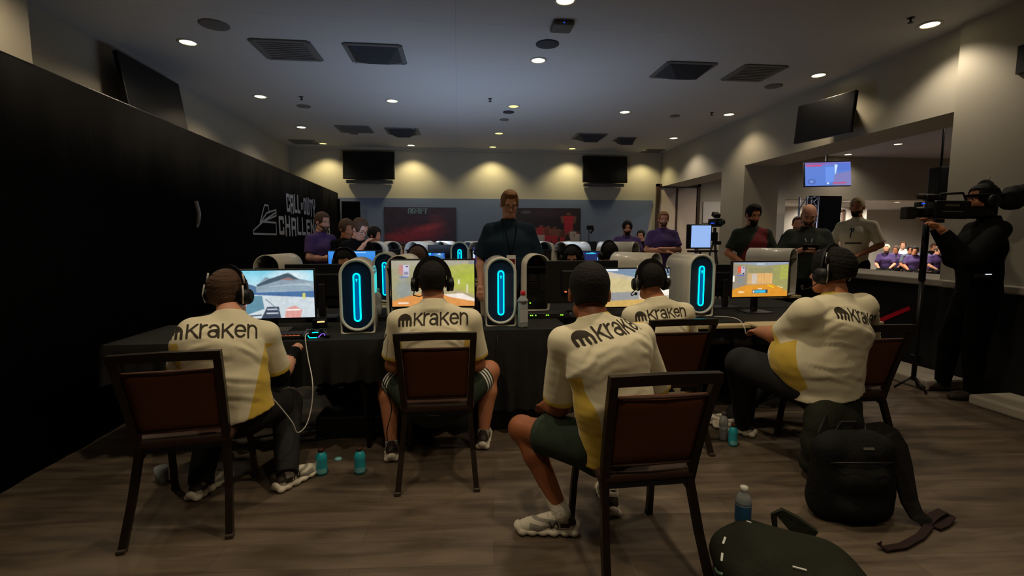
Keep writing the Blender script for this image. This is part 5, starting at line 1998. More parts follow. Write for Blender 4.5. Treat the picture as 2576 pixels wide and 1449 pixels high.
# right player's game: yellow hall with an orange floor
p4 = Pic(300, 170, (158, 152, 116))
p4.poly([(0, 0), (1, 0), (1, .06), (.5, .10), (0, .02)], (150, 160, 178)).rect(.42, .04, .56, .06, (235, 238, 240))
p4.poly([(0, .06), (.25, .1), (.25, .72), (0, .8)], (150, 138, 122)).poly([(.72, .1), (1, .06), (1, .85), (.72, .7)], (160, 156, 96)).poly([(.85, .1), (1, .08), (1, .5), (.85, .5)], (172, 176, 80), .8)
p4.rect(.26, .32, .71, .64, (206, 170, 118)).rect(.44, .32, .71, .62, (228, 178, 110)).rect(.34, .34, .43, .62, (205, 190, 175)).rect(.26, .16, .71, .32, (150, 144, 104))
for k in range(5):
    p4.rect(.46 + .05 * k, .32, .465 + .05 * k, .64, (160, 120, 90), .7)
p4.poly([(0, .78), (.25, .66), (.72, .64), (1, .85), (1, 1), (0, 1)], (222, 150, 48)).poly([(.62, .66), (.66, .66), (.76, .74), (.73, .76)], (240, 205, 40)).poly([(.78, .68), (.92, .74), (.9, .77)], (240, 215, 150))
p4.rect(.08, .12, .15, .30, (222, 96, 66)).rect(.145, .12, .21, .34, (196, 192, 206)).rect(.17, .14, .20, .17, (40, 40, 50)).rect(.17, .3, .2, .34, (40, 40, 60)).rect(.08, .36, .2, .40, (90, 110, 190), .8).rect(.09, .44, .19, .62, (130, 140, 140), .6)
p4.rect(.36, .80, .64, .90, (40, 70, 90)).rect(.41, .81, .60, .89, (60, 190, 225)).rect(.37, .82, .40, .88, (230, 230, 230)).rect(.46, .76, .53, .78, (240, 235, 220)).rect(-.01, .38, .03, .56, (255, 250, 235)).blob(.16, .86, .07, .03, (240, 215, 170)).noise(.08, 4, 9).blur(2)
# blue menu screens of the far rows
p5 = Pic(60, 34, (40, 120, 220))
p5.vgrad(0, 1, (66, 150, 235), (30, 90, 200)).rect(.3, .03, .8, .07, (170, 215, 255)).poly([(.4, .2), (.7, .5), (.4, .9)], (80, 160, 240), .6)
p6 = Pic(80, 46, (40, 90, 190))
p6.rect(0, 0, .5, .12, (60, 190, 235)).rect(.0, .12, .15, .5, (180, 190, 230)).rect(.2, .2, .5, .3, (80, 130, 240)).rect(.15, .4, .5, .55, (50, 90, 220)).rect(.6, .05, .95, .5, (70, 120, 170)).noise(.5, 6, 4)
p6.rect(.75, .05, .85, .12, (200, 220, 230)).rect(.8, .5, .95, .7, (170, 200, 215)).rect(.3, .22, .34, .26, (180, 100, 200))
p7 = Pic(50, 28, (34, 42, 92))
p7.rect(0, .2, .13, .75, (190, 210, 230)).rect(.0, .6, .13, .8, (190, 40, 60)).rect(.3, .1, .8, .22, (40, 190, 220)).rect(.5, .06, .7, .14, (80, 220, 240)).rect(.88, .5, .93, 1, (120, 190, 220))
p8 = Pic(40, 22, (200, 235, 250))
p9 = Pic(40, 22, (60, 90, 200)).rect(0, .75, 1, .95, (160, 215, 255))

monitor('leftmost player\'s monitor showing a temple roof under a bright sky', at(677, 741, 3.50), .06, .585, p1)
monitor('centre player\'s monitor with an olive and orange game picture', at(1090, 713, 3.58), -.03, .595, p2)
monitor('monitor with a bright beamed corridor between the two right hand heads', at(1603, 724, 3.72), .0, .53, p3)
monitor('rightmost monitor with a yellow hall and an orange floor', at(1914, 703, 3.96), .06, .53, p4)
OPP = 'monitors of the opposite and far rows'
monitor('black monitor back between the temple screen and the glowing computer', at(815, 716, 4.22), math.pi, .58, None, OPP)
monitor('wide black monitor back beyond the nearest player\'s head', at(1462, 708, 4.05), math.pi, .60, None, OPP)
monitor('black monitor back between the glowing computer and the rightmost screen', at(1815, 705, 4.40), math.pi, .50, None, OPP)
monitor('blue lit monitor standing behind the left glowing computer', at(886, 664, 5.6), .1, .50, p5, OPP, table=.75)
monitor('blue and white lit monitor above the centre player\'s head', at(1085, 655, 5.6), .0, .30, p6, OPP, table=.75)
monitor('brightest small white screen beyond the centre player', at(1078, 631, 7.4), .35, .26, p8, OPP, table=.85)
monitor('thin bar of blue screen to the left of the far cyan rings', at(1121, 626, 7.5), .0, .17, p9, OPP, table=.85)
monitor('dark blue screen in front of the player in black', at(1484, 647, 5.9), -.05, .24, p7, OPP, table=.85)
monitor('black monitor back above the dark blue screen', at(1458, 632, 6.8), math.pi, .46, None, OPP, table=.85)
monitor('black monitor back standing left of the far glowing pair', at(1118, 640, 6.6), math.pi, .42, None, OPP, table=.85)
monitor('tiny cyan screen beside the standing man\'s right side', at(1352, 625, 6.0), .3, .12, p5, OPP, table=.85)
monitor('violet tinted screen edge seen past the standing man\'s left arm', at(1212, 645, 6.1), -1.0, .40, p7, OPP, table=.85)

# added area lamps standing in for far-row screen glow on ceiling and back wall
for px_, Y_, pw_ in ((912, 5.2, 4), (1085, 6.0, 7), (1300, 6.4, 7), (1118, 7.4, 7), (1484, 5.6, 4)):
    c_ = at(px_, 640, Y_)
    lamp('screen_glow_fill', 'AREA', (c_[0], c_[1] + .1, 1.42), pw_, (0.50, 0.68, 1.0), (math.radians(150), 0, 0), shape='RECTANGLE', size=0.5, size_y=0.3)


# ------------------------------------------------------------------ tables
def table(label, x0, x1, y0, y1, z=.75, drop=.28, sag=0.0, cloth='table_cloth', group='gaming tables'):
    root = empty('table', ((x0 + x1) / 2, (y0 + y1) / 2, 0), 0, label, 'table', group)
    w, d = x1 - x0, y1 - y0
    MB().box((0, 0, z - .02), (w, d, .03), bev=.006).build('tabletop', 'desk_edge', root)
    for sx in (-1, 1):
        b = MB()
        for sy in (-1, 1):
            b.tube([(sx * (w / 2 - .12), sy * (d / 2 - .08), 0), (sx * (w / 2 - .16), sy * (d / 2 - .08), z - .035)], .015, 8)
        b.tube([(sx * (w / 2 - .13), -d / 2 + .08, .12), (sx * (w / 2 - .13), d / 2 - .08, .12)], .012, 8)
        b.build('leg_frame', 'dark_metal', root)
    return root


def table_cover(label, x0, x1, y0, y1, z, drop, sag=0.0, sides=True, folds=9, cloth='table_cloth', seed=1):
    """a cloth over the table: top, then a skirt on the front and sides."""
    rs = np.random.RandomState(seed)
    loop, n = [], 150
    per = 2 * (x1 - x0) + 2 * (y1 - y0)
    pts = [(x0, y0), (x1, y0), (x1, y1), (x0, y1)]
    seg = [x1 - x0, y1 - y0, x1 - x0, y1 - y0]
    rows = []
    for k, t in enumerate(np.linspace(0, 1, 9)):
        row = []
        for i in range(n):
            s = i / n * per
            q = 0
            while s > seg[q]:
                s -= seg[q]
                q += 1
            a, b = np.array(pts[q]), np.array(pts[(q + 1) % 4])
            p = a + (b - a) * s / seg[q]
            nrm = np.array([(b - a)[1], -(b - a)[0]]) / seg[q]
            edge = min(s, seg[q] - s)
            dr = drop
            if q == 0:
                dr = drop + sag * math.sin(math.pi * s / seg[q]) ** 2 - .05 * math.sin(2.3 * s)
            if q == 2 or (q in (1, 3) and not sides):
                dr = .06
            amp = (.012 + .018 * t) * t
            wv = amp * math.sin(s / seg[q] * folds * 2 * math.pi * seg[q] + q) + amp * .6 * math.sin(s * 31 + 2)
            o = .012 * min(1, t * 6) + wv + .02 * t
            row.append((p[0] + nrm[0] * o, p[1] + nrm[1] * o, z + .004 - dr * t))
        rows.append(row)
    m = MB().grid(np.array(rows).transpose(1, 0, 2), 0, closed_u=True)
    m.add([(x0, y0, z + .004), (x1, y0, z + .004), (x1, y1, z + .004), (x0, y1, z + .004)], [[0, 1, 2, 3]])
    o = m.build('tablecloth', cloth, None, V3((x0 + x1) / 2, (y0 + y1) / 2, 0))
    return prop(o, label, 'tablecloth', 'black table covers')


table('left gaming table under the temple screen monitor', -2.15, -0.49, 3.18, 3.86)
table_cover('black cloth sagging from the left gaming table', -2.16, -0.48, 3.17, 3.87, .752, .24, .10)
table('middle table under the centre player\'s monitor and computer', -0.44, 0.78, 3.41, 4.08)
table_cover('black cloth falling to the floor round the middle table', -0.45, 0.79, 3.40, 4.09, .752, .62, .0, seed=2)
table('right gaming table under the corridor and yellow hall monitors', 0.98, 3.35, 3.48, 4.24)
table_cover('black cloth on the right gaming table', 1.00, 3.34, 3.56, 4.25, .752, .16, .02, seed=3)
table('opposite gaming table on the left side', -2.15, 0.02, 4.12, 4.64)
table_cover('black cloth on the opposite left table', -2.16, 0.03, 4.11, 4.65, .752, .60, seed=4)
table('opposite gaming table on the right side', 0.80, 3.35, 4.28, 4.98)
table_cover('black cloth on the opposite right table', 0.79, 3.36, 4.27, 4.99, .752, .60, seed=5)
table('short gaming table carrying the computer behind the water bottle', -1.05, -.20, 4.66, 5.25, .75)
table('second row gaming table left of the aisle', -2.0, 0.02, 5.45, 5.98, .75)
table('third row gaming table left of the aisle', -1.12, 0.38, 6.0, 7.25, .85)
table('farthest gaming table left of the aisle', -1.15, 0.45, 7.28, 8.7, .85)
table('far row gaming table right of the aisle', 0.80, 3.0, 5.72, 6.9, .85)
table('farthest gaming table right of the aisle', 0.80, 3.0, 6.92, 8.1, .85)
table('far gaming table beyond the rightmost monitor', 3.1, 3.78, 5.0, 5.6, .78)
o = box_obj('desk_board', (.98, 3.40, .735), (1.62, 3.58, .753), 'desk_edge', bev=.004)
prop(o, 'bare pale board edge beside the nearest player\'s shoulder', 'board')
o = box_obj('desk_board', (2.22, 3.38, .735), (3.1, 3.58, .753), 'desk_edge', bev=.004)
prop(o, 'bare pale board edge under the rightmost monitor', 'board')


# ------------------------------------------------------------------ bottles
def bottle(label, x, y, z=0.0, prof=None, body='teal_drink', cap='cap_brown', lab='label_pale', h=.17, r=.032, cat='bottle', group=None, rx=0.0):
    root = empty('bottle', (x, y, z), 0, label, cat, group)
    if rx:
        root.rotation_euler = (rx, 0, 0)
    b = MB()
    b.lathe([(.001, 0), (r * .85, 0), (r, .008), (r, h * .30), (r * .94, h * .42), (r * .99, h * .58), (r * .97, h * .70), (r * .6, h * .84), (r * .42, h * .88), (r * .42, h * .9)], (0, 0, 0), 24)
    b.build('body', body, root)
    b = MB()
    b.lathe([(r * .50, h * .885), (r * .52, h * .89), (r * .52, h * .99), (r * .46, h), (.001, h)], (0, 0, 0), 20)
    b.build('cap', cap, root)
    if lab:
        b = MB()
        rr = r * 1.012
        b.grid(np.array([[(rr * math.cos(a), rr * math.sin(a), zz) for a in np.linspace(-2.6, -.5, 14)] for zz in (h * .10, h * .28)]))
        b.build('label', lab, root)
    return root


pA, pB, pC = atz(810, 1192, 0), atz(906, 1189, 0), atz(1843, 1120, 0)
bottle('small teal drink bottle on the floor, nearer the left player\'s shoe', pA[0], pA[1], h=.158, r=.034, group='teal drink bottles on the floor')
bottle('small teal drink bottle on the floor, nearer the centre chair', pB[0], pB[1], h=.158, r=.034, group='teal drink bottles on the floor')
bottle('small teal drink bottle on the floor by the right player\'s shoes', pC[0], pC[1], h=.150, r=.031, group='teal drink bottles on the floor')
pD = atz(2000, 2000, 0)
pE = atz(1820, 1062, 0)
bottle('clear plastic water bottle standing behind the right teal one', 1.83, 3.12, h=.20, r=.03, body='clear', cap='grey_plastic', lab=None)
pF = atz(408, 1212, 0)
cupb = MB().lathe([(.030, 0), (.036, .09), (.0345, .09), (.0285, .003), (.001, .003)], (0, 0, 0), 20)
o = cupb.build('plastic_cup', 'clear')
o.location = (pF[0], pF[1], 0)
prop(o, 'clear plastic cup on the floor behind the leftmost chair leg', 'cup')
pG = atz(851, 1156, 0)
o = MB().lathe([(.001, 0), (.022, 0), (.024, .004), (.020, .010), (.001, .012)], (0, 0, 0), 14).build('small_lid', 'label_pale')
o.location = (pG[0], pG[1], 0)
prop(o, 'small pale blue bottle cap lying on the floor between the teal bottles', 'bottle cap')
bottle('clear water bottle on the table left of the black arched computer', at(950, 768, 4.22)[0], 4.22, .756, h=.225, r=.036, body='clear', cap='label_pale', lab=None)
# square water bottle with its red cap
c_ = at(1315, 820, 3.50)
rb = empty('water_bottle', (c_[0], 3.50, .756), .1, 'tall square clear water bottle with a red cap', 'bottle')
b = MB()
b.box((0, 0, .10), (.066, .066, .20), bev=.012, seg=3)
b.lathe([(.044, .19), (.036, .205), (.017, .232), (.014, .24)], (0, 0, 0), 24)
b.build('body', 'clear', rb)
MB().lathe([(.017, .236), (.019, .238), (.019, .264), (.016, .268), (.001, .268)], (0, 0, 0), 20).build('cap', 'red_plastic', rb)
MB().box((0, -.0342, .085), (.060, .0015, .09)).build('label', 'grey_print', rb)

# ------------------------------------------------------------------ small desk things
kb = empty('keyboard', (atz(725, 838, .76)[0], 3.27, .757), .10, 'backlit orange keyboard in front of the temple screen', 'keyboard')
MB().box((0, 0, .012), (.30, .11, .022), bev=.004).build('case', 'black_plastic', kb)
for r_ in range(4):
    for c in range(12):
        k = MB().box((-.135 + c * .0245 + .004 * r_, -.040 + r_ * .026, .029), (.019, .020, .009), bev=.003).build('key', 'black_plastic', kb)
g = MB()
for r_ in range(2):
    g.box((.02, -.053 + r_ * .026, .0245), (.23, .003, .0015))
g.build('backlight', 'led_orange', kb)
gc = atz(797, 848, .756)
gp = empty('game_controller', (gc[0], gc[1], .757), .15, 'black game controller with a coloured outline light at the table edge', 'game controller')
S = Field((-.11, -.08, -.005), (.11, .08, .07), .004)
S.cone((-.045, .02, .024), (.045, .02, .024), .024, .024, k=0)
S.cone((-.05, .015, .022), (-.072, -.05, .016), .026, .015, k=.015)
S.cone((.05, .015, .022), (.072, -.05, .016), .026, .015, k=.015)
S.ell((-.025, 0, .046), (.012, .012, .012), k=.002)
S.ell((.03, .0, .046), (.012, .012, .012), k=.002)
V, Q = S.mesh()
add_mesh('body', V, Q, 'black_plastic', gp, None, True)
MB().tube([(-.045, -.060, .022), (-.032, -.092, .014), (.012, -.096, .014)], .003, 6).build('light_strip', 'led_cyan', gp)
MB().tube([(.020, -.090, .014), (.038, -.058, .030), (.052, -.060, .030), (.058, -.075, .022)], .003, 6).build('light_strip', 'led_violet', gp)
MB().tube([(-.020, -.055, .040), (.016, -.055, .040)], .003, 6).build('light_strip', 'led_cyan', gp)
for i, (px_, py_) in enumerate(((778, 818), (802, 820), (766, 832))):
    q = at(px_, py_, 3.33)
    mo = empty('computer_mouse', (q[0], 3.33 + .035 * i, .757), .3 * i, ['dark mouse with a white glint behind the controller', 'small dark dongle right behind the controller', 'small dark puck left of the controller'][i], 'mouse')
    S = Field((-.04, -.06, -.002), (.04, .06, .045), .004)
    S.ell((0, 0, .010), (.030 - .005 * i, .048 - .01 * i, .026))
    S.keep((0, 0, .001), (0, 0, -1))
    V, Q = S.mesh()
    add_mesh('shell', V, Q, 'black_plastic', mo, None, True)
    MB().box((0, -.03, .030 - .002 * i), (.006, .004, .003)).build('indicator', 'led_white', mo)
# amber glow behind the left monitor, network box with green lights, small lights
q = at(803, 770, 3.66)
al = empty('power_adapter', (q[0], q[1], .757), .2, 'small box with amber light between the left monitor and computer', 'adapter')
MB().box((0, 0, .03), (.10, .07, .06), bev=.008).build('case', 'dark_metal', al)
MB().box((.01, -.038, .045), (.05, .004, .010), rotz(.2)).build('indicator', 'led_amber', al)
q = at(1375, 783, 3.95)
sw = empty('network_switch', (q[0], 3.95, .757), 0, 'dark network switch with a row of green lights', 'network switch')
MB().box((0, 0, .02), (.34, .16, .04), bev=.004).build('case', 'dark_metal', sw)
for dx in (-.145, -.130, -.103, -.015, .0, .103, .118):
    MB().box((dx, -.082, .026), (.009, .004, .010)).build('indicator', 'led_green', sw)
q = at(1423, 737, 3.98)
o = MB().box((0, 0, .01), (.020, .012, .010), bev=.003).build('orange_light', 'led_orange')
o.location = (q[0], 3.98, q[2])
prop(o, 'tiny orange light left of the nearest player\'s ear', 'light')


def cable(label, pts, m='cable_white', r=.0032, cat='cable', name='cable', group=None, n=6):
    P = [np.array(p, float) for p in pts]
    out = []
    for i in range(len(P) - 1):
        p0, p1, p2, p3 = P[max(i - 1, 0)], P[i], P[i + 1], P[min(i + 2, len(P) - 1)]
        for k in range(n):
            t = k / n
            out.append(.5 * (2 * p1 + (p2 - p0) * t + (2 * p0 - 5 * p1 + 4 * p2 - p3) * t * t + (3 * p1 - p0 - 3 * p2 + p3) * t ** 3))
    out.append(P[-1])
    o = MB().tube(out, r, 6).build(name, m, None, P[0])
    return prop(o, label, cat, group)


cable('white headset cable looping down beside the leftmost player', [at(776, 838, 3.22), at(768, 848, 3.12), at(775, 900, 3.05), at(786, 960, 2.88), at(784, 1020, 2.84), at(770, 1070, 2.78), at(748, 1088, 2.74), at(735, 1062, 2.72), at(700, 1018, 2.70), at(668, 985, 2.66), at(640, 976, 2.60)])
cable('white cable arching off the right table past the computer', [at(1796, 796, 3.74), at(1830, 797, 3.60), at(1858, 804, 3.50), at(1872, 822, 3.40), at(1876, 840, 3.38)])
cable('thin black cable hanging beside the centre player\'s left leg', [at(972, 840, 2.98), at(950, 900, 3.0), at(957, 950, 3.0), at(974, 985, 3.0), at(985, 1030, 3.0), at(974, 1080, 3.0), at(975, 1110, 3.0)], 'cable_black', .003)
cable('thin black cable down the front of the small middle table', [at(1248, 836, 3.42), at(1252, 862, 3.36), at(1253, 920, 3.33), at(1251, 980, 3.32)], 'cable_black', .003)
cable('pale cord hanging in front of the black arched computer', [at(984, 718, 4.1), at(983, 740, 4.09), at(985, 752, 4.08), V3(*at(986, 770, 4.06)[:2], .76)], 'cable_white', .003)
for i, (a_, lb) in enumerate((((.15, 3.9), 'tangled black cables under the small middle table'), ((-.9, 3.5), 'tangled black cables on the floor under the left table'), ((2.4, 3.9), 'tangled black cables on the floor under the right table'))):
    rs = np.random.RandomState(10 + i)
    pts = [(a_[0] + rs.randn() * .22, a_[1] + rs.randn() * .15, .012 + .02 * rs.rand()) for _ in range(14)]
    cable(lb, pts, 'cable_black', .006)
# boxes and dark cases under the tables
for i, (px0, px1, py0, py1, Y_, m_, lb) in enumerate((
        (1792, 1838, 830, 868, 4.05, 'cardboard', 'pale cardboard box under the right table, left of its neighbour'),
        (1850, 1898, 832, 872, 4.05, 'cardboard', 'pale cardboard box with a dark slot under the right table'))):
    a_, b_ = at(px0, py1, Y_), at(px1, py0, Y_)
    bx = empty('cardboard_box', ((a_[0] + b_[0]) / 2, Y_ + .12, a_[2]), 0, lb, 'box')
    MB().box((0, 0, (b_[2] - a_[2]) / 2), (b_[0] - a_[0], .22, b_[2] - a_[2])).build('carton', m_, bx)
    MB().box((.02, -.112, (b_[2] - a_[2]) * .72), (.06 if i else .006, .003, .012 if i else .12)).build('slot', 'black_paint', bx)
    sh = box_obj('equipment_case', (a_[0] - .02, Y_ - .02, 0), (b_[0] + .02, Y_ + .30, a_[2] - .001), 'black_cloth', bev=.01)
    prop(sh, 'black case on the floor under the %s cardboard box' % ('slotted' if i else 'plain'), 'case')
for i, (x_, y_, sx, sy, sz, lb) in enumerate(((-.75, 3.55, .5, .25, .16, 'black power case on the floor under the left table'), (.35, 3.62, .55, .3, .14, 'black case on the floor under the middle table'), (1.55, 3.95, .6, .3, .15, 'black case on the floor behind the nearest chair'), (-.35, 3.3, .35, .10, .05, 'flat black power strip on the floor left of the centre player'))):
    o = MB().box((0, 0, sz / 2), (sx, sy, sz), bev=.012).build('equipment_case', 'black_plastic')
    o.location = (x_, y_, 0)
    prop(o, lb, 'case')

# ------------------------------------------------------------------ backpacks
q1 = atz(2140, 1300, 0)
bp = empty('backpack', (1.96, 2.16, 0), -.10, 'tall black backpack standing on the floor with trailing straps', 'backpack')
S = Field((-.34, -.28, -.02), (.34, .28, .56), .010)
S.cone((0, .02, .09), (.01, .02, .31), .115, .105, k=.03, u=(1, 0, 0), q=1.75)
for sx in (-1, 1):
    S.cone((sx * .13, -.01, .06), (sx * .13, .0, .35), .075, .070, k=.03)
S.cone((-.06, -.085, .09), (.06, -.085, .09), .060, .060, k=.05)
S.cone((-.06, -.085, .22), (.06, -.085, .22), .055, .055, k=.06)
S.cone((-.07, .03, .37), (.09, .03, .37), .066, .062, k=.03)
S.keep((0, 0, .005), (0, 0, -1))
S.wrinkle(.004, 16, 2)
V, Q = S.mesh()
add_mesh('pack', V, Q, 'backpack', bp, None, True)
b = MB()
b.tube([(.10, .05, .43), (.16, .04, .435), (.205, .025, .41), (.235, .01, .35), (.25, -.005, .27), (.258, -.025, .18), (.265, -.05, .10), (.28, -.08, .045), (.32, -.11, .02)], [.8, 1, 1.1, 1.15, 1.15, 1.1, 1, .85, .6], flat=(.080, .018), up=(0, -1, .2))
b.build('shoulder_strap', 'strap', bp)
b = MB().tube([(.30, -.11, .015), (.37, -.07, .03), (.45, -.035, .038), (.475, -.05, .02), (.40, -.10, .012), (.33, -.13, .012)], 1.0, flat=(.045, .010), up=(0, 0, 1))
b.build('loose_strap', 'strap_red', bp)
b = MB().tube([(.31, -.12, .015), (.20, -.20, .012), (.06, -.27, .012), (-.04, -.29, .012), (-.05, -.27, .03)], 1.0, flat=(.035, .008), up=(0, 0, 1))
b.build('loose_strap', 'strap_red', bp)
b = MB().tube([(-.05, .05, .42), (-.03, .05, .462), (.04, .05, .462), (.06, .05, .42)], 1.0, flat=(.025, .012), up=(0, 1, 0))
b.build('grab_handle', 'strap', bp)
b = MB().tube([(-.17, -.05, .30), (-.12, -.10, .325), (.0, -.125, .335), (.12, -.10, .325), (.17, -.05, .30)], .004, 6)
b.build('zipper', 'dark_metal', bp)
b = MB().box((.02, -.078, .385), (.05, .006, .012), rotx(-.5)).build('logo_patch', 'grey_plastic', bp)
# bag behind it with an olive top
bg = empty('backpack', (2.20, 2.56, 0), .22, 'dark olive backpack standing behind the tall black one', 'backpack')
S = Field((-.36, -.25, -.02), (.34, .25, .62), .010)
S.cone((-.02, 0, .10), (-.02, .0, .33), .12, .115, k=.04, u=(1, 0, 0), q=1.7)
S.cone((-.10, 0, .42), (.10, 0, .44), .080, .066, k=.06)
S.cone((-.17, -.03, .20), (-.15, -.02, .38), .07, .06, k=.04)
S.keep((0, 0, .005), (0, 0, -1))
S.wrinkle(.005, 14, 5)
V, Q = S.mesh()
add_mesh('pack', V, Q, 'backpack_olive', bg, None, True)
b = MB().tube([(-.16, -.07, .40), (-.24, -.10, .33), (-.27, -.12, .20), (-.25, -.12, .10)], 1.0, flat=(.05, .014), up=(0, -1, 0))
b.build('shoulder_strap', 'strap', bg)
b = MB().tube([(-.04, 0, .50), (-.02, 0, .535), (.06, 0, .535), (.09, 0, .49)], 1.0, flat=(.025, .012), up=(0, 1, 0))
b.build('grab_handle', 'strap', bg)
b = MB().tube([(-.20, -.12, .19), (-.215, -.14, .12), (-.195, -.15, .05)], .006, 6)
b.build('buckle_strap', 'grey_print', bg)
# the bag lying in front, with a bottle in its pocket
lb_ = empty('backpack', (1.27, 1.66, 0), -.30, 'olive black backpack lying flat in the front with pale reflective dashes', 'backpack')
S = Field((-.42, -.42, -.02), (.46, .42, .34), .010)
S.cone((-.10, .0, .12), (.14, -.03, .105), .132, .115, k=.06, u=(0, 1, 0), q=1.75)
S.cone((.12, -.05, .085), (.31, -.07, .050), .095, .052, k=.06, u=(0, 1, 0), q=2.1)
S.cone((-.20, -.13, .10), (-.19, .10, .10), .080, .080, k=.05)
S.keep((0, 0, .005), (0, 0, -1))
S.wrinkle(.004, 12, 7)
V, Q = S.mesh()
LBV = V
add_mesh('pack', V, Q, 'backpack_olive', lb_, None, True)
bvh_ = BVHTree.FromPolygons(V.tolist(), Q.tolist())


def on_bag(x, y):
    h_ = bvh_.ray_cast(Vector((x, y, 1)), Vector((0, 0, -1)))
    return V3(x, y, (h_[0].z if h_[0] else .05) + .003)


b = MB()
for (a_, c_) in (((-.04, -.14), (.005, -.145)), ((.12, -.17), (.165, -.18)), ((-.24, .02), (-.225, .05)), ((-.262, -.06), (-.252, -.025)), ((-.13, .11), (-.12, .09))):
    b.tube([on_bag(*a_), on_bag(*c_)], 1.0, flat=(.008, .004), up=(0, 0, 1))
b.build('reflective_dash', 'reflector', lb_)
b = MB().tube([on_bag(-.272, -.12) , on_bag(-.279, -.08), on_bag(-.278, -.04)], .006, 6)
b.build('mint_piping', 'mint', lb_)
b = MB().tube([on_bag(.0, .17) - V3(0, 0, .01), on_bag(.0, .17) + V3(-.005, .01, .05), on_bag(.02, .17) + V3(.0, .01, .066), on_bag(.07, .17) + V3(0, .0, .045), on_bag(.14, .15)], [.35, .45, .8, 1.3, 1.2], flat=(.05, .03), up=(0, 1, 0))
b.build('grab_handle', 'backpack_olive', lb_)
b = MB().tube([(-.26, -.16, .06), (-.31, -.20, .02), (-.27, -.26, .012), (-.18, -.30, .012)], 1.0, flat=(.04, .008), up=(0, 0, 1))
b.build('shoulder_strap', 'strap', lb_)
w_ = at(1866, 1350, 1.87)
wb = empty('water_bottle', (w_[0], w_[1] - .0, .145), 0, 'clear water bottle with a blue label and white cap in the lying backpack', 'bottle')
MB().lathe([(.001, 0), (.030, 0), (.032, .01), (.032, .10), (.033, .13), (.026, .165), (.013, .185), (.013, .19)], (0, 0, 0), 24).build('body', 'clear', wb)
MB().lathe([(.0328, .055), (.0328, .135)], (0, 0, 0), 24, caps=False).build('label', 'blue_label', wb)
MB().lathe([(.015, .186), (.016, .188), (.016, .204), (.001, .206)], (0, 0, 0), 20).build('cap', 'white_plastic', wb)
# red webbing beside the right chair
o = MB().tube([atx(2205, 810, XR - .012), atx(2240, 795, XR - .012), atx(2288, 775, XR - .012)], [1, 1, .9], flat=(.045, .014), up=(1, 0, 0)).build('red_strap', 'red_web')
prop(o, 'bright red strip slanting across the black low wall behind the right player', 'strap')
# camera on its stand and the pale lit monitor by the doorway
q = at(1765, 595, 7.3)
ms = empty('field_monitor', (q[0], 7.3, 0), 0, 'blue white lit screen on a stand by the doorway', 'monitor')
zc = q[2]
MB().box((-.03, .03, zc), (.40, .05, .38), bev=.01).build('housing', 'black_plastic', ms)
Pic(30, 30, (150, 184, 240)).obj('screen', (-.01, -.001, zc), (1, 0, 0), (0, 0, 1), .32, .34, 'picture_lit', ms)
MB().box((.04, .03, zc - .23), (.46, .10, .03)).tube([(0, .03, zc - .24), (0, .03, .05)], .02, 8).box((0, .03, .03), (.4, .4, .03)).build('stand', 'dark_metal', ms)
q = at(1803, 560, 7.4)
tc = empty('camera_tripod', (q[0], 7.45, 0), 0, 'camera on a tripod with a small blue light beside the lit screen', 'camera')
zc = q[2]
for k in range(3):
    a = 2 * math.pi * k / 3 + .4
    MB().tube([(0, 0, zc - .25), (.34 * math.cos(a), .34 * math.sin(a), .01)], [.018, .012], 8).build('leg', 'dark_metal', tc)
MB().tube([(0, 0, zc - .35), (0, 0, zc - .08)], .025, 8).build('column', 'dark_metal', tc)
MB().box((0, 0, zc), (.11, .26, .13), bev=.015).box((-.0, -.02, zc + .12), (.10, .12, .07), rotx(.4), bev=.012).box((.0, .02, zc - .22), (.09, .10, .14), bev=.01).box((.07, 0, zc - .32), (.06, .08, .06), bev=.01).build('camera_body', 'black_plastic', tc)
MB().lathe([(.035, 0), (.042, .06), (.042, .10), (.001, .10)], (0, -.13, zc), 16, 0, rotx(math.pi / 2)).build('lens', 'panel_black', tc)
MB().box((-.07, -.06, zc - .01), (.06, .02, .015)).build('tally_light', 'led_blue', tc)
# little tripod before the back wall
q = at(1482, 575, 10.2)
tm = empty('tripod', (q[0], 10.2, 0), 0, 'thin black tripod with a small device standing before the back wall', 'tripod')
for k in range(3):
    a = 2 * math.pi * k / 3 + .2
    MB().tube([(0, 0, 1.0), (.30 * math.cos(a), .30 * math.sin(a), .01)], .010, 6).build('leg', 'black_plastic', tm)
MB().tube([(0, 0, .95), (0, 0, q[2] - .02)], .010, 6).build('column', 'black_plastic', tm)
MB().box((.02, 0, q[2] + .02), (.14, .07, .09), bev=.01).box((.07, 0, q[2] - .05), (.03, .03, .12), roty(.6)).build('head', 'black_plastic', tm)
# ------------------------------------------------------------------ the five seated players in pale jerseys
TEAM = dict(team=True, res=.009, name='person')

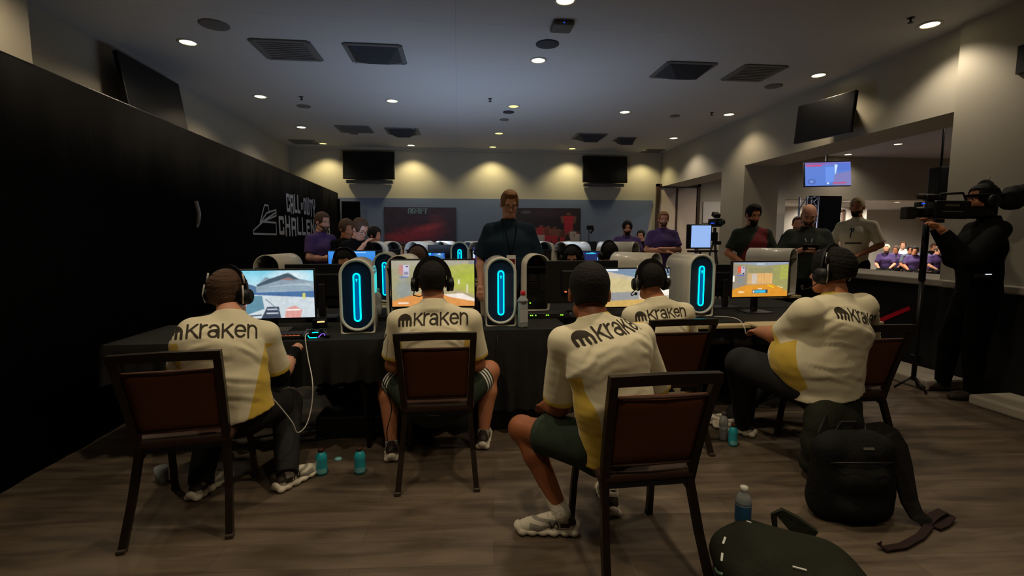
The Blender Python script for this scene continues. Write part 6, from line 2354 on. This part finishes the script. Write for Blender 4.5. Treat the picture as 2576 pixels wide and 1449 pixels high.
# 1 - leftmost, leaning towards the temple screen
J = dict(hd=at(577, 736, 2.80), nk=at(580, 790, 2.70), ch=at(560, 872, 2.64), wa=at(572, 955, 2.62), pv=at(590, 1015, 2.64),
         sl=at(487, 835, 2.66), sr=at(668, 842, 2.80), el=at(455, 940, 2.86), er=at(700, 948, 2.90), wl=at(560, 905, 3.14), wr=at(745, 880, 3.14),
         hl=at(555, 1030, 2.70), hr=at(628, 1030, 2.72), kl=at(545, 1010, 3.09), kr=at(722, 1015, 3.09), al=at(520, 1205, 2.72), ar=at(716, 1180, 2.84),
         tl=at(470, 1225, 2.94), tr=at(770, 1180, 3.09))
J['al'], J['ar'] = atz(505, 1205, .09), atz(722, 1182, .10)
J['tl'] = J['al'] + V3(.05, .2, -.06)
J['tr'] = J['ar'] + V3(.12, .18, -.05)
P1 = person('leftmost seated player in a pale jersey and black trousers, wearing a headset with pale trim', J, (.30, 1, -.10), skin='skin_fair',
            bulk=1.14, hair=dict(grow=.014, low=-.070, rough=.003), hair_mat='hair_brown', letters=.068, letter_at=.42, bottoms=('dark_trousers', 1.0), shoes='runner',
            shirt_len=1.2, arm_b=1.15, sleeve=.82, sleeve_r=1.05, creases=11, letter_shift=-.05, **TEAM)
# his black undershirt sleeve
A = Field(*bounds([J['er'], J['wr']], .09), .008)
A.cone(J['er'] + (J['sr'] - J['er']) * .25, J['er'], .056, .054, k=.01)
A.cone(J['er'], J['wr'], .053, .034, k=.02, flat_b=True)
V, Q = A.mesh()
add_mesh('arm_sleeve', V, Q, 'black_cloth', P1[0], None, True, P1[1])
headset('black gaming headset with pale trim on the leftmost player', J['hd'], P1[2], 1.04, pale='cable_white', mic=0)

# 2 - centre, seen squarely from behind
J = dict(hd=at(1088, 707, 3.06), nk=at(1091, 758, 3.02), ch=at(1092, 850, 2.98), wa=at(1093, 935, 2.95), pv=at(1095, 1000, 2.96),
         sl=at(1004, 808, 3.02), sr=at(1182, 806, 3.02), el=at(988, 918, 3.10), er=at(1202, 916, 3.10), wl=at(1045, 880, 3.34), wr=at(1150, 880, 3.34),
         hl=at(1058, 1012, 3.0), hr=at(1134, 1012, 3.0), kl=at(976, 942, 3.30), kr=at(1230, 934, 3.32), al=at(984, 1100, 3.02), ar=at(1212, 1085, 3.18),
         tl=at(984, 1100, 3.2), tr=at(1215, 1085, 3.4))
J['al'], J['ar'] = atz(985, 1116, .09), atz(1216, 1088, .09)
J['tl'] = J['al'] + V3(-.02, .2, -.06)
J['tr'] = J['ar'] + V3(.03, .2, -.06)
P2 = person('centre player seen squarely from behind, pale jersey and black striped shorts, headset on', J, (0, 1, -.06), skin='skin_tan',
            bulk=1.12, hair=dict(grow=.010, low=-.060, rough=.001), hair_mat='hair_black', letters=.070, letter_at=.50, bottoms=('green_shorts', .80),
            arm_b=1.15, stripes=True, calf=1.12, creases=12, sleeve=.80, sleeve_r=1.05, **TEAM)
headset('black gaming headset with a microphone on the centre player', J['hd'], P2[2], 1.06, mic=-1)

# 3 - nearest, in green shorts, turned a little to the left
J = dict(hd=at(1482, 734, 2.10), nk=at(1492, 800, 2.04), ch=at(1528, 890, 2.00), wa=at(1545, 1010, 1.97), pv=at(1552, 1100, 2.0),
         sl=at(1420, 862, 2.04), sr=at(1608, 850, 2.16), el=at(1408, 1022, 2.16), er=at(1652, 990, 2.30), wl=at(1375, 1020, 2.42), wr=at(1520, 960, 2.50),
         hl=at(1490, 1120, 2.02), hr=at(1590, 1110, 2.10), kl=at(1312, 1078, 2.36), kr=at(1475, 1060, 2.50), al=at(1400, 1262, 2.14), ar=at(1535, 1235, 2.42),
         tl=at(1340, 1300, 2.1), tr=at(1540, 1260, 2.6))
J['al'], J['ar'] = atz(1412, 1290, .10), atz(1535, 1240, .09)
J['tl'] = J['al'] + V3(-.20, .03, -.06)
J['tr'] = J['ar'] + V3(.02, .2, -.06)
P3 = person('nearest player without a headset, pale jersey, dark green shorts and white socks', J, (.12, 1, -.18), skin='skin_brown', head_s=1.07,
            bulk=1.08, hair=dict(grow=.008, low=-.058, rough=.001), hair_mat='hair_black', letters=.059, letter_at=.60, bottoms=('green_shorts', .66), socks=True, gold_top=-.05, extra_gold=-.03,
            arm_b=1.15, sleeve=.86, sleeve_r=1.12, creases=13, collar_gold=True, letter_shift=.012, letter_tilt=.0, res=.008, team=True, name='person')

# 4 - centre right, behind the nearest chair
J = dict(hd=at(1636, 707, 3.24), nk=at(1652, 752, 3.20), ch=at(1658, 830, 3.16), wa=at(1668, 905, 3.13), pv=at(1680, 965, 3.15),
         sl=at(1590, 795, 3.20), sr=at(1722, 786, 3.20), el=at(1580, 885, 3.28), er=at(1740, 880, 3.30), wl=at(1600, 860, 3.52), wr=at(1680, 850, 3.54),
         hl=at(1650, 975, 3.2), hr=at(1712, 975, 3.2), kl=at(1610, 945, 3.6), kr=at(1745, 945, 3.6), al=at(1620, 1060, 3.35), ar=at(1740, 1060, 3.45),
         tl=at(1610, 1080, 3.6), tr=at(1750, 1080, 3.6))
J['al'][2], J['ar'][2] = .09, .09
J['tl'] = J['al'] + V3(-.02, .2, -.06)
J['tr'] = J['ar'] + V3(.03, .2, -.06)
P4 = person('player in a pale jersey between the nearest player and the right computer, shiny headset on', J, (-.10, 1, -.10), skin='skin_tan',
            bulk=1.0, hair=dict(grow=.008, low=-.050, rough=.001), hair_mat='hair_black', letters=.060, letter_at=.50, bottoms=('dark_trousers', 1.0), creases=14, **TEAM)
headset('glossy black gaming headset on the player behind the nearest chair', J['hd'], P4[2], 1.06, mic=-1, pale='metal')

# 5 - heavy player on the right, seen from behind his left side
J = dict(hd=at(2090, 683, 2.74), nk=at(2108, 745, 2.68), ch=at(2092, 820, 2.66), wa=at(2072, 905, 2.66), pv=at(2078, 960, 2.66),
         sl=at(2028, 785, 2.58), sr=at(2028, 780, 2.58) + V3(.43, .09, 0), el=at(1968, 845, 2.78), er=at(2180, 860, 3.05), wl=at(1912, 835, 3.06), wr=at(2030, 850, 3.22),
         hl=at(2030, 968, 2.68), hr=at(2100, 960, 2.82), kl=at(1868, 915, 3.02), kr=at(1975, 905, 3.25), al=at(1862, 1050, 3.0), ar=at(1835, 1030, 3.3),
         tl=at(1850, 1080, 3.0), tr=at(1800, 1060, 3.2))
J['al'], J['ar'] = atz(1872, 1062, .09), atz(1845, 1046, .09)
J['tl'] = J['al'] + V3(.16, -.10, -.06)
J['tl'] = J['al'] + V3(-.14, .16, -.06)
J['tr'] = J['ar'] + V3(-.16, .12, -.06)
r_, f_, u_ = torso_frame(J)
gr = []
for dz, rr in ((-.015, .012), (-.11, .013), (.085, .008)):
    gr.append((J['wa'] + u_ * dz, .262, .185, rr))
P5 = person('heavy player at the right in a pale jersey and dark trousers, green black headset on', J, (-.45, 1, -.05), skin='skin_tan', head_s=1.06,
            bulk=1.40, belly=.9, hair=dict(grow=.026, low=-.052, rough=.003), hair_mat='hair_black', letters=.062, letter_at=.42, bottoms=('dark_trousers', 1.0),
            arm_b=1.35, shirt_len=1.5, sleeve=.92, sleeve_r=.92, letter_shift=.035, wr=.003, creases=15, gold_hw=.98, gold_top=.01, gold_back=.03, gold_front=.12, collar_gold=True, **TEAM)
headset('dark green black headset on the heavy player at the right', J['hd'], P5[2], 1.16, mic=-1, pale='metal', big=1.1)

# ------------------------------------------------------------------ the man standing in the middle
c = at(1281, 600, 4.66)
J, lk = pose('stand', c[0], 4.66, math.pi, 1.87, 'down', nod=.42, turn=.05)
PM = person('tall ginger haired man with glasses standing in the middle in a dark navy T-shirt', J, lk, skin='skin_fair', bulk=1.18, res=.009,
            hair=dict(grow=.009, tall=True, low=-.03, front=.056), hair_mat='hair_ginger', glasses=True, eyes=True, shirt='navy_cloth', sleeve=.95, sleeve_r=1.1,
            bottoms=('black_cloth', 1.0), shoes='plain', shirt_len=1.6)
lo_ = MB()
r_, f_, u_ = torso_frame(J)
ct = J['ch'] + f_ * .16
bd = J['wa'] + f_ * .165 + u_ * .03
lo_.tube([J['nk'] + r_ * .07 + f_ * .04, ct + r_ * .05 + u_ * .10, bd + u_ * .05], .004, 6)
lo_.tube([J['nk'] - r_ * .07 + f_ * .04, ct - r_ * .05 + u_ * .10, bd + u_ * .05], .004, 6)
o = lo_.build('lanyard', 'black_cloth', PM[0], PM[1])
bb = MB().box(bd, (.085, .006, .12), bev=.002)
bb.build('badge', 'white_print', o, PM[1])
bb = MB().box(bd + V3(0, -.004, .0), (.075, .004, .05))
bb.build('badge_print', 'red_cloth', o, PM[1])


# ------------------------------------------------------------------ people round the room
def bystander(label, px, py_head, Y, yaw, h, arms='crossed', turn=0.0, nod=.15, lean=0.0, **kw):
    c = at(px, py_head, Y)
    if h is None:
        h = c[2] + .0
    J, lk = pose('stand', c[0], Y, yaw, h, arms, lean=lean, turn=turn, nod=nod)
    kw.setdefault('res', .012)
    kw.setdefault('team', False)
    kw.setdefault('shoes', 'plain')
    kw.setdefault('hair', FULL)
    return person(label, J, lk, **kw), J


bystander('bearded man in a purple shirt with folded arms standing against the black drape', 806, 535, 6.8, -2.2, 1.76, 'crossed', nod=.25, shirt='purple_cloth',
          bottoms=('black_cloth', 1.0), hair_mat='hair_brown', beard='hair_brown', skin='skin_fair', eyes=True)
a, Jb = bystander('man with glasses and a hand to his face in a black T-shirt with white print', 886, 552, 6.1, -2.3, 1.66, 'face', nod=.55, lean=.18, shirt='black_cloth',
                  bottoms=('black_cloth', 1.0), hair_mat='hair_brown', skin='skin_fair', glasses=True, eyes=True)
r_, f_, u_ = torso_frame(Jb)
m = MB()
for k in range(7):
    x_ = -.11 + .034 * k
    m.box(Jb['ch'] + r_ * x_ + f_ * (.145 - abs(x_) * .3) - u_ * .06, (.020, .004, .034 + .01 * (k % 2)), np.stack([r_, f_, u_], 1))
m.build('chest_print', 'white_print', a[0], a[1])
bystander('dark haired person just behind the man with the hand to his face', 868, 550, 6.9, -2.4, 1.66, 'down', nod=.3, shirt='black_cloth', bottoms=('black_cloth', 1.0),
          hair_mat='hair_brown', skin='skin_tan', hair=dict(grow=.022))
bystander('small dark figure with a cap far back where the drape ends', 938, 574, 8.2, -2.0, 1.58, 'down', nod=.3, shirt='black_cloth', bottoms=('black_cloth', 1.0),
          hair_mat='hair_black', skin='skin_tan', hair=dict(grow=.022))
bystander('stocky man in a purple shirt and dark cap standing before the grey wall panel', 1578, 556, 8.6, 2.9, 1.72, 'down', nod=.1, shirt='purple_cloth', bulk=1.3,
          bottoms=('black_cloth', 1.0), hair_mat='hair_black', skin='skin_tan', beard='hair_black', hair=dict(grow=.018, front=.075), eyes=True)
bystander('small dark haired person in brown far back left of the folded arms man', 1613, 579, 10.2, 2.6, 1.58, 'down', nod=.1, shirt='black_cloth', bottoms=('black_cloth', 1.0),
          hair_mat='hair_black', skin='skin_fair')
bystander('ginger bearded man in a purple shirt with folded arms near the doorway', 1669, 531, 7.8, 2.85, 1.86, 'crossed', nod=.1, shirt='purple_cloth', bulk=1.1,
          bottoms=('black_cloth', 1.0), hair_mat='hair_ginger', skin='skin_fair', beard='hair_brown', eyes=True, res=.010)
a, Jr = bystander('dark haired bearded man in a dark green and red jersey with hands on his belt', 1895, 515, 6.0, 2.75, 1.85, 'belt', turn=.3, nod=.35, shirt='green_cloth',
                  bottoms=('black_cloth', 1.0), hair_mat='hair_black', skin='skin_tan', beard='hair_black', hair=dict(grow=.016, tall=True), eyes=True, res=.010)
# the red half of his jersey and its pale collar
me = [c_ for c_ in kids(a[0]) if c_.name.startswith('shirt')][0].data
me.materials.append(MATS['red_cloth'])
r_, f_, u_ = torso_frame(Jr)
n_ = len(me.polygons)
ce = np.zeros(n_ * 3)
me.polygons.foreach_get('center', ce)
ce = ce.reshape(-1, 3) + a[1]
mi = np.zeros(n_, np.int32)
rel = ce - Jr['ch']
mi[((rel @ r_) * -.8 + (rel @ u_) * -.45 > -.03) & (abs(rel @ r_) < .17) & (rel @ f_ > 0)] = 1
me.polygons.foreach_set('material_index', mi)
MB().tube([Jr['nk'] + r_ * .07, Jr['nk'] + f_ * .09 - u_ * .03, Jr['nk'] - r_ * .07, Jr['nk'] - f_ * .06 + u_ * .01], .008, 8, closed=True).build('collar', 'desk_edge', a[0], a[1])
a, Jd = bystander('bald bearded man in a dark shirt looking down at his phone', 2036, 510, 5.45, 2.6, 1.82, 'phone', nod=.55, shirt='green_cloth', bulk=1.25,
                  bottoms=('black_cloth', 1.0), hair=None, hair_mat='hair_brown', skin='skin_fair', beard='hair_brown', eyes=True, res=.010)
r_, f_, u_ = torso_frame(Jd)
MB().tube([Jd['nk'] + r_ * .07 - f_ * .02, Jd['ch'] + r_ * .03 + f_ * .16 + u_ * .05, Jd['wa'] + f_ * .16 + u_ * .1, Jd['ch'] - r_ * .03 + f_ * .16 + u_ * .05, Jd['nk'] - r_ * .07 - f_ * .02], .006, 6).build('lanyard', 'grey_print', a[0], a[1])
ph = (Jd['wl'] + Jd['wr']) / 2 + f_ * .10 + u_ * .03
o = MB().box((0, 0, 0), (.16, .009, .08), frame(f_, V3(0, 0, 1)) @ rotx(-.6), bev=.003).build('phone', 'black_plastic')
o.location = ph
prop(o, 'black phone held in both hands by the bald man', 'phone')
bystander('man mostly hidden behind the bald man, his face and dark sleeve showing', 2008, 533, 8.0, 2.5, 1.80, 'down', nod=.2, shirt='navy_cloth', bulk=1.2,
          bottoms=('black_cloth', 1.0), hair=SHORT, hair_mat='hair_brown', skin='skin_fair', beard='hair_ginger')
a, Jw = bystander('man with cropped blond hair and dark beard in a white football jersey beyond the ledge', 2160, 493, 6.45, 2.2, None, 'belt', turn=-.0, nod=.15, shirt='jersey',
                  bottoms=('black_cloth', 1.0), hair=SHORT, hair_mat='hair_blond', skin='skin_tan', beard='hair_black', eyes=True, res=.009, sleeve=.9, sleeve_r=1.1, bulk=1.0, head_s=1.08)
r_, f_, u_ = torso_frame(Jw)
sh = [c_ for c_ in kids(a[0]) if c_.name.startswith('shirt')][0]
Vv = np.array([v.co[:] for v in sh.data.vertices]) + a[1]
Qq = np.array([list(p.vertices) for p in sh.data.polygons])
X, Y = np.meshgrid(np.arange(-.1, 1.0, .03), np.arange(-.6, 1.1, .03))
mk = stroke_mask(X, Y, [[(.35, .95), (.62, 1.0), (.72, .8), (.60, .55), (.45, .5), (.42, .2), (.35, -.3)], [(.45, .5), (.4, .95)], [(.2, .8), (.35, .95)]], .13)
wrap_lettering('chest_emblem', Vv, Qq, Jw['ch'] + u_ * .04 + r_ * .02 + f_ * .05, -r_, u_, -f_, .10, sh, a[1], m='navy_cloth', masks=(mk, X, Y, 1.0), cell=.03)
X, Y = np.meshgrid(np.arange(0, 4, .05), np.arange(0, 1, .05))
mk = (abs(Y - .5) < .17) & (X > .3) & (X < 3.7)
wrap_lettering('chest_band', Vv, Qq, Jw['ch'] - u_ * .12 + f_ * .05, -r_, u_, -f_, .06, sh, a[1], m='shoe_dark', masks=(mk, X, Y, 4.0), cell=.05)
MB().tube([Jw['pv'] + r_ * .12 - f_ * .06, Jw['pv'] + r_ * .13 - f_ * .06 - u_ * .3], 1.0, flat=(.09, .02), up=(0, 1, 0)).build('red_towel', 'red_plastic', a[0], a[1])

# opponents at the far side of the tables
def sitter(label, px, py, Y, yaw, h=None, arms='lean', nod=.25, lean=.12, group=None, dz=0.0, headphones=None, **kw):
    c = at(px, py, Y)
    J, lk = pose('sit', c[0], Y, yaw, 1.78, arms, lean=lean, nod=nod)
    d = c - J['hd'] - V3(0, 0, .12)      # bring the head to where the photograph has it
    for k in J:
        if k[0] in 'hnwcps' or k in ('el', 'er'):
            if k not in ('hl', 'hr', 'pv'):
                J[k] = J[k] + V3(d[0], d[1], 0)
    for k in ('hl', 'hr', 'pv', 'kl', 'kr', 'al', 'ar', 'tl', 'tr'):
        J[k] = J[k] + V3(d[0], d[1], 0)
    for k in ('wa', 'ch', 'nk', 'hd', 'sl', 'sr', 'el', 'er'):
        J[k] = J[k] + V3(0, 0, d[2] * (.35 if k == 'wa' else .7 if k == 'ch' else 1))
    kw.setdefault('res', .012)
    kw.setdefault('shoes', 'plain')
    kw.setdefault('hair', FULL)
    kw.setdefault('bottoms', ('black_cloth', 1.0))
    kw.setdefault('hands', True)
    p_ = person(label, J, lk, group=group, **kw)
    ch_ = copy_tree(CH[0])
    ch_.location = (J['pv'][0] + .0, J['pv'][1], 0)
    ch_.rotation_euler = (0, 0, yaw)
    ch_['label'] = 'chair under the ' + ' '.join(label.split(',')[0].split()[:11])
    ch_['group'] = 'chairs of the far side players'
    if headphones:
        headset(headphones, J['hd'], p_[2], 1.04, mic=1)
    return p_, J


sitter('opponent with black hair and a headset behind the left glowing computer', 868, 626, 4.98, math.pi, shirt='black_cloth', hair_mat='hair_black', skin='skin_fair', nod=.5,
       headphones='headset on the opponent behind the left glowing computer', res=.010)
sitter('dark haired man with glasses facing us above the wide black monitor', 1440, 619, 5.15, math.pi - .3, shirt='black_cloth', hair_mat='hair_black', skin='skin_fair', glasses=True, eyes=True, nod=.45,
       hair=dict(grow=.020, curly=False, front=.058), headphones='headset on the man with glasses above the wide black monitor', res=.010)
sitter('player in black with white shirt print seen from behind beside the dark blue screen', 1532, 611, 5.22, .35, shirt='black_cloth', hair_mat='hair_black', skin='skin_tan', nod=.1,
       headphones='headset on the player in black by the dark blue screen', res=.010)
FB = 'players of the far row seen as tops of heads'
sitter('brown haired player with a headset left of the blue and white screen', 1050, 622, 5.15, .0, shirt='black_cloth', hair_mat='hair_brown', skin='skin_tan', nod=.15, group=FB,
       headphones='headset on the brown haired player of the far row')
sitter('player facing us in the far cluster below the left mural', 1008, 616, 9.0, math.pi, shirt='black_cloth', hair_mat='hair_brown', skin='skin_fair', nod=.35, group=FB,
       headphones='headset on the player facing us in the far cluster')
sitter('player with brown hair far behind the brightest white screen', 1102, 609, 9.0, math.pi, shirt='black_cloth', hair_mat='hair_brown', skin='skin_tan', nod=.25, group=FB)
sitter('player bending low beside the far left cluster', 980, 622, 9.75, math.pi, shirt='black_cloth', hair_mat='hair_brown', skin='skin_tan', nod=.5, group=FB)
sitter('pale haired player between the standing man and the white computer', 1382, 612, 8.4, 2.6, shirt='black_cloth', hair_mat='hair_blond', skin='skin_fair', nod=.5, group=FB)

# crowd in the bright far room
for i, (px_, py_, Y_, yw, sh_, hm, sk, lb) in enumerate((
        (2232, 612, 13.2, 2.3, 'purple_cloth', 'hair_blond', 'skin_fair', 'blond spectator leaning forward, leftmost of the far room crowd'),
        (2256, 622, 13.9, 2.2, 'purple_cloth', 'hair_brown', 'skin_tan', 'spectator in purple with a cap, second from the left in the far room'),
        (2272, 603, 14.7, 2.4, 'white_print', 'hair_brown', 'skin_fair', 'tallest spectator with long brown hair in the far room'),
        (2290, 616, 13.5, 2.5, 'denim', 'hair_black', 'skin_tan', 'spectator in grey blue just left of the camera pole'),
        (2322, 618, 14.2, 2.6, 'denim', 'hair_brown', 'skin_fair', 'spectator in denim just right of the camera pole'),
        (2345, 610, 15.0, 2.7, 'black_cloth', 'hair_brown', 'skin_tan', 'spectator with dark hair under the video camera'),
        (2300, 640, 12.7, 2.4, 'purple_cloth', 'hair_black', 'skin_tan', 'spectator in bright purple hunched behind the camera pole'),
        (2352, 640, 12.9, 2.9, 'purple_cloth', 'hair_brown', 'skin_fair', 'rightmost purple spectator with an arm on the table'))):
    c = at(px_, py_, Y_)
    J, lk = pose('sit', c[0], Y_, yw, max(1.55, min(1.9, c[2] / .78)), 'lean', lean=.15, nod=.2)
    person(lb, J, lk, shirt=sh_, bottoms=('black_cloth', 1.0), hair=FULL, hair_mat=hm, skin=sk, res=.016, shoes='plain', hands=False, group='spectators in the far room', beard=('hair_brown' if i == 0 else None))
    ch_ = copy_tree(CH[0])
    ch_.location = (c[0], Y_, 0)
    ch_.rotation_euler = (0, 0, yw)
    ch_['label'] = 'chair under the ' + ' '.join(lb.split()[:12])
    ch_['group'] = 'chairs of the far room crowd'

# ------------------------------------------------------------------ the camera operator at the right
c = at(2478, 560, 3.62)
J, lk = pose('stand', c[0], 3.62, 1.15, 1.86, 'phone', nod=.0, turn=.05)
cc = at(2385, 530, 3.66)
J['er'] = at(2400, 650, 3.75)
J['wr'] = at(2352, 575, 3.80)
J['el'] = at(2440, 655, 3.35)
J['wl'] = at(2375, 585, 3.45)
fa, fb = atz(2425, 1010, 0), atz(2345, 985, 0)
J['al'] = V3(fa[0] + .10, fa[1] + .02, .09)
J['ar'] = V3(fb[0] + .12, fb[1] + .02, .09)
J['tl'] = J['al'] + V3(-.22, .05, -.06)
J['tr'] = J['ar'] + V3(-.22, .06, -.06)
J['kl'] = (J['hl'] + J['al']) / 2 + V3(-.04, 0, 0)
J['kr'] = (J['hr'] + J['ar']) / 2 + V3(-.06, 0, 0)
PO = person('camera operator in black with a backwards cap and headphones at the right edge', J, (-1, .25, .02), skin='skin_tan', bulk=1.12, res=.009, hair=dict(grow=.016, low=-.02),
            hair_mat='hair_black', shirt='black_cloth', sleeve=1.5, sleeve_r=1.1, bottoms=('black_cloth', 1.0), shoes='plain', shirt_len=1.5, eyes=True, hand_curl=.9)
H = PO[2]
cp = MB()
hd = J['hd']
cp.tube([hd + H @ V3(.10 * math.cos(t), -.01 + .115 * math.sin(t), .03) for t in np.linspace(0, 2 * math.pi, 26)[:-1]], .012, 8, closed=True)
co = cp.build('cap_band', 'black_cloth', PO[0], PO[1])
headset('big black headphones on the camera operator', hd, H, 1.1, mic=0, big=1.2)
m = MB().tube([hd + H @ V3(.02, -.04, .12), hd + H @ V3(.02, -.05, .20)], .006, 6)
m.build('antenna', 'cardboard', PO[0], PO[1])
b = MB().box(J['pv'] + V3(-.12, -.14, .10), (.16, .05, .04), bev=.008)
bo = b.build('belt_pack', 'dark_metal', PO[0], PO[1])
MB().box(J['pv'] + V3(-.12, -.167, .115), (.06, .004, .006)).build('indicator', 'led_white', bo, PO[1])

vc0 = at(2392, 528, 3.66)
vc = empty('video_camera', vc0, 0, 'black shoulder video camera with a blue light held by the operator', 'video camera')
Rv = frame((-1, .30, .02), (0, 0, 1))
vc.scale = (.74, .74, .86)
b = MB()
b.box(Rv @ V3(0, .02, 0), (.13, .36, .17), Rv, bev=.02)
b.box(Rv @ V3(0, -.20, -.02), (.12, .18, .12), Rv, bev=.02)
b.build('body', 'black_plastic', vc)
b = MB().lathe([(.042, 0), (.048, .05), (.046, .14), (.052, .15), (.052, .19), (.001, .185)], Rv @ V3(0, .20, -.03), 24, 0, Rv @ rotx(-math.pi / 2))
lz = b.build('lens', 'black_plastic', vc)
MB().box(Rv @ V3(0, .42, -.035), (.13, .10, .12), Rv, bev=.012).build('lens_hood', 'dark_metal', vc)
MB().box(Rv @ V3(.03, .17, .115), (.07, .17, .06), Rv, bev=.015).build('viewfinder', 'black_plastic', vc)
MB().tube([Rv @ V3(0, .12, .09), Rv @ V3(0, .12, .15), Rv @ V3(0, -.10, .16), Rv @ V3(0, -.14, .09)], .012, 8).build('carry_handle', 'dark_metal', vc)
MB().lathe([(.022, 0), (.026, .01), (.026, .16), (.020, .17), (.001, .17)], Rv @ V3(.06, .14, .13), 16, 0, Rv @ rotx(-math.pi / 2)).build('microphone', 'shoe_dark', vc)
MB().box(Rv @ V3(-.06, .355, .045), (.10, .04, .045), Rv, bev=.006).build('assist_monitor', 'black_plastic', vc)
MB().box(Rv @ V3(-.09, .340, .050), (.055, .03, .012), Rv).build('tally_light', 'led_blue', vc)
MB().box(Rv @ V3(-.068, .03, .04), (.004, .14, .02), Rv).box(Rv @ V3(-.068, .02, -.02), (.004, .20, .012), Rv).build('side_trim', 'metal', vc)
MB().box(Rv @ V3(0, -.36, .02), (.13, .12, .16), Rv, bev=.02).build('battery', 'dark_metal', vc)
# fluffy pack behind his head
pk = at(2555, 495, 3.55)
S = Field(pk - .2, pk + .2, .010)
S.ell(pk, (.11, .09, .09), k=.03)
S.ell(pk + V3(.07, .02, .03), (.08, .07, .07), k=.03)
S.ell(pk + V3(-.04, 0, -.05), (.07, .06, .05), k=.03)
S.wrinkle(.010, 50, 3)
V, Q = S.mesh()
o = add_mesh('hood', V, Q, 'strap', PO[0], None, True, PO[1])
# monopod beside him
q0, q1 = at(2302, 905, 3.98), at(2312, 500, 3.98)
mp = empty('monopod', (q0[0], 3.98, 0), 0, 'tall dark pole with small feet standing left of the camera operator', 'tripod')
MB().tube([(0, 0, .10), (0, 0, 1.05)], .020, 10).build('lower_tube', 'dark_metal', mp)
MB().tube([(0, 0, 1.02), (.0, 0, q1[2])], .027, 10).build('upper_tube', 'panel_black', mp)
for k in range(3):
    a = 2 * math.pi * k / 3 + .5
    MB().tube([(0, 0, .14), (.14 * math.cos(a), .14 * math.sin(a), .014)], .010, 8).build('foot', 'dark_metal', mp)
MB().box((0, 0, .30), (.06, .06, .08), bev=.01).build('clamp', 'black_plastic', mp)
